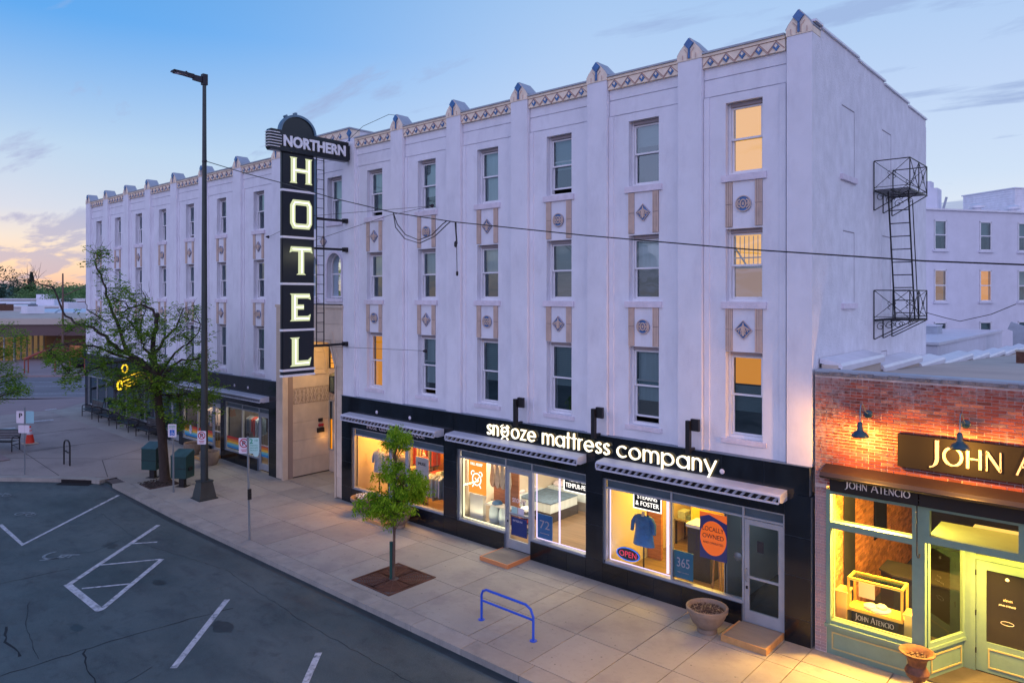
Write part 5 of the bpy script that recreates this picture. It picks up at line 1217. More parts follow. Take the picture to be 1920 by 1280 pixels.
b = MB(); b.ribbon([(-1.96 + .63 * math.cos(PI * i / 20), 12.20 + .56 * math.sin(PI * i / 20)) for i in range(21)], .07, lambda a, c_, d: (d, a, c_), X0 - .03, X1 + .03)
for a in (97, 128): b.ribbon([(-1.96 + .66 * math.cos(R(a)), 12.20 + .58 * math.sin(R(a))), (-1.96 + .72 * math.cos(R(a)), 12.20 + .66 * math.sin(R(a)))], .08, lambda a, c_, d: (d, a, c_), X0 - .02, X1 + .02)
b.build('dome_rim', M['sign_edge'], hs)
b = MB(); b.tube([(.02, -1.21, 5.38), (.02, -1.21, 11.6)], .018, 5); b.tube([(.02, -.93, 5.38), (.02, -.93, 11.6)], .018, 5)
b.build('ladder', M['black_metal'], hs)
rg = MB(); rg.tube([(.02, -1.21, 0), (.02, -.93, 0)], .011, 5); rg = rg.mesh('rung', M['black_metal'])
for i in range(20): place('rung', rg, hs, (0, 0, 5.5 + i * .315))
for z in (9.56, 8.58, 5.37):
    b = MB(); b.beam((0, -1.40, z - .01), (0, -.02, z), .07, .075); b.beam((0, -.14, z), (0, .0, z), .16, .15); b.build('support_beam', M['black_metal'], hs)
area('added_letter_glow', (-15.2, -1.2, 8.4), .4, 9, (1.0, 1.0, .62), rot=(0, R(60), R(90)), sy=5)  # unseen area lamp added to spread the glow of the letters
def guy(name, pts, label, r=.008):
    o = MB().tube(pts, r, 4).build(name, M['black_metal']); tag(o, label, 'cable'); return o
guy('guy_wire', [(-15.4, -1.4, 9.62), (-11.2, .0, 9.72)], 'thin upper stay wire from the blade sign to the right wall')
guy('guy_wire', [(-15.4, -1.4, 8.8), (-12.6, -.5, 9.5), (-11.2, .0, 9.72)], 'thin sloping stay wire meeting the upper one at the wall anchor')
guy('guy_wire', [(-15.4, -1.4, 5.38), (-11.5, .0, 5.33)], 'lowest thin stay wire from the blade sign to the right wall')
guy('guy_wire', [(-15.6, -1.4, 9.6), (-20.6, .0, 9.3)], 'stay wire from the blade sign to the left wall')
guy('guy_wire', [(-15.45, -.1, 12.2), (-15.0, .3, 12.78), (-13.6, .3, 12.95), (-13.0, .3, 12.8)], 'bent conduit on the roof edge right of the blade sign')
for x, z in ((-11.15, 9.72), (-20.6, 9.3), (-11.45, 5.33)):
    b = MB(); b.lathe([(.06, 0), (.05, .05), (.02, .12), (0, .13)], (x, 0, z), 8, (0, -1, 0)); b.build('wall_anchor', M['dark_metal'], hotel)
# fire escape ---------------------------------------------------------------
fe = thing('fire_escape', 'black iron fire escape with two balconies and a ladder on the white side wall', 'fire escape', (.04, 4.2, 6.4))
def balcony(z, name):
    Y0, Y1, Xo, hh = .02, 1.75, .80, .72; r = .014; oz = z - 6.4
    b = MB()
    for i in range(9): b.box(.02, Xo, Y0 + i * (Y1 - Y0) / 8 - .02, Y0 + i * (Y1 - Y0) / 8 + .02, oz, oz + .02)
    for x in (.05, .4, Xo): b.box(x - .015, x + .015, Y0, Y1, oz - .03, oz)
    f = b.build('balcony_floor', M['black_metal'], fe)
    b = MB(); rail = [(.02, Y0), (Xo, Y0), (Xo, Y1), (.02, Y1)]
    b.tube([(x, y, oz + hh) for x, y in rail], r, 5); b.tube([(x, y, oz + .08) for x, y in rail], .009, 4)
    for x, y in rail + [(Xo, .9)]: b.tube([(x, y, oz), (x, y, oz + hh)], r, 5)
    spans = [((.02, Y0), (Xo, Y0)), ((Xo, Y0), (Xo, .9)), ((Xo, .9), (Xo, Y1)), ((.02, Y1), (Xo, Y1))]
    for (a, c_), (d_, e) in spans:
        b.tube([(a, c_, oz + .05), (d_, e, oz + hh)], .009, 4); b.tube([(a, c_, oz + hh), (d_, e, oz + .05)], .009, 4)
        mx_, my = (a + d_) / 2, (c_ + e) / 2
        for s in (-1, 1):
            ux, uy = (d_ - a), (e - c_); l = math.hypot(ux, uy); ux /= l; uy /= l
            for q in (-1, 1): b.tube([(mx_ + ux * s * (.04 + .05 * math.sin(t * .8)), my + uy * s * (.04 + .05 * math.sin(t * .8)), oz + hh / 2 + q * .05 * t * .5) for t in range(5)], .008, 4)
    b.build('balcony_railing', M['black_metal'], fe)
    for y in (.05, .85, 1.68):
        b = MB(); b.tube([(Xo, y, oz - .03), (.02, y, oz - .47)], .013, 5); b.tube([(.01, y, oz), (.01, y, oz - .47)], .013, 5)
        cx_, cz = .16, oz - .16
        b.tube([(cx_ + .115 * (1 - t / 16) * math.cos(t * .62), y, cz + .115 * (1 - t / 16) * math.sin(t * .62)) for t in range(14)], .008, 4)
        b.tube([(cx_ + .27 + .07 * (1 - t / 16) * math.cos(t * .62), y, cz + .05 + .07 * (1 - t / 16) * math.sin(t * .62)) for t in range(14)], .008, 4); b.build('scroll_bracket', M['black_metal'], fe)
balcony(9.55, 'upper'); balcony(6.42, 'lower')
b = MB(); b.tube([(.26, .30, 3.15), (.26, .95, .03)], .02, 5); b.tube([(.70, .30, 3.15), (.70, .95, .03)], .02, 5); b.tube([(.76, .45, 2.9), (.76, 1.05, .0)], .014, 4); b.build('ladder', M['black_metal'], fe)
for i in range(10):
    t_ = (i + .5) / 10; y = .30 + .65 * t_; z = 3.15 - 3.12 * t_; b = MB(); b.tube([(.26, y, z), (.70, y, z)], .013, 5); b.build('rung', M['black_metal'], fe)

# ================================================================== BRICK SHOP
bs = thing('brick_shop', 'single storey red brick shop with sage green display window and brown awning', 'shop', (0, 0, 0))
def bpart(mb, name, m=None, **k): return mb.build(name, m, bs, **k)
mb = MB(); mb.box(.09, 8.2, .010, .30, 3.28, 5.44); mb.box(.09, .31, .010, .30, 0, 3.28); bpart(mb, 'mortar_wall', M['brick_mortar'])
PIT, BL = .0585, .218
cells = []
r_ = random.Random(11)
z = 3.30; row = 0
while z + PIT < 5.45:
    x = .095 - (BL / 2 if row % 2 else 0)
    while x < 8.1:
        a, b = max(x, .095), min(x + BL, 8.15)
        if r_.random() < .08 and b - a > .2: cells.append((a, a + .11, z)); cells.append((a + .11, b, z))
        elif b - a > .05: cells.append((a, b, z))
        x += BL
    z += PIT; row += 1
z = 0.02; row = 0
while z + PIT < 3.29:
    if row % 2: cells += [(.095, .31, z)]
    else: cells += [(.095, .20, z), (.20, .31, z)]
    z += PIT; row += 1
def hidden(a, b, z): return (1.62 < a and b < 5.4 and 3.9 < z < 4.46)
vis = [c for c in cells if not hidden(*c) and c[0] < 3.62 and c[2] > 3.3]
vis.sort(key=lambda c: (c[0] - 5.06) ** 2 + (c[2] - 7) ** 2)
single = set(vis[:298]); bmesh_cache = {}
joined = MB().use(M['brick_joined'])
for c in cells:
    a, b, z = c; w = round(b - a, 3); g = .0065; dy = r_.uniform(-.004, .003)
    if c in single:
        key = round(w, 2)
        if key not in bmesh_cache:
            m_ = MB(); m_.box(-w / 2 + g, w / 2 - g, 0, .05, g, PIT - g * .8); bmesh_cache[key] = m_.mesh('brick', M['brick'])
        place('brick', bmesh_cache[key], bs, ((a + b) / 2, dy - .003, z))
    else: joined.box(a + g, b - g, dy - .003, .05, z + g, z + PIT - g * .8)
tag(bpart(joined, 'brick_courses', None, fixn=False), kind='stuff')
# crumbling parapet cap
mb = MB(); r2 = random.Random(4); x = .095
while x < 8.1:
    w = r2.uniform(.10, .28); h = r2.uniform(-.02, .015); mb.box(x, min(x + w, 8.15) - .004, r2.uniform(-.025, .0), .20, 5.445, 5.51 + h); x += w
bpart(mb, 'rough_parapet_cap', M['concrete_cap']); mb = MB(); mb.box(.09, 8.2, .012, .36, 5.50, 5.545); bpart(mb, 'parapet_coping', M['coping'])
# roof, stepped side parapet with metal copings falling towards the rear
mb = MB(); mb.hull8([(.3, .30, 4.9), (9, .30, 4.9), (9, 30, 3.9), (.3, 30, 3.9), (.3, .30, 5.40), (9, .30, 5.40), (9, 30, 4.15), (.3, 30, 4.15)]); bpart(mb, 'roof', M['roof'])
ys = [.36, 3.4, 7.1, 10.0, 14.6, 18.0, 22.0, 26.0, 30.0]; zs_ = [5.62, 5.36, 5.14, 4.98, 4.82, 4.68, 4.56, 4.46]
for i in range(8):
    mb = MB(); mb.box(.10, .42, ys[i], ys[i + 1], 3.8, zs_[i]); bpart(mb, 'side_parapet', M['roof'])
    mb = MB(); mb.prism([(.06, zs_[i] + .02), (.46, zs_[i] - .06), (.49, zs_[i] - .13), (.50, zs_[i] - .02), (.46, zs_[i] + .04), (.06, zs_[i] + .12)], lambda a, b, d: (a, d, b), ys[i] + .01, ys[i + 1] + .05); bpart(mb, 'parapet_flashing', M['roof_flash'])
mb = MB(); mb.box(8.1, 8.2, .3, 30, 0, 5.4); mb.box(.1, 8.2, 30, 30.2, 0, 4.4); bpart(mb, 'outer_wall', M['stucco_back'])
mb = MB(); mb.box(.42, 8.1, .30, .36, 4.9, 5.50); bpart(mb, 'parapet_back', M['roof'])
t = thing('roof_vent_box', 'small rusty brown vent box standing on the tan shop roof', 'vent', (2.05, 13.6, 4.84)); b = MB(); b.box(-.2, .2, -.2, .2, 0, .38); b.build('box', M['urn'], t); b = MB(); b.box(-.23, .23, -.23, .23, .38, .42); b.build('vent_lid', M['beige'], t)
# big sign board
t = thing('shop_sign_board', 'wide charcoal sign board with cream capitals JOHN ATENCIO on the brick wall', 'sign', (0, 0, 0))
b = MB(); b.box(1.60, 5.5, -.10, -.012, 3.88, 4.48); b.build('board', M['sign_dark'], t)
def cap_text(parent, s, fn, a0, a1, b0, H_, h_, m, d0=.0, d1=.012): mb = MB(); cap_word(s, mb, fn, a0, a1, b0, H_, h_, d0, d1); return mb.build('lettering', m, parent)
cap_text(t, 'JOHN ATENCIO', FR(-.10), 2.12, 5.2, 4.02, .42, .335, M['gold_letter'], 0, .03)
# awning case, black valance
mb = MB(); f = lambda a, b, d: (d, a, b)
mb.prism([(-.01, 3.72), (-.01, 3.56), (-.34, 3.50), (-.38, 3.55), (-.34, 3.62)], f, .30, 8.1); aw = bpart(mb, 'awning_case', M['brown_awn'])
mb = MB(); mb.tube([(.30, -.385, 3.55), (8.1, -.385, 3.55)], .018, 6); mb.build('front_rail', M['dark_metal'], aw)
mb = MB(); mb.box(.42, 1.945, -.15, -.12, 3.245, 3.53); mb.box(1.965, 8.1, -.15, -.12, 3.235, 3.53); va = mb.build('valance', M['black_fabric'], aw); mb = MB(); mb.box(.42, 8.1, -.12, .05, 3.22, 3.28); bpart(mb, 'lintel', M['black_fabric'])
cap_text(va, 'JOHN ATENCIO', FR(-.15), .70, 1.82, 3.335, .165, .13, M['white_letter'], .001, .010)
mb = MB(); mb.tube([(1.93, -.16, 3.24), (1.93, -.16, 2.35), (1.945, -.17, 2.30), (1.97, -.17, 2.31), (1.975, -.17, 2.38)], .012, 6); mb.build('crank_hook', M['black_metal'], aw)
# gooseneck lamps
for k, x in enumerate((1.08, 2.66, 4.25)):
    t = thing('gooseneck_lamp', ('blue enamel gooseneck lamp left of the big sign board', 'blue enamel gooseneck lamp hanging in front of the letter H', 'blue enamel gooseneck lamp at the right end of the sign board')[k], 'wall lamp', (x, 0, 4.77), group='gooseneck lamps on the brick wall')
    b = MB(); b.lathe([(.075, 0), (.075, .03), (.05, .05), (0, .055)], (0, -.004, 0), 14, (0, -1, 0)); b.build('wall_plate', M['lampblue'], t, smooth=True)
    b = MB(); b.tube([(0, -.03, 0), (0, -.18, .06), (0, -.30, .17), (0, -.40, .23), (0, -.49, .22), (0, -.53, .13), (0, -.54, -.12)], .011, 8); b.build('curved_arm', M['sign_edge'], t, smooth=True)
    b = MB(); b.lathe([(.03, .04), (.045, 0), (.05, -.09), (.06, -.12), (.11, -.15), (.145, -.20), (.155, -.235), (.14, -.225), (.10, -.17), (.04, -.12), (.0, -.115)], (0, -.54, -.12), 20); b.build('lamp_shade', M['lampblue'], t, smooth='all')
    b = MB(); b.lathe([(.0, -.215), (.035, -.20), (.045, -.17), (.02, -.14), (0, -.14)], (0, -.54, -.12), 10); b.build('bulb', emis('warm_bulb', (1, .62, .2), 6), t, smooth='all')
    point('gooseneck_light', (x, -.54, 4.77 - .12 - .32), 115, (1.0, .44, .06), .05)
# shop window ---------------------------------------------------------------
G_ = M['green_wood']
mb = MB(); mb.box(.31, .39, -.02, .14, .54, 3.22); mb.box(1.82, 2.03, -.02, .14, .12, 3.22); mb.box(.39, 1.82, -.02, .14, 3.14, 3.22); mb.box(.39, 1.82, -.02, .14, 2.47, 2.59)
mb.box(.29, 2.05, -.06, .16, .54, .60); mb.box(.39, 1.82, .0, .14, .60, .665); mb.box(.31, 1.82, .02, .12, .0, .54); w1 = bpart(mb, 'display_window', G_)
mb = MB(); mb.ribbon([(.42, .12), (1.74, .12), (1.74, .43), (.42, .43)], .028, FR(.02), 0, .014, closed=True); mb.build('panel_moulding', mat('yellowed_moulding', (.40, .36, .16), .5), w1)
for z0, z1 in ((.665, 2.47), (2.59, 3.14)):
    p = MB(); p.poly([(.39, .06, z0), (1.82, .06, z0), (1.82, .06, z1), (.39, .06, z1)]); p.build('pane', M['shopglass'], w1, fixn=False)
mb = MB(); mb.box(.405, .42, .15, .17, .68, 3.1); mb.box(.41, 1.80, .15, .165, .672, .688); mb.box(.41, 1.80, .15, .165, 2.60, 2.612); mb.build('light_strip', M['led_yellow'], w1)
mb = MB(); mb.box(2.03, 6.6, -.02, .14, 3.15, 3.22); mb.box(2.03, 6.6, -.02, .14, 2.55, 2.68); mb.box(2.03, 2.10, -.02, .14, 2.68, 3.15); mb.box(3.42, 3.50, -.02, .14, 2.68, 3.15); mb.box(6.4, 6.6, -.02, .14, .1, 3.2); mb.box(6.6, 8.1, -.02, .14, 0, .54); w2 = bpart(mb, 'transom_window', G_)
for a, b in ((2.10, 3.42), (3.50, 6.4)): p = MB(); p.poly([(a, .06, 2.68), (b, .06, 2.68), (b, .06, 3.15), (a, .06, 3.15)]); p.build('pane', M['shopglass'], w2, fixn=False)
mb = MB(); mb.box(2.03, 6.4, .14, 1.35, 2.55, 2.62); bpart(mb, 'porch_ceiling', G_)
mb = MB(); mb.box(2.04, 6.4, .14, 1.2, -.02, .012); bpart(mb, 'porch_floor', M['shop_dark'])
# slanted side window into the porch
A = Vector((2.03, .14, 0)); B = Vector((2.46, 1.18, 0)); D = (B - A); Ln = D.length; D.normalize(); Nn = Vector((D.y, -D.x, 0))
fs2 = lambda a, b, d: tuple(A + D * a + Nn * d + Vector((0, 0, b)))
mb = MB(); mb.prism([(0, 0), (Ln, 0), (Ln, .54), (0, .54)], fs2, -.04, .0); mb.prism([(-.02, .54), (Ln + .02, .54), (Ln + .02, .60), (-.02, .60)], fs2, -.05, .05); mb.prism([(0, .60), (Ln, .60), (Ln, .68), (0, .68)], fs2, -.04, .02)
mb.prism([(0, .68), (.07, .68), (.07, 2.56), (0, 2.56)], fs2, -.04, .02); mb.prism([(Ln - .10, .68), (Ln, .68), (Ln, 2.56), (Ln - .10, 2.56)], fs2, -.04, .02); w3 = bpart(mb, 'side_window', G_)
mb = MB(); mb.ribbon([(.12, .12), (Ln - .14, .12), (Ln - .14, .43), (.12, .43)], .028, fs2, 0, .014, closed=True); mb.build('panel_moulding', MATS['yellowed_moulding'], w3)
p = MB(); p.poly([fs2(.07, .68, -.01), fs2(Ln - .1, .68, -.01), fs2(Ln - .1, 2.56, -.01), fs2(.07, 2.56, -.01)]); p.build('pane', M['shopglass'], w3, fixn=False)
# door
mb = MB(); mb.box(2.44, 2.63, 1.12, 1.26, 0, 2.56); mb.box(3.60, 3.75, 1.12, 1.26, 0, 2.56); mb.box(2.63, 3.60, 1.12, 1.26, 2.10, 2.17); mb.box(2.63, 3.60, 1.14, 1.26, 2.45, 2.56); mb.box(3.75, 6.4, 1.12, 1.26, 0, 2.56); w4 = bpart(mb, 'door_frame', G_)
p = MB(); p.poly([(2.63, 1.2, 2.17), (3.6, 1.2, 2.17), (3.6, 1.2, 2.45), (2.63, 1.2, 2.45)]); p.build('pane', M['shopglass'], w4, fixn=False)
mb = MB(); mb.box(2.64, 2.80, 1.13, 1.18, .04, 2.09); mb.box(3.43, 3.59, 1.13, 1.18, .04, 2.09); mb.box(2.80, 3.43, 1.13, 1.18, 1.93, 2.09); mb.box(2.80, 3.43, 1.13, 1.18, .04, .60); do = bpart(mb, 'door', G_)
mb = MB(); mb.ribbon([(2.84, .14), (3.39, .14), (3.39, .48), (2.84, .48)], .025, FR(1.13), 0, .012, closed=True); mb.build('panel_moulding', MATS['yellowed_moulding'], do)
p = MB(); p.box(2.80, 3.43, 1.15, 1.16, .60, 1.93); pg = p.build('pane', mat('dark_door_glass', (.015, .015, .018), .12), do)
text('door_lettering', 'JOHN ATENCIO', M['white_letter'], do, FR(1.15), 2.99, 3.25, 1.32, 1.355); text('door_lettering', 'eleven', M['gold_letter'], do, FR(1.15), 3.06, 3.20, 1.42, 1.47)
mb = MB(); mb.prism(circ(3.12, 1.82, .03, n=14), FR(1.15), 0, .004); mb.ribbon(circ(3.12, 1.02, .10, .035, n=20), .006, FR(1.15), 0, .003, closed=True); mb.build('door_emblem', M['white_letter'], do)
for z in (.35, 1.05, 1.8): b = MB(); b.box(2.625, 2.645, 1.115, 1.13, z, z + .10); b.build('hinge', M['black_metal'], do)
# room
mb = MB(); mb.use(M['shop_dark']).box(.30, 8.1, .15, 8, -.05, .02); mb.box(.30, 8.1, .15, 8, 3.35, 3.40); mb.box(8.0, 8.1, .15, 8, 0, 3.4); mb.box(.3, 8.1, 8, 8.1, 0, 3.4); mb.box(3.9, 6.4, 1.3, 1.4, 0, 2.56); bpart(mb, 'shop_room', None)
mb = MB(); r3 = random.Random(8)
for i in range(46):
    z = .03 + i * .072; x = .15 + (.11 if i % 2 else 0)
    while x < 7.9: mb.box(.30, .318 + r3.uniform(0, .006), x + .005, min(x + .215, 7.95), z, z + .062); x += .225
tag(bpart(mb, 'interior_brick_wall', mat('inner_brick', (.50, .20, .08), .85, var=.2, vscale=6, rnd_=.35, island=True), fixn=False), kind='stuff')
mb = MB(); mb.box(.32, .34, 1.0, 1.75, .1, 3.3); bpart(mb, 'wall_panel', M['sign_black']); mb = MB(); mb.box(.32, .35, 3.2, 4.2, 1.4, 2.9); bpart(mb, 'wall_panel', M['sign_dark'])
t = thing('jewellery_case', 'brightly lit yellow framed glass jewellery case in the green framed window', 'display case', (1.05, .72, .10))
b = MB(); b.box(-.50, .50, -.22, .22, .66, .72)
for x in (-.48, .48):
    for y in (-.20, .20): b.box(x - .02, x + .02, y - .02, y + .02, .72, 1.27)
b.box(-.50, .50, -.22, -.18, 1.27, 1.31); b.box(-.50, .50, .18, .22, 1.27, 1.31); b.box(-.50, -.46, -.18, .18, 1.27, 1.31); b.box(.46, .50, -.18, .18, 1.27, 1.31); b.build('frame', M['yellow_wall'], t)
b = MB(); b.box(-.46, .46, -.19, -.175, 1.255, 1.268); b.box(-.46, .46, .17, .18, 1.255, 1.268); b.build('light_strip', M['led_yellow'], t)
b = MB(); b.box(-.46, .46, -.18, .18, 1.285, 1.295); b.build('glass_top', M['shopglass'], t); b = MB(); b.box(-.42, .42, -.205, .20, .0, .66); b.build('base', M['sign_black'], t)
for x, r_w, h in ((-.12, .13, .06), (.08, .10, .10), (.05, .2, .03)): b = MB(); b.lathe([(r_w, 0), (r_w, h), (r_w * .6, h + .03), (0, h + .03)], (x, -.05 + r_w * .2, .722), 14); b.build('jewellery_stand', M['white_board'], t, smooth=True)
b = MB(); b.box(-.38, -.08, .10, .12, .85, 1.15); b.build('card', M['gold_letter'], t)
cap_text(t, 'JOHN ATENCIO', FR(-.207), -.36, .34, .50, .125, .098, M['white_letter'], 0, .004)
for k, (x, h) in enumerate(((.45, .98), (1.68, .85))):
    t = thing('pedestal', ('tall yellow lit pedestal left of the jewellery case', 'yellow lit pedestal right of the jewellery case')[k], 'pedestal', (x, .62, .1)); b = MB(); b.box(-.10, .10, -.16, .16, 0, h); b.box(-.12, .12, -.18, .18, h, h + .03); b.build('block', mat('yellow_pedestal', (.75, .55, .2), .6), t)
t = thing('showroom_counter', 'long black curved counter behind the jewellery case', 'counter', (1.6, 2.6, .02)); b = MB(); b.prism([(-.9, -.3), (-.6, -.5), (1.8, -.5), (1.8, .3), (-.9, .3)], lambda a, c_, d: (a, c_, d), 0, 1.05); b.build('body', M['sign_black'], t); b = MB(); b.prism([(-.93, -.33), (-.62, -.55), (1.85, -.55), (1.85, .35), (-.93, .35)], lambda a, c_, d: (a, c_, d), 1.05, 1.09); b.build('counter_top', M['shop_dark'], t)
for k, (x, y) in enumerate(((.95, 1.6), (1.5, 1.7))):
    t = thing('pendant_lamp', ('left small pendant lamp in the upper pane of the jeweller', 'right small pendant lamp in the upper pane of the jeweller')[k], 'pendant lamp', (x, y, 2.8)); b = MB(); b.tube([(0, 0, .1), (0, 0, .55)], .01, 5); b.build('cord', M['gold_letter'], t); b = MB(); b.lathe([(.07, 0), (.02, .08), (.015, .12)], (0, 0, 0), 10); b.build('shade', emis('pendant_glow', (1, .75, .3), 2.5), t)
t = thing('lit_display_cabinet', 'bright yellow lit cabinet seen through the slanted porch window', 'cabinet', (2.9, 3.9, .02)); b = MB(); b.box(-.8, 1.2, -.3, .3, 0, 1.5); b.build('body', M['sign_black'], t); b = MB(); b.box(-.75, 1.15, -.28, .28, 1.5, 1.9); b.build('lit_display', emis('display_glow', (1, .55, .10), 1.1), t)
area('jeweller_light', (1.1, .75, 3.28), 1.2, 90, (1.0, .56, .05), sy=.8); area('jeweller_light', (3.4, 3.2, 3.3), 3.5, 150, (1.0, .55, .06), sy=2.5); area('porch_light', (3.3, .75, 2.53), 1.0, 55, (1.0, .60, .05), sy=.5)
area('added_jeweller_spill', (1.1, .6, 3.05), .5, 480, (1.0, .50, .08), rot=(R(-52), 0, R(12)), sy=.3); area('added_porch_spill', (3.2, .4, 2.5), .5, 330, (1.0, .50, .08), rot=(R(-42), 0, R(-35)), sy=.3)  # added lamps without fixtures, aimed outwards to warm the pavement
area('added_sill_glow', (1.1, .16, .72), 1.3, 8, (1, .62, .1), rot=(R(180), 0, 0), sy=.04)  # unseen lamp added for the glow of the strip along the sill

# ================================================================== REAR BUILDINGS (right)
bw = thing('rear_white_wing', 'pale three storey rear building with sash windows behind the fire escape', 'building', (-7.79, 47.42, 0), math.atan2(8.08, 5.36))
fb = lambda a, b, d: (a, -d, b)
WZ = [(10.57, 12.85), (6.6, 9.05), (2.6, 5.0)]; wx = [1.48, 5.85, 9.67, 13.9]
mb = MB(); cur = -6.0
for xc in wx:
    mb.box(cur, xc - .62, 0, 12, 0, 13.6); z = 0
    for a, b in sorted(WZ): mb.box(xc - .62, xc + .62, 0, 12, z, a); z = b
    mb.box(xc - .62, xc + .62, 0, 12, z, 13.6); cur = xc + .62
mb.box(cur, 24, 0, 12, 0, 13.6); mb.build('wall', M['stucco_back'], bw); mb = MB(); mb.box(-6.1, 24, -.15, 12, 13.6, 13.72); mb.build('coping', M['stucco_side'], bw)
for i, xc in enumerate(wx):
    for j, (a, b) in enumerate(WZ):
        w = MB(); x0, x1 = xc - .58, xc + .58; w.box(x0, x0 + .09, -.02, .1, a, b); w.box(x1 - .09, x1, -.02, .1, a, b); w.box(x0, x1, -.02, .1, b - .1, b); w.box(x0, x1, -.02, .1, a, a + .08); w.box(x0, x1, -.01, .1, (a + b) / 2 - .04, (a + b) / 2 + .04); wo = w.build('window', M['white_frame'], bw)
        p = MB(); p.poly([(x0 + .05, .05, a), (x1 - .05, .05, a), (x1 - .05, .05, b), (x0 + .05, .05, b)]); p.build('pane', M['glass'], wo, fixn=False)
        m_ = M['lit_orange'] if (i, j) == (1, 1) else (M['lit_brown'] if (i, j) == (0, 1) else M['blind'])
        p = MB(); p.box(x0, x1, .3, .32, a + (b - a) * (0 if m_ is not M['blind'] else .45), b); p.build('blind', m_, wo); p = MB(); p.box(x0, x1, .5, .52, a, b); p.build('room', M['room_dark'], wo)
        s = MB(); s.box(x0 - .15, x1 + .15, -.14, .05, a - .16, a); s.build('sill', M['stucco_back'], wo)
t = thing('rooftop_penthouse', 'white clapboard rooftop room at the right edge of the rear building', 'roof structure', (-4.6, 56.5, 13.6), math.atan2(8.08, 5.36)); b = MB()
for i in range(12): b.box(2.2, 9, -.02 - .0, 5, i * .2, i * .2 + .185)
b.box(2.25, 8.9, .01, 4.9, 0, 2.4); b.build('clapboards', M['stucco_side'], t); b = MB(); b.box(2.1, 9.1, -.1, 5.1, 2.4, 2.5); b.build('roof', M['roof_flash'], t)
t = thing('rooftop_tank', 'stepped grey metal roof unit beside the hotel corner', 'roof unit', (-8.4, 50.5, 13.6)); b = MB(); b.box(-1.2, 1.0, -.8, .8, 0, 1.9); b.box(-1.0, .5, -.6, .6, 1.9, 2.5); b.build('body', M['stucco_back'], t); b = MB(); b.beam((1.2, 0, 0), (1.5, 0, 1.2), .15); b.build('pipe', M['coping'], t)
for k, (x, y) in enumerate(((-5.2, 52.6), (-3.2, 55.6))):
    t = thing('roof_ventilator', ('left round mushroom vent on the rear roof', 'right round mushroom vent on the rear roof')[k], 'vent', (x, y, 13.7)); b = MB(); b.lathe([(.3, 0), (.3, .25), (.55, .28), (.55, .45), (.3, .6), (0, .62)], (0, 0, 0), 12); b.build('hood', M['roof_flash'], t, smooth=True)
rb = thing('rear_brick_annexe', 'low white painted brick annexe with a sloping coping behind the shop roof', 'building', (0, 0, 0))
mb = MB(); mb.hull8([(-7, 27, 0), (-3, 27, 0), (-3, 48.3, 0), (-7, 48.3, 0), (-7, 27, 4.50), (-3, 27, 4.50), (-3, 48.3, 4.38), (-7, 48.3, 4.38)]); mb.build('wall', M['stucco_back'], rb); mb = MB(); mb.hull8([(-7.1, 26.9, 4.51), (-2.9, 26.9, 4.51), (-2.9, 48.4, 4.39), (-7.1, 48.4, 4.39), (-7.1, 26.9, 4.65), (-2.9, 26.9, 4.65), (-2.9, 48.4, 4.53), (-7.1, 48.4, 4.53)]); mb.build('coping', M['roof_flash'], rb)
t = thing('roof_air_unit', 'grey rooftop air unit between the hotel corner and the annexe', 'air unit', (-6.0, 38, 4.59)); b = MB(); b.box(-1.0, 1.0, -.8, .8, 0, .5); b.build('cabinet', M['coping'], t); b = MB(); b.box(-1.05, 1.05, -.85, .85, .5, .56); b.build('unit_lid', M['roof_flash'], t)
b = MB(); b.box(-9.5, -7.02, 24, 27, 0, 4.4); tag(b.build('dark_shed', M['room_dark']), 'dark open shed behind the hotel corner', 'shed')
t = thing('roof_cowl', 'bent metal flue on the rear roof right of the annexe', 'flue', (-1.2, 41.5, 3.6)); b = MB(); b.box(-.3, .3, -.3, .3, 0, 1.2); b.beam((-.5, 0, 1.5), (1.3, 0, .8), .5); b.build('duct', M['coping'], t)
guy('slack_cable', [(-6.65, 41.75, 5.89), (-5.6, 43.4, 5.45), (-4.98, 44.56, 5.22), (-3.4, 46.6, 5.7), (-2.15, 48.4, 6.42)], 'slack grey cable hanging across the rear white building', .03)

# ================================================================== STREET FURNITURE
lp = thing('street_lamp', 'very tall dark street lamp with a flat lamp head above the kerb', 'street lamp', (-19.37, -3.13, gz(-19.37)))
b = MB(); b.tube([(0, 0, .55), (0, 0, 14.35)], [.125, .062], 14); b.build('pole', M['pole'], lp, smooth=True)
b = MB(); q = .30
b.hull8([(-q, -q, 0), (q, -q, 0), (q, q, 0), (-q, q, 0), (-.20, -.20, .58), (.20, -.20, .58), (.20, .20, .58), (-.20, .20, .58)]); b.box(-.225, .225, -.225, .225, .58, .62); b.box(-.33, .33, -.33, .33, -.01, .03); b.build('base_cover', M['pole'], lp)
b = MB(); b.box(-.085, .085, -.085, .085, 14.25, 14.62); b.hull8([(-.05, -.40, 14.34), (.05, -.40, 14.34), (.05, -.08, 14.32), (-.05, -.08, 14.32), (-.05, -.40, 14.52), (.05, -.40, 14.52), (.05, -.08, 14.52), (-.05, -.08, 14.52)]); b.build('arm', M['dark_metal'], lp)
b = MB(); b.hull8([(-.10, -1.12, 14.46), (.10, -1.12, 14.46), (.07, -.38, 14.40), (-.07, -.38, 14.40), (-.12, -1.08, 14.53), (.12, -1.08, 14.53), (.09, -.38, 14.53), (-.09, -.38, 14.53)]); b.box(-.15, .15, -1.02, -.60, 14.45, 14.52); b.lathe([(.03, 0), (.03, .06)], (0, -.62, 14.53), 8); b.build('lamp_head', M['dark_metal'], lp)
b = MB(); b.box(-.11, .11, -.98, -.64, 14.44, 14.45); b.build('lens', M['sign_white'], lp)
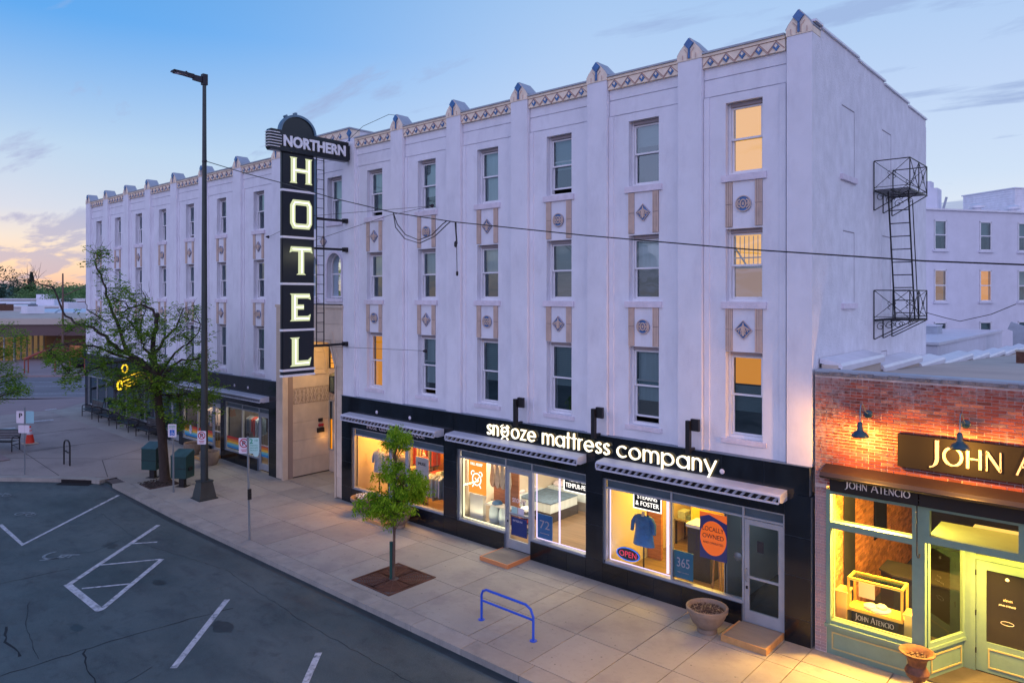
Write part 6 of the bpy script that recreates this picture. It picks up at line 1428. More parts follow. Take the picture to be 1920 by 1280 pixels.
b = MB(); b.lathe([(.08, 0), (.08, .06)], (0, 0, 11.58), 10); b.box(.05, .14, -.03, .03, 11.6, 11.65); b.build('wire_clamp', M['dark_metal'], lp)
# signs: plate facing the camera side of the street
def plate(parent, loc, w, h, m, rz, name='sign_plate'):
    e = MB(); e.prism([(-w / 2 + .02, 0), (w / 2 - .02, 0), (w / 2, .02), (w / 2, h - .02), (w / 2 - .02, h), (-w / 2 + .02, h), (-w / 2, h - .02), (-w / 2, .02)], FR(0), 0, .004); o = e.build(name, m, parent, loc=loc); o.rotation_euler = (0, 0, rz); return o
def noparking(parent, loc, rz, w=.30, h=.45):
    p = plate(parent, loc, w, h, M['sign_white'], rz); f = FR(-.004); b = MB(); b.ribbon(circ(0, h * .66, w * .38, n=20), .028, f, .002, .005, closed=True); b.ribbon([(-w * .25, h * .66 + w * .27), (w * .25, h * .66 - w * .27)], .026, f, .002, .006)
    for i, ww in enumerate((.30, .22)): b.box(-w * ww, w * ww, -.009, -.004, h * (.22 - i * .1), h * (.26 - i * .1))
    b.build('red_print', M['sign_red'], p); text('lettering', 'P', M['sign_black'], p, f, -w * .16, w * .18, h * .66 - w * .22, h * .66 + w * .22, d=.0015, thick=.001, bold=.03); return p
def post(h, name, label, loc, tilt=0, m=None):
    t = thing(name, label, 'sign post', loc); t.rotation_euler = (0, tilt, 0); b = MB(); b.box(-.022, .022, -.022, .022, 0, h); b.build('post', m or M['steel'], t); return t
RZ = R(38)
t = post(2.95, 'parking_sign', 'bent sign post with a red no parking plate beside a green loading plate', (-14.32, -4.19, 0), R(-2.2))
noparking(t, (-.13, -.05, 2.46), RZ, .31, .45); p = plate(t, (.13, .12, 2.46), .31, .45, M['sign_mint'], RZ); f = FR(-.004)
text('lettering', '2', M['sign_green'], p, f, -.13, -.03, .28, .42, d=.0015, thick=.001, bold=.02); text('lettering', 'HR', M['sign_green'], p, f, .02, .12, .34, .40, d=.0015, thick=.001)
for i, s in enumerate(('PARKING', '8AM-6PM', 'MON-SAT')): text('lettering', s, M['sign_green'], p, f, -.11, .11, .21 - i * .07, .25 - i * .07, d=.0015, thick=.001)
b = MB(); b.prism(circ(.05, -.02, .08, n=16), f, -.01, -.002); b.build('round_plate', M['sign_mint'], p)
b = MB(); b.box(.02, .06, -.05, .05, 1.15, 1.45); b.box(.06, .10, -.03, .03, 1.26, 1.34); b.build('junction_box', M['black_metal'], t)
t = post(2.35, 'disabled_parking_sign', 'thin post with a white plate carrying the blue wheelchair symbol', (-20.81, -3.56, gz(-20.8)), R(-1)); p = plate(t, (0, -.03, 1.95), .31, .46, M['sign_white'], RZ)
b = MB(); b.prism([(-.09, .06), (.09, .06), (.09, .26), (-.09, .26)], FR(-.004), 0, .002); b.build('blue_square', M['sign_blue'], p); b = MB(); b.ribbon(arc(-.005, .12, .04, .04, 110, 340, 10), .012, FR(-.006), 0, .002); b.ribbon([(-.01, .23), (0, .15), (.035, .15), (.055, .09)], .012, FR(-.006), 0, .003); b.build('wheelchair_print', M['sign_white'], p)
b = MB(); b.box(-.12, .12, -.009, -.004, .33, .35); b.box(-.12, .12, -.009, -.004, .38, .40); b.build('green_print', M['sign_green'], p)
t = thing('no_parking_plate', 'white no parking plate strapped to the tall street lamp', 'sign', (-19.27, -3.27, 1.92)); noparking(t, (0, 0, 0), RZ, .31, .46)
t = post(2.55, 'parking_sign', 'sign post at the corner with faded P plate and cyan plate behind the cone', (-27.16, -6.44, gz(-27.2))); p = plate(t, (-.15, -.1, 1.95), .33, .46, M['sign_white'], RZ); text('lettering', 'P', M['sign_black'], p, FR(-.004), -.06, .08, .2, .38, d=.002, thick=.001, bold=.03); plate(t, (.14, .13, 1.95), .33, .46, M['sign_cyan'], RZ); plate(t, (0, -.03, 1.58), .44, .30, M['sign_white'], RZ)
# green boxes on pedestals
def dropbox(label, loc, rz):
    t = thing('green_collection_box', label, 'collection box', loc, rz, group='green collection boxes by the kerb tree'); b = MB(); b.box(-.30, .30, -.26, .26, .34, 1.10)
    b.prism([(-.26, 1.10), (.26, 1.10), (.26, 1.16), (0.20, 1.30), (-.26, 1.13)], lambda a, c_, d: (d, a, c_), -.30, .30); b.build('body', M['binGreen'], t)
    b = MB(); b.prism([(-.275, 1.125), (.20, 1.30), (.22, 1.325), (-.285, 1.15)], lambda a, c_, d: (d, a, c_), -.31, .31); b.prism([(.20, 1.31), (.27, 1.17), (.28, 1.18), (.215, 1.325)], lambda a, c_, d: (d, a, c_), -.31, .31); b.build('sloping_lid', M['binTop'], t)
    b = MB(); b.box(-.10, .10, -.08, .08, 0, .34); b.box(-.2, .2, -.16, .16, 0, .02); b.build('pedestal', M['black_metal'], t)
    b = MB(); b.box(.30, .325, -.12, .12, .6, .72); b.box(-.31, .31, -.265, -.26, .68, .70); b.build('hatch', M['black_metal'], t)
dropbox('green collection box standing left of the kerb tree trunk', (-23.32, -3.25, gz(-23.3)), R(32)); dropbox('green collection box standing between the thin wheelchair sign post and the street lamp', (-21.35, -3.0, gz(-21.2)), R(32))
# planters
def planter(kind, label, x, y, grp, fill='soil'):
    t = thing('planter', label, 'planter', (x, y, gz(x)), 0, grp); b = MB()
    if kind == 'bowl': b.lathe([(.0, 0), (.20, 0), (.21, .05), (.19, .09), (.30, .20), (.38, .36), (.40, .43), (.425, .44), (.43, .52), (.395, .53), (.37, .50), (.36, .44), (0, .43)], (0, 0, 0), 28)
    else: b.lathe([(.0, 0), (.27, 0), (.32, .06), (.375, .24), (.39, .52), (.375, .55), (.345, .54), (.33, .46), (0, .45)], (0, 0, 0), 28)
    b.build('bowl', M['planter'], t, smooth=True)
    s = MB(); r4 = random.Random(int(x * 7)); 
    for i in range(220): a, q = r4.uniform(0, 6.28), .34 * math.sqrt(r4.random()); s.obox((q * math.cos(a), q * math.sin(a), .445 + r4.uniform(0, .015)), r4.uniform(.008, .04), r4.uniform(.008, .03), r4.uniform(.008, .025), a)
    for i in range(26): a, q = r4.uniform(0, 6.28), .22 * math.sqrt(r4.random()); p0 = Vector((q * math.cos(a), q * math.sin(a), .44)); s.tube([p0, p0 + Vector((r4.uniform(-.1, .1), r4.uniform(-.1, .1), r4.uniform(.05, .16)))], [.006, .002], 3)
    tag(s.build('soil', M['soil'], t, fixn=False), kind='stuff')
    return t
planter('bowl', 'footed concrete bowl planter in front of the black tiles by the right hotel door', -1.86, -.72, 'concrete bowl planters on the pavement')
planter('bowl', 'concrete bowl planter at the left end of the clothes shop window', -13.95, -.45, 'concrete bowl planters on the pavement'); planter('bowl', 'concrete bowl planter half hidden behind the young tree', -12.0, -.62, 'concrete bowl planters on the pavement')
planter('tub', 'round tan planter tub left of the street lamp pole by the far shop step', -25.75, -.60, 'tan planter tubs by the vintage shop'); planter('tub', 'round tan planter tub right of the street lamp pole by the vintage shop door', -23.72, -.86, 'tan planter tubs by the vintage shop')
def leafball(parent, c, r, n, m, size, seed, name='foliage', flat=1.0):
    r_ = random.Random(seed); v = []; f = []
    for i in range(n):
        a, u = r_.uniform(0, 6.283), r_.uniform(-1, 1); q = r * r_.random() ** .4; k = math.sqrt(1 - u * u)
        leaf_quad(v, f, (c[0] + q * k * math.cos(a), c[1] + q * k * math.sin(a), c[2] + q * u * flat), size * r_.uniform(.7, 1.3), r_)
    me = bpy.data.meshes.new(name); me.from_pydata(v, [], f); me.materials.append(m); o = place(name, me, parent); return o
def leaf_quad(v, f, c, s, r_, asp=.5, droop=.0):
    a = r_.uniform(0, 6.283); tz = r_.uniform(-.5, .4) - droop; d = (math.cos(a) * s, math.sin(a) * s, tz * s); w = s * asp; b_ = r_.uniform(-.6, .6)
    px, py, pz = -math.sin(a) * w, math.cos(a) * w, b_ * w; n = len(v)
    v += [(c[0], c[1], c[2]), (c[0] + d[0] * .5 + px / 2, c[1] + d[1] * .5 + py / 2, c[2] + d[2] * .5 + pz / 2), (c[0] + d[0], c[1] + d[1], c[2] + d[2] - .15 * s), (c[0] + d[0] * .5 - px / 2, c[1] + d[1] * .5 - py / 2, c[2] + d[2] * .5 - pz / 2)]
    f.append((n, n + 1, n + 2, n + 3))
for x, y, r_w in ((-13.95, -.45, .22), (-12.0, -.62, .18)):
    o = [q for q in bpy.data.objects if q.name.startswith('planter') and abs(q.location.x - x) < .01][0]; leafball(o, (0, 0, .55), r_w, 160, M['leaf_bright'] if r_w < .2 else M['curtain'], .07, 5, 'flowers', .5)
# steps in front of doors
def step(label, x0, x1, y0, y1, h, orange=False):
    z = gz((x0 + x1) / 2); t = thing('door_step', label, 'step', ((x0 + x1) / 2, (y0 + y1) / 2, z)); a, c_ = (x1 - x0) / 2, (y1 - y0) / 2
    b = MB(); b.box(-a + .03, a - .03, -c_ + .03, c_, 0, h); b.build('platform', M['plywood'], t); b = MB(); b.box(-a, a, -c_, -c_ + .03, 0, h + .004); b.box(-a, -a + .03, -c_ + .03, c_, 0, h + .004); b.box(a - .03, a, -c_ + .03, c_, 0, h + .004); b.build('edging', M['step_edge'] if not orange else mat('orange_edging', (.62, .24, .09), .6), t)
step('low wooden step with yellow edge at the right hotel door', -1.46, -.52, -.92, .0, .12); step('low grey step with orange edge at the middle shop door', -8.25, -7.26, -.95, .0, .10, True)
step('low tan step between the two bowl planters', -13.2, -12.35, -.95, -.1, .09); step('low tan step between the two tan planter tubs', -25.15, -24.35, -.85, -.08, .12)
# blue rack
t = thing('bike_rack', 'bright blue tubular bicycle rack on the pavement near the kerb', 'bike rack', (-5.05, -3.45, 0))
xa, xb, h = -.72, .74, .68; r = .10
b = MB(); b.tube([(xa, 0, 0), (xa, 0, h - .14), (xa + .04, 0, h - .05), (xa + .14, 0, h), (xb - .2, 0, h), (xb - .07, 0, h - .06), (xb, 0, h - .2), (xb, 0, 0)], .027, 10); b.build('hoop', M['rackblue'], t, smooth=True)
b = MB(); b.tube([(xa, 0, h - .26), (xb, 0, h - .26)], .024, 10); b.build('lower_bar', M['rackblue'], t, smooth=True)
for x in (xa, xb): b = MB(); b.lathe([(.075, 0), (.075, .012), (.03, .014)], (x, 0, 0), 12); b.build('foot_plate', M['rackblue'], t)
t = thing('bike_rack', 'narrow black hoop bicycle rack standing alone on the corner plaza', 'bike rack', (-27.62, -4.87, gz(-27.6)), R(8)); b = MB(); b.tube([(-.24, 0, 0), (-.24, 0, .78), (-.20, 0, .92), (-.10, 0, .99), (.10, 0, .99), (.20, 0, .92), (.24, 0, .78), (.24, 0, 0)], .03, 8); b.build('hoop', M['black_metal'], t, smooth=True)
b = MB(); b.tube([(-.24, 0, .5), (-.1, 0, .56), (.1, 0, .5), (.24, 0, .56)], .025, 6); b.build('middle_bar', M['black_metal'], t)
# traffic cone
t = thing('traffic_cone', 'orange traffic cone with two white bands on the corner plaza', 'traffic cone', (-33.0, -4.75, gz(-33)))
b = MB(); b.box(-.27, .27, -.27, .27, 0, .04); b.build('foot', M['beige'], t); b = MB(); b.lathe([(.19, .04), (.125, .42), (.12, .42)], (0, 0, 0), 16); b.lathe([(.085, .58), (.078, .62)], (0, 0, 0), 16); b.lathe([(.055, .72), (.04, .80), (0, .80)], (0, 0, 0), 16); b.build('cone', M['cone'], t, smooth=True)
b = MB(); b.lathe([(.12, .42), (.085, .58)], (0, 0, 0), 16); b.lathe([(.078, .62), (.055, .72)], (0, 0, 0), 16); b.build('reflective_band', M['sign_white'], t, smooth=True)
# yellow neon sign behind the kerb tree
t = thing('neon_wall_sign', 'yellow neon sign glowing through the leaves of the big kerb tree', 'sign', (-32.9, -.05, 0)); yl = emis('yellow_neon', (1.0, .62, .03), 1.6)
b = MB(); b.box(-.05, .05, -.9, 0, 3.2, 3.26); b.box(-.05, .05, -.9, 0, 2.2, 2.25); b.build('bracket', M['black_metal'], t)
f = lambda a, b_, d: (.06 + d, a, b_); b = MB(); b.ribbon(circ(-.72, 3.42, .13, .19, n=18), .06, f, 0, .03, closed=True)
for i in range(4): b.ribbon([(-.85 + i * .06, 2.95 - i * .16), (-.55, 3.02 - i * .16), (-.25, 3.12 - i * .16), (.02, 3.22 - i * .15)], .05, f, 0, .03)
b.ribbon(circ(-.95, 2.62, .10, .22, n=16), .08, f, 0, .03, closed=True); b.ribbon([(-.62, 2.30), (-.66, 2.5), (-.58, 2.62)], .07, f, 0, .03); b.build('neon_tubes', yl, t)
b = MB(); b.box(-.04, .05, -1.1, .0, 2.3, 3.3); b.build('panel', M['sign_black'], t)
# benches
def make_bench():
    t = thing('bench', '', 'bench'); m = M['black_metal']
    for s in (-.74, .74):
        b = MB(); b.tube([(s, -.27, 0), (s, -.27, .52), (s, -.24, .60), (s, -.10, .64), (s, .12, .60), (s, .20, .50)], .022, 8); b.tube([(s, .20, 0), (s, .20, .42), (s, .30, .86)], .022, 8); b.tube([(s, -.27, .28), (s, .20, .28)], .016, 6); b.build('end_frame', m, t, smooth=True)
    b = MB(); b.tube([(-.74, -.27, .42), (.74, -.27, .42)], .022, 6); b.tube([(-.74, .20, .40), (.74, .20, .40)], .018, 6); b.build('rail', m, t)
    sl = MB(); sl.box(-.74, .74, -.026, .026, 0, .014); sl = sl.mesh('slat', M['dark_metal'])
    for i in range(7): place('slat', sl, t, (0, -.24 + i * .068, .425 - i * .003))
    for i in range(6):
        o = place('slat', sl, t, (0, .215 + i * .016, .50 + i * .068)); o.rotation_euler = (R(80), 0, 0)
    tp = MB(); tp.box(-.74, .74, .28, .33, .855, .885); tp.build('top_rail', M['binTop'], t); return t
bench = make_bench(); used = False
for x, lab in ((-30.7, 'black slatted bench nearest the tree in the row along the dark shop windows'), (-33.13, 'black slatted bench, second from the tree along the dark shop windows'), (-35.62, 'black slatted bench, third from the tree along the dark shop windows'), (-38.06, 'black slatted bench at the far corner of the building')):
    o = bench if not used else copy_tree(bench); used = True; o.location = (x, -.50, gz(x)); tag(o, lab, 'bench', 'black benches along the hotel wall')
for x, y, rz, lab in ((-32.35, -6.05, 40, 'pale seated bench at the left edge beside the street tree'), (-33.6, -6.6, 40, 'farther bench at the left edge behind the street tree trunk')):
    o = copy_tree(bench); o.location = (x, y, gz(x)); o.rotation_euler = (0, 0, R(rz)); tag(o, lab, 'bench', 'benches at the left edge')
    for c in o.children:
        if c.name.startswith('slat'):
            c.data = c.data.copy() if False else c.data
# urn at the lower right
t = thing('urn', 'rusty cast iron urn planter standing on the pavement by the green shop window', 'urn', (2.02, -.56, 0)); b = MB(); b.box(-.18, .18, -.18, .18, 0, .08); b.lathe([(.15, .08), (.16, .11), (.07, .18), (.06, .26), (.10, .29), (.17, .36), (.20, .44), (.17, .50), (.14, .55), (.16, .66), (.22, .74), (.28, .765), (.285, .79), (.25, .80), (.20, .77), (.14, .66), (0, .62)], (0, 0, 0), 24); b.build('body', M['urn'], t, smooth=True)
s = MB(); r4 = random.Random(9)
for i in range(30): a, q = r4.uniform(0, 6.28), .16 * math.sqrt(r4.random()); s.obox((q * math.cos(a), q * math.sin(a), .70), .04, .03, .03, a)
tag(s.build('soil', M['soil'], t, fixn=False), kind='stuff')
# wires from the lamp across the street front
W = [(-19.24, 11.63), (-16.5, 10.9), (-14.38, 10.38), (-11.8, 9.7), (-9.14, 9.09), (-7.02, 8.72), (-3.23, 8.19), (0.03, 7.78), (2.66, 7.50), (6, 7.25), (14, 7.1)]
guy('street_cable', [(x, -3.1, z) for x, z in W], 'long black cable sagging from the street lamp across the whole facade', .016)
guy('cable_loop', [(x, -3.1, z) for x, z in [(-9.2, 9.11), (-9.04, 8.8), (-8.73, 8.52), (-8.23, 8.36), (-7.75, 8.46), (-7.38, 8.69), (-7.23, 8.76)]], 'inner black cable loop hanging from the street cable', .012)
guy('cable_loop', [(x, -3.1, z) for x, z in [(-9.2, 9.11), (-9.1, 8.72), (-8.75, 8.42), (-8.2, 8.28), (-7.65, 8.42), (-7.25, 8.66), (-7.1, 8.74)]], 'outer black cable loop hanging from the street cable', .012)
b = MB(); b.tube([(-6.95, -3.1, 8.7), (-6.90, -3.1, 8.2)], .018, 6); b.lathe([(.0, 0), (.035, .03), (.035, .12), (.0, .16)], (-6.94, -3.1, 8.12), 8); b.tube([(-6.92, -3.1, 8.7), (-6.89, -3.1, 7.5)], .009, 5); b.lathe([(.0, 0), (.028, .02), (.028, .1), (.0, .12)], (-6.89, -3.1, 7.46), 8); tag(b.build('hanging_cable_end', M['black_metal']), 'loose cable ends dangling from the street cable', 'cable')
# square iron grate of the young tree
gr = thing('tree_grate', 'rusty square iron grate around the young tree', 'tree grate', (-8.95, -3.28, 0))
b = MB(); b.box(-.70, .70, -.72, .72, -.02, .006); b.build('frame', M['slab_joint'], gr)
for s in range(4):
    b = MB(); mid = R(45 + 90 * s)
    for k in range(1, 13):
        r = .10 + k * .058; pts = []
        for i in range(15):
            a = mid + R(-45 + 90 * i / 14); pts.append((max(-.66, min(.66, r * math.cos(a))), max(-.68, min(.68, r * math.sin(a)))))
        b.ribbon(pts, .030, lambda a, c_, d: (a, c_, .006 + d), 0, .012)
    for q in range(0, 5): a = mid + R(-45 + 22.5 * q); l = .70 / max(abs(math.cos(a)), abs(math.sin(a))); b.ribbon([(.13 * math.cos(a), .13 * math.sin(a)), (l * math.cos(a), l * math.sin(a))], .018, lambda a_, c_, d: (a_, c_, .006 + d), 0, .014)
    b.build('grate_quarter', M['grate'], gr)
b = MB(); b.ribbon([(-.70, -.72), (.70, -.72), (.70, .72), (-.70, .72)], .05, lambda a, c_, d: (a, c_, d), 0, .018, closed=True); b.build('rim', M['grate'], gr)
gr2 = thing('tree_pit', 'dark gravel filled tree pit at the foot of the big kerb tree', 'tree pit', (-22.35, -3.45, gz(-22.3)), 0)
b = MB(); b.box(-.62, .62, -.55, .55, -.05, .008); b.build('bed', M['soil'], gr2); s = MB(); r4 = random.Random(2)
for i in range(300): s.obox((r4.uniform(-.6, .6), r4.uniform(-.52, .52), .015), r4.uniform(.02, .07), r4.uniform(.02, .05), .02, r4.uniform(0, 6))
tag(s.build('gravel', M['bark'], gr2, fixn=False), kind='stuff')

# ================================================================== TREES
CL=[(-24.2,-3.4,2.8),(-23.9,-3.8,2.5),(-23.5,-3.9,3.9),(-22.3,-4.2,4.4),(-24.6,-3.9,2.5),(-22.6,-4.8,3.1),(-21.5,-4.5,4.3),(-21.9,-3.9,4.0),(-22.3,-4.3,3.2),(-24.3,-2.8,2.9),(-22.3,-3.6,3.8),(-22.3,-4.9,4.2),(-21.9,-4.8,3.5),(-22.5,-4.0,3.8),(-22.3,-3.8,3.5),(-21.9,-4.5,3.3),(-21.4,-4.3,3.0),(-23.2,-3.5,3.6),(-25.3,-3.8,2.8),(-22.2,-3.6,3.8),(-22.0,-4.4,3.1),(-24.2,-3.2,2.7),(-24.3,-4.3,3.7),(-24.1,-2.9,3.5),(-22.7,-4.1,3.8),(-25.6,-3.8,2.8),(-21.6,-2.8,4.3),(-24.1,-3.2,4.0),(-21.2,-4.0,4.6),(-21.4,-3.8,3.9),(-21.1,-3.7,4.0),(-23.8,-2.9,4.8),(-24.6,-2.9,4.2),(-23.4,-3.0,4.3),(-22.3,-3.5,4.7),(-24.8,-3.1,4.4),(-21.9,-2.7,4.1),(-22.1,-3.8,5.0),(-21.7,-3.1,3.8),(-22.8,-2.6,3.8),(-21.9,-3.3,4.0),(-22.2,-3.0,4.7),(-20.8,-2.5,3.4),(-21.4,-1.9,3.4),(-21.6,-3.5,3.7),(-22.6,-1.9,3.7),(-21.1,-2.6,3.1),(-22.6,-1.9,3.0),(-23.2,-2.2,2.8),(-21.3,-2.0,3.7),(-23.6,-2.4,2.8),(-22.5,-2.3,3.2),(-22.4,-1.9,4.3),(-21.4,-2.6,3.4),(-22.1,-2.2,3.0),(-22.7,-2.8,3.8),(-22.6,-2.7,3.2),(-21.5,-3.5,3.9),(-21.0,-3.2,4.5),(-22.0,-3.3,3.8),(-20.8,-2.8,3.6),(-21.6,-2.8,4.2),(-22.7,-2.9,3.2),(-22.2,-3.6,2.8),(-23.1,-2.3,2.0),(-22.7,-2.8,2.3),(-22.6,-2.9,3.1),(-23.6,-2.1,1.9),(-23.3,-2.2,2.7),(-20.9,-3.3,2.8),(-21.6,-2.9,2.3),(-24.2,-5.6,5.0),(-25.7,-4.0,4.7),(-23.3,-5.0,4.7),(-23.8,-4.7,4.7),(-24.8,-5.3,4.9),(-25.2,-5.9,4.6),(-26.4,-5.2,4.3),(-24.8,-6.2,4.7),(-24.0,-6.0,5.0),(-25.2,-5.0,4.7),(-23.3,-5.5,4.6),(-24.5,-4.8,4.8),(-25.2,-5.5,4.8),(-25.8,-5.0,4.7),(-23.8,-5.4,5.1),(-27.1,-5.6,4.5),(-26.6,-5.7,5.0),(-26.5,-5.8,4.7),(-27.1,-5.5,4.7),(-26.4,-5.2,4.0),(-26.5,-5.3,4.1),(-24.1,-5.6,4.2),(-23.6,-5.7,4.0),(-25.1,-5.5,4.0),(-25.5,-5.5,4.2),(-26.3,-5.4,3.8),(-25.5,-3.9,4.8),(-22.5,-4.1,5.6),(-22.2,-4.4,5.3),(-22.0,-4.4,5.7),(-22.2,-4.8,5.7),(-24.7,-3.5,4.7),(-23.4,-4.8,5.2),(-24.8,-3.4,5.0),(-24.4,-4.0,5.6),(-24.0,-4.5,5.0),(-23.3,-3.4,5.0),(-23.0,-4.7,5.1),(-22.5,-4.7,6.2),(-25.1,-4.5,6.4),(-24.9,-4.7,5.9),(-23.1,-5.4,6.0),(-23.5,-5.2,6.1),(-23.0,-4.4,6.2),(-22.6,-4.8,6.8),(-22.6,-4.4,6.0),(-22.6,-4.8,5.8),(-23.0,-4.7,6.4),(-23.6,-4.8,7.1),(-25.2,-4.2,7.6),(-23.6,-4.5,6.9),(-24.0,-4.1,7.2),(-23.5,-4.5,6.9),(-24.5,-3.9,7.2),(-23.8,-4.7,8.0),(-23.1,-5.2,8.4),(-24.0,-5.0,8.2),(-23.2,-5.2,8.3),(-23.2,-3.9,6.5),(-23.7,-3.5,5.5),(-24.1,-2.7,6.1),(-22.8,-4.4,5.9),(-21.5,-3.8,5.8),(-22.6,-3.9,5.5),(-22.5,-4.1,6.2),(-21.4,-3.7,5.8),(-24.8,-3.4,5.8),(-24.2,-2.7,6.2),(-20.9,-3.8,6.3),(-22.9,-3.5,5.4),(-20.6,-3.4,6.0),(-22.8,-1.6,5.2),(-20.9,-3.6,5.5),(-21.5,-3.1,5.5),(-21.9,-2.6,5.5),(-21.0,-3.6,5.7),(-22.1,-2.5,4.6),(-20.0,-3.0,5.8),(-22.0,-2.5,5.3),(-22.6,-2.4,6.2),(-21.5,-2.5,6.4),(-20.5,-3.0,6.5),(-22.3,-1.9,4.7),(-20.0,-2.6,4.6),(-20.2,-3.0,4.7),(-20.6,-2.6,4.3),(-20.1,-3.0,4.2),(-22.9,-4.1,7.0),(-22.8,-4.3,7.0),(-24.3,-3.1,6.9),(-23.3,-3.6,6.8),(-21.7,-1.8,2.5),(-22.1,-1.5,3.0),(-19.9,-2.7,3.5),(-21.9,-1.9,3.1),(-25.9,-5.1,5.9),(-23.2,-5.7,6.0),(-26.4,-5.1,5.7),(-22.5,-4.3,4.1),(-23.3,-4.6,4.3),(-25.4,-4.3,3.9),(-23.7,-4.1,4.5),(-23.9,-4.7,3.9),(-25.6,-4.2,4.2),(-23.6,-4.5,4.2),(-24.1,-4.2,3.6)]
SM=[(0.03,0.02,3.74),(0.14,-0.39,3.50),(0.71,-0.15,3.65),(0.21,-0.24,3.71),(0.44,-0.36,3.44),(0.00,-0.01,3.62),(0.46,0.03,3.33),(0.11,-0.06,3.70),(0.54,-0.34,3.85),(-0.08,-0.16,3.36),(0.31,-0.39,3.40),(0.37,-0.03,3.32),(0.79,-0.28,3.69),(0.55,-0.32,3.54),(0.58,-0.45,3.72),(0.28,-0.27,3.62),(0.18,0.15,3.53),(0.43,-0.07,3.44),(0.45,0.00,3.61),(0.57,-0.20,3.56),(0.13,-0.11,3.46),(0.21,0.13,3.59),(0.50,-0.48,3.49),(0.22,0.16,3.38),(0.24,-0.05,2.81),(0.43,-0.30,2.93),(0.35,-0.35,2.77),(0.44,-0.17,2.94),(-0.03,-0.24,2.82),(0.42,-0.19,2.90),(0.09,-0.37,2.84),(0.16,-0.09,2.97),(0.24,-0.43,3.08),(0.41,-0.35,2.78),(0.39,-0.33,2.84),(-0.17,-0.35,2.59),(0.40,-0.21,2.61),(-0.05,-0.18,2.59),(0.05,-0.35,2.72),(0.38,-0.43,2.68),(-0.02,-0.38,2.61),(1.03,-0.22,2.46),(0.12,0.29,2.13),(0.26,-0.04,2.21),(0.68,0.08,2.27),(0.61,-0.53,2.51),(0.44,0.37,2.23),(0.39,0.48,2.22),(0.47,0.61,2.26),(0.27,0.02,2.45),(0.78,0.06,2.75),(0.88,-0.27,2.66),(0.44,0.17,2.50),(0.14,0.29,2.05),(1.00,-0.16,2.70),(0.30,0.13,2.49),(1.00,0.09,2.60),(0.27,0.18,2.27),(0.71,-0.10,2.64),(1.15,-0.13,2.59),(0.32,0.04,2.59),(0.56,-0.58,2.72),(0.47,-0.01,2.16),(0.79,-0.39,2.33),(0.84,-0.47,2.43),(1.12,-0.21,2.69),(0.44,-0.27,2.53),(0.77,-0.22,2.82),(0.89,0.26,2.51),(-0.18,0.02,2.48),(1.03,-0.23,2.59),(0.50,-0.14,2.32),(0.47,0.14,2.18),(1.02,-0.28,2.88),(0.40,0.42,2.42),(0.97,-0.22,1.95),(0.20,0.48,1.92),(0.39,-0.20,2.19),(0.62,-0.57,2.09),(0.57,-0.69,2.22),(-0.05,0.11,1.67),(0.76,-0.26,2.34),(0.12,0.04,2.09),(0.66,-0.48,2.01),(0.24,0.06,1.70),(0.67,-0.12,2.16),(-0.05,0.25,1.83),(0.44,-0.49,2.09),(0.82,-0.38,2.05),(0.89,-0.52,2.11),(0.64,0.09,2.09),(0.94,-0.39,2.04),(0.54,-0.21,2.35),(0.10,-0.14,2.02),(0.74,0.22,2.11),(0.17,0.41,1.63),(-0.16,-0.24,1.99),(0.03,0.25,1.96),(-0.07,0.00,1.90),(0.13,-0.38,2.13),(0.52,-0.10,2.23),(-0.17,0.15,2.09),(-0.05,-0.06,2.07),(-0.21,-0.34,1.95),(-0.14,-0.49,1.94),(-0.48,-0.54,1.94),(0.04,-0.78,1.81),(0.29,-0.73,2.00),(0.15,-0.82,1.86),(-0.22,-0.46,2.04),(0.10,-0.68,1.93),(-0.09,-0.98,1.92),(-0.43,-0.72,1.90),(0.32,-0.63,1.91),(0.17,-0.72,1.85),(0.12,-0.59,2.06),(-0.10,-0.61,1.75),(-0.15,-0.86,2.09),(-0.07,-0.97,2.07),(0.69,0.22,2.24),(0.67,0.10,2.58),(0.81,0.27,2.37),(0.68,0.14,2.34),(0.84,0.37,2.28),(0.62,0.28,2.11),(0.80,0.06,2.63),(0.81,0.08,2.12),(0.64,0.39,2.19),(0.71,0.03,2.19),(0.51,0.19,2.21),(0.62,0.38,2.58),(0.03,-0.27,1.59),(0.18,-0.48,1.77),(0.09,-0.08,1.66),(0.17,-0.62,1.84),(0.56,-0.33,1.77),(0.40,-0.55,1.91),(0.42,-0.46,1.86),(-0.03,-0.13,1.41),(0.04,-0.22,1.82),(0.01,-0.73,2.25),(0.14,-0.41,2.21),(-0.27,-0.44,2.14),(-0.06,-0.53,2.30)]
LT=[(-31.8,-5.5,5.2),(-32.2,-5.4,5.3),(-30.8,-6.2,5.7),(-31.3,-5.6,5.1),(-31.4,-5.6,4.9),(-31.5,-6.3,4.7),(-32.2,-6.0,4.6),(-32.7,-6.2,5.5),(-32.7,-5.4,4.5),(-31.0,-6.3,4.6),(-32.6,-5.7,3.9),(-31.0,-6.3,4.0),(-31.3,-5.9,4.5),(-31.1,-6.3,3.9),(-31.9,-5.7,3.4),(-32.7,-5.7,3.1),(-31.1,-5.8,3.5),(-31.4,-5.7,3.7),(-31.1,-6.3,2.7),(-32.3,-5.8,2.8),(-32.0,-6.6,2.6),(-31.4,-5.8,3.0),(-30.9,-5.6,3.0),(-31.9,-5.5,3.0),(-30.7,-5.8,3.0),(-32.3,-5.6,3.3),(-30.3,-5.8,3.0)]
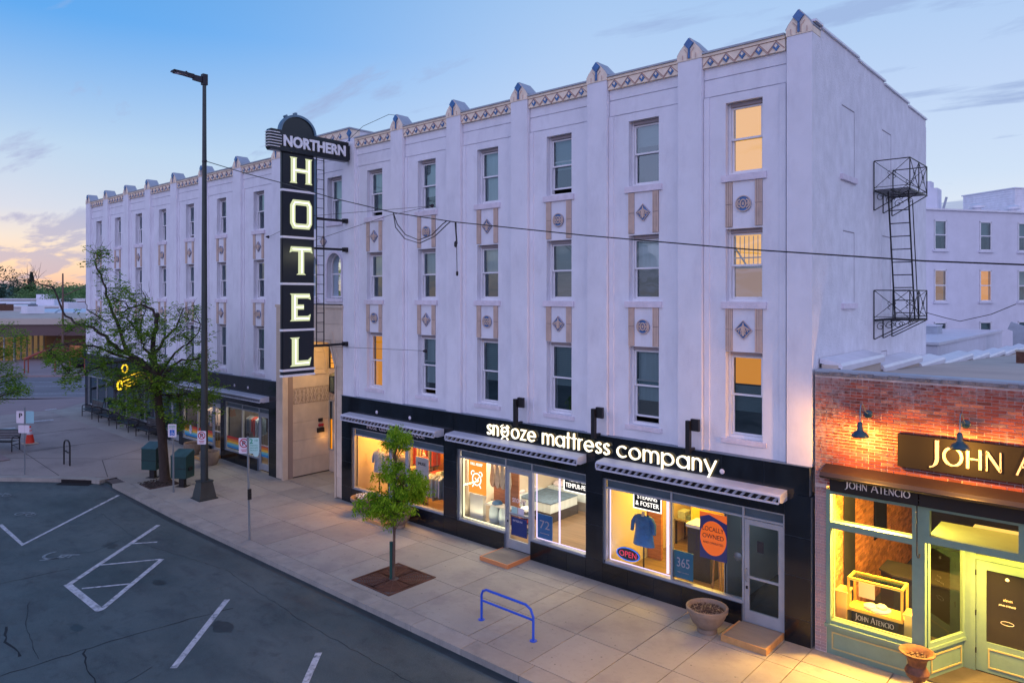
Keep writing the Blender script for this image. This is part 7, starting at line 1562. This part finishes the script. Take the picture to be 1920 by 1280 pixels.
def limb(parent, pts, r0, r1, m, name='branch', n=7, wob=.04, seed=0):
    r_ = random.Random(seed); out = []
    for i in range(len(pts) - 1):
        a, c_ = Vector(pts[i]), Vector(pts[i + 1])
        for k in range(3): out.append(a.lerp(c_, k / 3) + Vector((r_.uniform(-wob, wob), r_.uniform(-wob, wob), r_.uniform(-wob, wob))) * (1 if (i or k) else 0))
    out.append(Vector(pts[-1])); k = len(out); rr = [r0 + (r1 - r0) * (i / (k - 1)) ** .8 for i in range(k)]
    return MB().tube(out, rr, n).build(name, m, parent, smooth=True), out
def bigtree():
    t = thing('honey_locust_tree', 'large spreading kerb tree with dark trunk and feathery green leaves between the collection boxes', 'tree', (0, 0, 0)); bk = M['bark']
    tr = MB().tube([(-22.57, -3.13, .05), (-22.57, -3.13, .2), (-22.60, -3.15, .8), (-22.64, -3.19, 1.7), (-22.75, -3.29, 3.0), (-22.81, -3.34, 4.1), (-22.88, -3.41, 4.66)], [.24, .19, .17, .16, .15, .13, .10], 12); tr.build('trunk', bk, t, smooth=True)
    LB = [([(-22.81, -3.34, 4.05), (-23.27, -3.75, 4.6), (-23.87, -4.28, 4.96), (-24.23, -4.6, 5.46), (-24.58, -4.9, 5.8), (-25.1, -5.37, 6.0), (-25.44, -5.67, 6.4), (-25.7, -5.9, 7.3), (-26.22, -6.36, 7.56), (-26.52, -6.63, 7.86)], .10, .012),
     ([(-23.6, -4.04, 4.8), (-24.02, -4.31, 6.1), (-24.28, -4.54, 7.06), (-24.43, -4.67, 7.8), (-24.55, -4.88, 8.3), (-24.35, -4.7, 8.7)], .075, .01),
     ([(-22.88, -3.41, 4.6), (-22.9, -3.42, 5.3), (-22.79, -3.33, 6.06), (-22.78, -3.31, 6.36)], .10, .065), ([(-22.79, -3.33, 6.2), (-22.93, -3.44, 6.5), (-23.27, -3.75, 6.66), (-23.68, -4.11, 6.44), (-23.87, -4.28, 6.3)], .06, .02),
     ([(-22.85, -3.4, 4.5), (-23.27, -3.55, 5.0), (-23.45, -3.6, 5.24), (-23.63, -3.7, 5.7), (-24.13, -3.9, 6.14)], .06, .02), ([(-22.72, -3.26, 3.7), (-22.44, -3.01, 4.3), (-22.11, -2.72, 4.6), (-21.7, -2.36, 4.66), (-20.9, -2.6, 4.75)], .075, .015),
     ([(-22.88, -3.41, 4.66), (-22.6, -3.15, 5.36), (-22.33, -2.91, 5.7), (-22.15, -2.76, 6.1), (-22.03, -2.65, 6.54)], .07, .015), ([(-23.1, -3.6, 4.5), (-23.98, -4.37, 4.86), (-24.58, -4.9, 5.1), (-25.17, -5.43, 5.24), (-25.7, -5.9, 5.14), (-26.5, -5.8, 4.9)], .055, .012),
     ([(-22.83, -3.36, 4.2), (-23.6, -4.04, 4.6), (-24.1, -4.48, 4.5), (-24.47, -4.81, 4.3), (-24.8, -5.1, 4.14), (-25.3, -5.5, 4.1)], .06, .012), ([(-24.20, -4.5, 6.0), (-24.73, -5.04, 6.5), (-24.8, -5.1, 6.9)], .03, .008),
     ([(-23.55, -3.7, 5.5), (-23.18, -3.67, 6.1), (-23.08, -3.58, 6.6), (-23.18, -3.67, 7.1)], .03, .01), ([(-22.75, -3.28, 4.0), (-22.26, -2.85, 4.9), (-21.96, -2.58, 5.2), (-21.4, -2.4, 5.6), (-20.6, -2.7, 6.0)], .05, .012),
     ([(-22.7, -3.25, 3.4), (-22.0, -3.7, 3.7), (-21.4, -4.1, 3.9)], .045, .012), ([(-22.74, -3.28, 3.6), (-23.6, -3.3, 3.7), (-24.4, -3.4, 3.6), (-25.4, -3.9, 3.4)], .05, .012), ([(-22.72, -3.2, 3.3), (-22.2, -2.5, 3.3), (-21.3, -2.4, 3.2)], .04, .01)]
    allp = []; r_ = random.Random(21)
    for i, (p, a, c_) in enumerate(LB): o, pts = limb(t, p, a, c_, bk, seed=i); allp += [q for q in pts]
    tw = MB(); v = []; f = []
    for c_ in CL:
        cv = Vector(c_); near = min(allp, key=lambda q: (q - cv).length); d = cv - near
        mid = near.lerp(cv, .5) + Vector((r_.uniform(-.15, .15), r_.uniform(-.15, .15), r_.uniform(0, .2)))
        tw.tube([near, mid, cv], [.016, .011, .005], 4, cap=False)
        for s in range(3):
            e = cv + Vector((r_.uniform(-.5, .5), r_.uniform(-.5, .5), r_.uniform(-.4, .45))); tw.tube([cv.lerp(near, .15 * s), cv.lerp(e, .5) + Vector((0, 0, .05)), e], [.008, .006, .003], 3, cap=False)
            for k in range(9):                      # pinnate fronds along each twig
                t0 = r_.uniform(.15, 1.05); p = cv.lerp(e, t0) + Vector((r_.uniform(-.14, .14), r_.uniform(-.14, .14), r_.uniform(-.16, .14))); a = r_.uniform(0, 6.283); L_ = r_.uniform(.14, .26); dz = r_.uniform(-.8, .25)
                for j in range(7):
                    q = (p.x + math.cos(a) * L_ * j / 6, p.y + math.sin(a) * L_ * j / 6, p.z + dz * L_ * j / 6); leaf_quad(v, f, q, .088, r_, .55)
    # bare twig sprays
    for base, n, sp, up in (((-26.3, -6.4, 7.6), 16, .5, .7), ((-25.75, -5.95, 7.3), 8, .4, .5), ((-24.5, -4.8, 8.4), 14, .35, .7), ((-24.4, -4.7, 7.7), 8, .5, .4), ((-22.05, -2.66, 6.4), 10, .4, .6), ((-21.4, -2.6, 5.6), 6, .5, .3), ((-20.9, -2.6, 4.7), 7, .5, .3), ((-23.1, -3.6, 7.0), 6, .3, .5), ((-21.9, -2.7, 6.2), 8, .5, .5), ((-20.4, -2.6, 5.4), 5, .6, .2)):
        for i in range(n):
            p = Vector(base) + Vector((r_.uniform(-.2, .2), r_.uniform(-.2, .2), r_.uniform(-.2, .2))); e = p + Vector((r_.uniform(-sp, sp), r_.uniform(-sp, sp), r_.uniform(.1, up))); tw.tube([p, p.lerp(e, .5) + Vector((r_.uniform(-.06, .06), 0, .04)), e], [.009, .006, .002], 3, cap=False)
    tag(tw.build('twigs', bk, t, fixn=False), kind='stuff')
    me = bpy.data.meshes.new('foliage'); me.from_pydata(v, [], f); me.materials.append(M['leaf']); tag(place('foliage', me, t), kind='stuff')
bigtree()
def youngtree():
    t = thing('young_street_tree', 'young bright green tree in the rusty iron grate in front of the clothes shop', 'tree', (-8.95, -3.29, 0)); b = MB(); b.tube([(0, 0, 0), (.02, 0, 1.0), (.05, .0, 1.6), (.12, -.05, 2.4), (.18, -.1, 3.0), (.22, -.15, 3.6)], [.04, .034, .03, .024, .016, .008], 8); b.build('trunk', M['bark_young'], t, smooth=True)
    b = MB(); b.tube([(-.055, -.03, 0), (-.055, -.03, .92)], .042, 10); b.build('guard_sleeve', mat('dark_green_sleeve', (.012, .07, .06), .5), t, smooth=True)
    r_ = random.Random(3); v = []; f = []; tw = MB()
    for c_ in SM:
        cv = Vector(c_); z = min(3.5, max(1.2, cv.z - .45)); near = Vector((.05 + (z - 1.6) * .09, -(z - 1.6) * .07, z)); tw.tube([near, near.lerp(cv, .5) + Vector((0, 0, .07)), cv], [.010, .007, .003], 4, cap=False)
        cr = r_.uniform(.08, .20)
        for k in range(int(1200 * cr * cr) + 38): q = cr * r_.random() ** .5; a = r_.uniform(0, 6.28); leaf_quad(v, f, (cv.x + q * math.cos(a), cv.y + q * math.sin(a), cv.z + r_.uniform(-.7, .6) * cr), r_.uniform(.05, .10), r_, .40, .55)
    tw.build('branches', M['bark_young'], t, fixn=False); tag([o for o in t.children if o.name.startswith('branches')][0], kind='stuff')
    me = bpy.data.meshes.new('foliage'); me.from_pydata(v, [], f); me.materials.append(M['leaf_bright']); tag(place('foliage', me, t), kind='stuff')
youngtree()
def lefttree():
    t = thing('street_tree', 'green street tree cut off by the left edge beside the benches', 'tree', (0, 0, 0)); b = MB(); b.tube([(-31.0, -7.0, .2), (-31.05, -6.95, 1.5), (-31.2, -6.8, 3.0), (-31.5, -6.6, 4.8)], [.22, .17, .14, .06], 10); b.build('trunk', M['bark'], t, smooth=True)
    r_ = random.Random(31); v = []; f = []; tw = MB(); cs = LT + [(-31 + r_.uniform(-2.2, 1.2), -7.6 + r_.uniform(-1.5, .8), r_.uniform(3, 6)) for _ in range(30)]
    for c_ in cs:
        cv = Vector(c_); near = Vector((-31.15, -6.85, max(2.2, min(4.5, cv.z - .6)))); tw.tube([near, near.lerp(cv, .5) + Vector((0, 0, .15)), cv], [.03, .018, .006], 4, cap=False)
        for k in range(170): q = .45 * r_.random() ** .5; a = r_.uniform(0, 6.28); leaf_quad(v, f, (cv.x + q * math.cos(a), cv.y + q * math.sin(a), cv.z + r_.uniform(-.25, .25)), r_.uniform(.07, .13), r_, .5)
    tag(tw.build('branches', M['bark'], t, fixn=False), kind='stuff')
    me = bpy.data.meshes.new('foliage'); me.from_pydata(v, [], f); me.materials.append(M['leaf']); tag(place('foliage', me, t), kind='stuff')
lefttree()
b = MB(); b.box(-31.6, -30.1, -7.6, -6.2, gz(-31) - .003, gz(-31) + .012); tag(b.build('tree_grate', M['pink_conc']), 'pale square grate under the left street tree', 'tree grate')

# ================================================================== FAR SIDE OF THE CROSS STREET
E1 = Vector((.70, .714, 0)); N1 = Vector((-.714, .70, 0)); O1 = Vector((-47.9, -.2, 0))
def CP(s, n, z=.49): p = O1 + E1 * s + N1 * n; return (p.x, p.y, z)
def cquad(name, s0, s1, n0, n1, z, m, parent=None):
    mb = MB(); mb.poly([CP(s0, n0, z), CP(s1, n0, z), CP(s1, n1, z), CP(s0, n1, z)]); o = mb.build(name, m, parent, fixn=False)
    if parent is None: tag(o, kind='structure')
    return o
far_road = cquad('cross_street', -60, 80, 0, 12.7, .47, M['far_road']); cquad('painted_line', -30, 60, 9.0, 9.12, .476, M['paint'], far_road); cquad('painted_line', -30, 60, 6.3, 6.42, .476, M['paint'], far_road); cquad('painted_line', -3, 60, 2.2, 2.34, .476, M['paint'], far_road); cquad('gutter', -60, 80, 0, .5, .475, M['pink_conc'], far_road)
mb = MB(); mb.prism([(5.6, 7.5), (8.2, 7.7), (8.2, 7.3), (9.4, 7.85), (8.2, 8.3), (8.2, 8.0), (5.6, 7.7)], lambda a, b, d: CP(a, b, .477 + d), 0, .002); mb.build('painted_arrow', M['paint'], far_road)
mb = MB(); mb.hull8([CP(-60, 12.7, .4), CP(80, 12.7, .4), CP(80, 60, .4), CP(-60, 60, .4), CP(-60, 12.7, .60), CP(80, 12.7, .60), CP(80, 60, .60), CP(-60, 60, .60)]); tag(mb.build('far_pavement', M['pink_conc']), kind='structure')
mb = MB(); mb.hull8([CP(2, 14.5, .5), CP(6, 14.2, .5), CP(10, 17.5, .5), CP(5, 18.2, .5), CP(2, 14.5, .615), CP(6, 14.2, .615), CP(10, 17.5, .615), CP(5, 18.2, .615)]); tag(mb.build('far_driveway', M['far_road']), kind='structure')
fb_ = thing('glass_fronted_building', 'long flat roofed tan building with a glass front and brown fascia across the street', 'building', CP(0, 0, .6)); inv = Vector(CP(0, 0, .6))
def fq(s0, s1, n0, n1, z0, z1, name, m, par=None):
    mb = MB(); mb.hull8([tuple(Vector(CP(a, b, z)) - inv) for z in (z0, z1) for a, b in ((s0, n0), (s1, n0), (s1, n1), (s0, n1))]); return mb.build(name, m, par or fb_)
tanw = mat('tan_stucco_wall', (.42, .29, .20), .9, var=.06, vscale=.3); glow = emis('far_shop_glow', (.20, .12, .06), .6)
# oriented so that the long glass wall runs away from the street
fq(-30, -17.8, 27, 33.5, .6, 2.95, 'glass_room', glow); fq(-60, -10, 26, 34, 3.1, 4.2, 'brown_fascia', mat('brown_fascia', (.13, .085, .085), .8)); fq(-60, -9.8, 25.8, 60, 4.2, 4.75, 'parapet', mat('cream_parapet', (.50, .44, .38), .8)); fq(-60, 8, 32.5, 60, .6, 4.2, 'tan_wall', tanw)
fq(-9.8, 8.3, 32.2, 60, 4.2, 4.75, 'parapet', MATS['cream_parapet']); fq(-60, 8, 26.5, 60, 4.75, 4.8, 'roof', M['roof'])
for i in range(14): fq(-30 + i * .95 - .05, -30 + i * .95 + .05, 26.85, 27.0, .6, 2.95, 'mullion', M['alu'])
for i in range(7): fq(-17.75, -17.6, 27 + i * 1.0, 27.12 + i * 1.0, .6, 2.95, 'mullion', M['alu'])
fq(-31, -17.2, 26.6, 33.4, 2.95, 3.1, 'canopy', mat('pale_canopy', (.42, .46, .42), .6))
for s in (-3, 1.5): fq(s, s + 1.6, 32.3, 32.5, 1.6, 3.1, 'window', M['room_dark'])
t = thing('roof_skylights', 'row of tilted white skylight panels on the flat roof across the street', 'skylight', (-100, 17, 4.8))
for i in range(5): b = MB(); o = Vector((0, 0, 0)) + E1 * (i * 2.3 - 6); b.hull8([tuple(o + E1 * a + N1 * c_ + Vector((0, 0, z))) for z in (0, .05) for a, c_ in ((0, 0), (2, 0), (2, 1.5), (0, 1.5))][:4] + [tuple(o + E1 * a + N1 * c_ + Vector((0, 0, .12 + c_ * .28))) for a, c_ in ((0, 0), (2, 0), (2, 1.5), (0, 1.5))]); b.build('panel', mat('skylight_panel', (.55, .62, .70), .2), t)
t = thing('roof_plant', 'dark air units standing on the flat roof across the street', 'air unit', (-112, 22, 4.8)); b = MB(); b.box(-2, 2, -2, 2, 0, 1.3); b.build('cabinet', M['stucco_back'], t); b = MB(); b.box(3, 6, 1, 4, 0, 1.1); b.build('unit', M['far_road'], t); b = MB(); b.box(-2, 1.5, 4, 7, 0, .8); b.build('unit', M['binTop'], t)
for k, (x, y) in enumerate(((-96, 12), (-104, 26), (-120, 30), (-118, 14))):
    t = thing('rooftop_unit', ('small white unit at the near edge of the flat roof across the street', 'grey unit behind the skylights', 'far pale unit on the flat roof', 'rusty unit at the left of the flat roof')[k], 'air unit', (x, y, 4.8), R(30 * k)); b = MB(); b.box(-1.2, 1.2, -.9, .9, .1, 1.0); b.build('cabinet', (M['stucco_back'], M['coping'], M['cream'], M['urn'])[k], t); b = MB(); b.lathe([(.5, 1.0), (.5, 1.15), (0, 1.15)], (0, 0, 0), 10); b.build('fan', M['dark_metal'], t)
# arch rack, pot, bins, pole, railing
t = thing('red_arch_rack', 'rust red arched bicycle rack on the far pavement', 'bike rack', (-64.9, 3.2, .6)); rc = mat('rust_red_paint', (.30, .06, .04), .6); A_, B_ = Vector((0, 0, 0)), Vector((6.5, 5.2, 0)) * .62; B_ = Vector((-1.0, 5.2, 0)) if False else Vector((2.6, 4.9, 0)) * .0 + Vector((-6.0, 5.0, 0)) * .55
B_ = Vector((1.9, 3.9, 0)); b = MB(); b.tube([tuple(A_.lerp(B_, i / 12) + Vector((0, 0, 1.15 + .75 * math.sin(PI * i / 12)))) for i in range(13)], .10, 6); b.build('arch', rc, t)
for k in (0, .06, .5, .75, 1): q = A_.lerp(B_, k); b = MB(); b.tube([tuple(q), tuple(q + Vector((0, 0, 1.15 + .75 * math.sin(PI * k))))], .05, 5); b.build('leg', rc, t)
t = thing('dark_round_planter', 'dark grey round planter pot on the far pavement', 'planter', (-66.6, 7.9, .6)); b = MB(); b.lathe([(.3, 0), (.75, .3), (.85, .8), (.75, .85), (0, .8)], (0, 0, 0), 14); b.build('pot', M['dark_metal'], t, smooth=True)
t = thing('blue_bin', 'blue recycling bin beside the dark round planter', 'bin', (-67.6, 9.0, .6)); b = MB(); b.box(-.45, .45, -.45, .45, 0, 1.35); b.build('body', mat('navy_bin', (.015, .03, .16), .5), t); b = MB(); b.box(-.48, .48, -.48, .48, 1.35, 1.5); b.build('bin_lid', M['dark_metal'], t)
t = thing('slim_lamp_post', 'slim lamp post with a curved arm across the street', 'street lamp', (-74, 8.7, .6)); b = MB(); b.tube([(0, 0, 0), (0, 0, 8.6)], [.12, .07], 8); b.tube([(0, 0, 6.4), (1.2, 1.2, 7.2), (2.8, 2.7, 7.6)], .045, 5); b.build('pole', mat('weathered_pole', (.16, .10, .08), .8), t)
b = MB(); b.box(2.6, 3.3, 2.5, 2.9, 7.52, 7.64); b.build('lamp_head', M['dark_metal'], t)
t = thing('far_railing', 'thin dark railing in front of the tan building', 'railing', CP(-2, 22, .6)); b = MB(); p0 = Vector((0, 0, 0)); 
for i in range(9): q = E1 * i * 1.4; b.tube([tuple(q), tuple(q + Vector((0, 0, 1.1)))], .03, 4)
b.tube([tuple(Vector((0, 0, 1.1))), tuple(E1 * 11.2 + Vector((0, 0, 1.1)))], .03, 4); b.tube([tuple(Vector((0, 0, .6))), tuple(E1 * 11.2 + Vector((0, 0, .6)))], .02, 4); b.build('bars', M['dark_metal'], t)
t = thing('orange_notice', 'small orange notice board before the tan building', 'sign', CP(-11, 25.5, .6)); b = MB(); b.obox((0, 0, 1.0), 1.2, .1, 1.1, math.atan2(.714, .7)); b.build('board', mat('orange_board', (.6, .22, .08), .7), t); b = MB(); b.box(-.05, .05, -.05, .05, 0, .5); b.build('post', M['dark_metal'], t)
# low town beyond
fb_specs = [(-140, 26, 26, 18, 5.2, 'pale', 'low white roofed building beyond the skylights'), (-165, 20, 30, 14, 5.6, 'blue', 'long grey blue building beyond the flat roof'), (-150, 44, 16, 12, 6.0, 'brick', 'red brick block beyond the tan building'), (-185, 38, 24, 12, 6.2, 'pale', 'far pale warehouse among the trees'), (-132, 38, 10, 8, 6.2, 'tan', 'small tan block beside the hotel corner'), (-205, 24, 30, 12, 6.0, 'grey', 'far grey shed at the left edge')]
for x, y, w, d, h, c_, lab in fb_specs:
    col = dict(pale=(.55, .55, .58), blue=(.20, .27, .34), brick=(.32, .12, .07), tan=(.42, .30, .22), grey=(.3, .3, .33))[c_]; t = thing('far_building', lab, 'building', (x, y, 0), R(45)); b = MB(); b.box(-w / 2, w / 2, -d / 2, d / 2, 0, h); b.build('wall', mat('far_wall_' + c_, col, .9), t); b = MB(); b.box(-w / 2 - .2, w / 2 + .2, -d / 2 - .2, d / 2 + .2, h, h + .25); b.build('roof', M['roof_flash'], t)
    for i in range(int(w / 4)): b = MB(); b.box(-w / 2 + 1 + i * 4, -w / 2 + 3 + i * 4, -d / 2 - .05, -d / 2 + .1, h - 2.2, h - .9); b.box(-w / 2 + 1 + i * 4, -w / 2 + 3 + i * 4, -d / 2 - .06, -d / 2 + .1, h - 1.56, h - 1.54); b.build('window', M['room_dark'], t)
    b = MB(); b.box(-1.5, 1.5, -1, 1, h + .25, h + 1.2); b.build('roof_box', M['stucco_back'], t)
def crown_mesh(seed, n, m, conifer=False, size=.55):
    r_ = random.Random(seed); v = []; f = []; lobes = [(r_.uniform(-.55, .55), r_.uniform(-.55, .55), r_.uniform(.35, .85), r_.uniform(.28, .5)) for _ in range(9)]
    for i in range(n):
        if conifer:
            z = r_.random() ** 1.2; a = r_.uniform(0, 6.283); q = (1.02 - z) * .5 * r_.random() ** .4 * (1 + .3 * math.sin(z * 30 + a)); c_ = (q * math.cos(a), q * math.sin(a), .12 + z * .88)
        else:
            l = r_.choice(lobes); a, u = r_.uniform(0, 6.283), r_.uniform(-1, 1); q = l[3] * r_.random() ** .35; k = math.sqrt(1 - u * u); c_ = (l[0] + q * k * math.cos(a), l[1] + q * k * math.sin(a), l[2] + q * u * .7)
        leaf_quad(v, f, c_, size * .1 * r_.uniform(.6, 1.4), r_, .8)
    me = bpy.data.meshes.new('crown'); me.from_pydata(v, [], f); me.materials.append(m); return me
CR = [crown_mesh(1, 2600, M['leaf_far']), crown_mesh(2, 2600, M['leaf_far']), crown_mesh(3, 2600, M['leaf_conifer'], True), crown_mesh(4, 2600, M['leaf_conifer'], False)]
tk = MB().tube([(0, 0, 0), (0, 0, .5)], [.035, .02], 8).mesh('trunk', M['bark'])
far_trees = [(-209, 36.5, 13.2, 9, 3, 'dark green tree at the left edge of the skyline'), (-205, 40.5, 13.0, 7, 2, 'dark pointed conifer beside the left edge tree'), (-206, 44, 10.3, 12, 0, 'pale green tree right of the dark conifer'), (-214, 49, 10.6, 13, 1, 'broad light green tree in the middle of the far skyline'),
 (-212, 55, 10.2, 12, 0, 'light green tree behind the slim lamp post'), (-200, 52.5, 10.2, 11, 1, 'light green tree behind the big kerb tree branch'), (-190, 49, 9.8, 10, 0, 'light green tree nearest the hotel corner'), (-196, 38.5, 9.4, 9, 1, 'low green tree in front of the dark conifer'), (-180, 42, 8.6, 8, 0, 'small round tree among the low roofs'), (-170, 36, 7.6, 6, 1, 'small tree by the far brick block'), (-160, 34, 7.2, 5, 3, 'small dark tree between the low roofs')]
for x, y, h, w, k, lab in far_trees:
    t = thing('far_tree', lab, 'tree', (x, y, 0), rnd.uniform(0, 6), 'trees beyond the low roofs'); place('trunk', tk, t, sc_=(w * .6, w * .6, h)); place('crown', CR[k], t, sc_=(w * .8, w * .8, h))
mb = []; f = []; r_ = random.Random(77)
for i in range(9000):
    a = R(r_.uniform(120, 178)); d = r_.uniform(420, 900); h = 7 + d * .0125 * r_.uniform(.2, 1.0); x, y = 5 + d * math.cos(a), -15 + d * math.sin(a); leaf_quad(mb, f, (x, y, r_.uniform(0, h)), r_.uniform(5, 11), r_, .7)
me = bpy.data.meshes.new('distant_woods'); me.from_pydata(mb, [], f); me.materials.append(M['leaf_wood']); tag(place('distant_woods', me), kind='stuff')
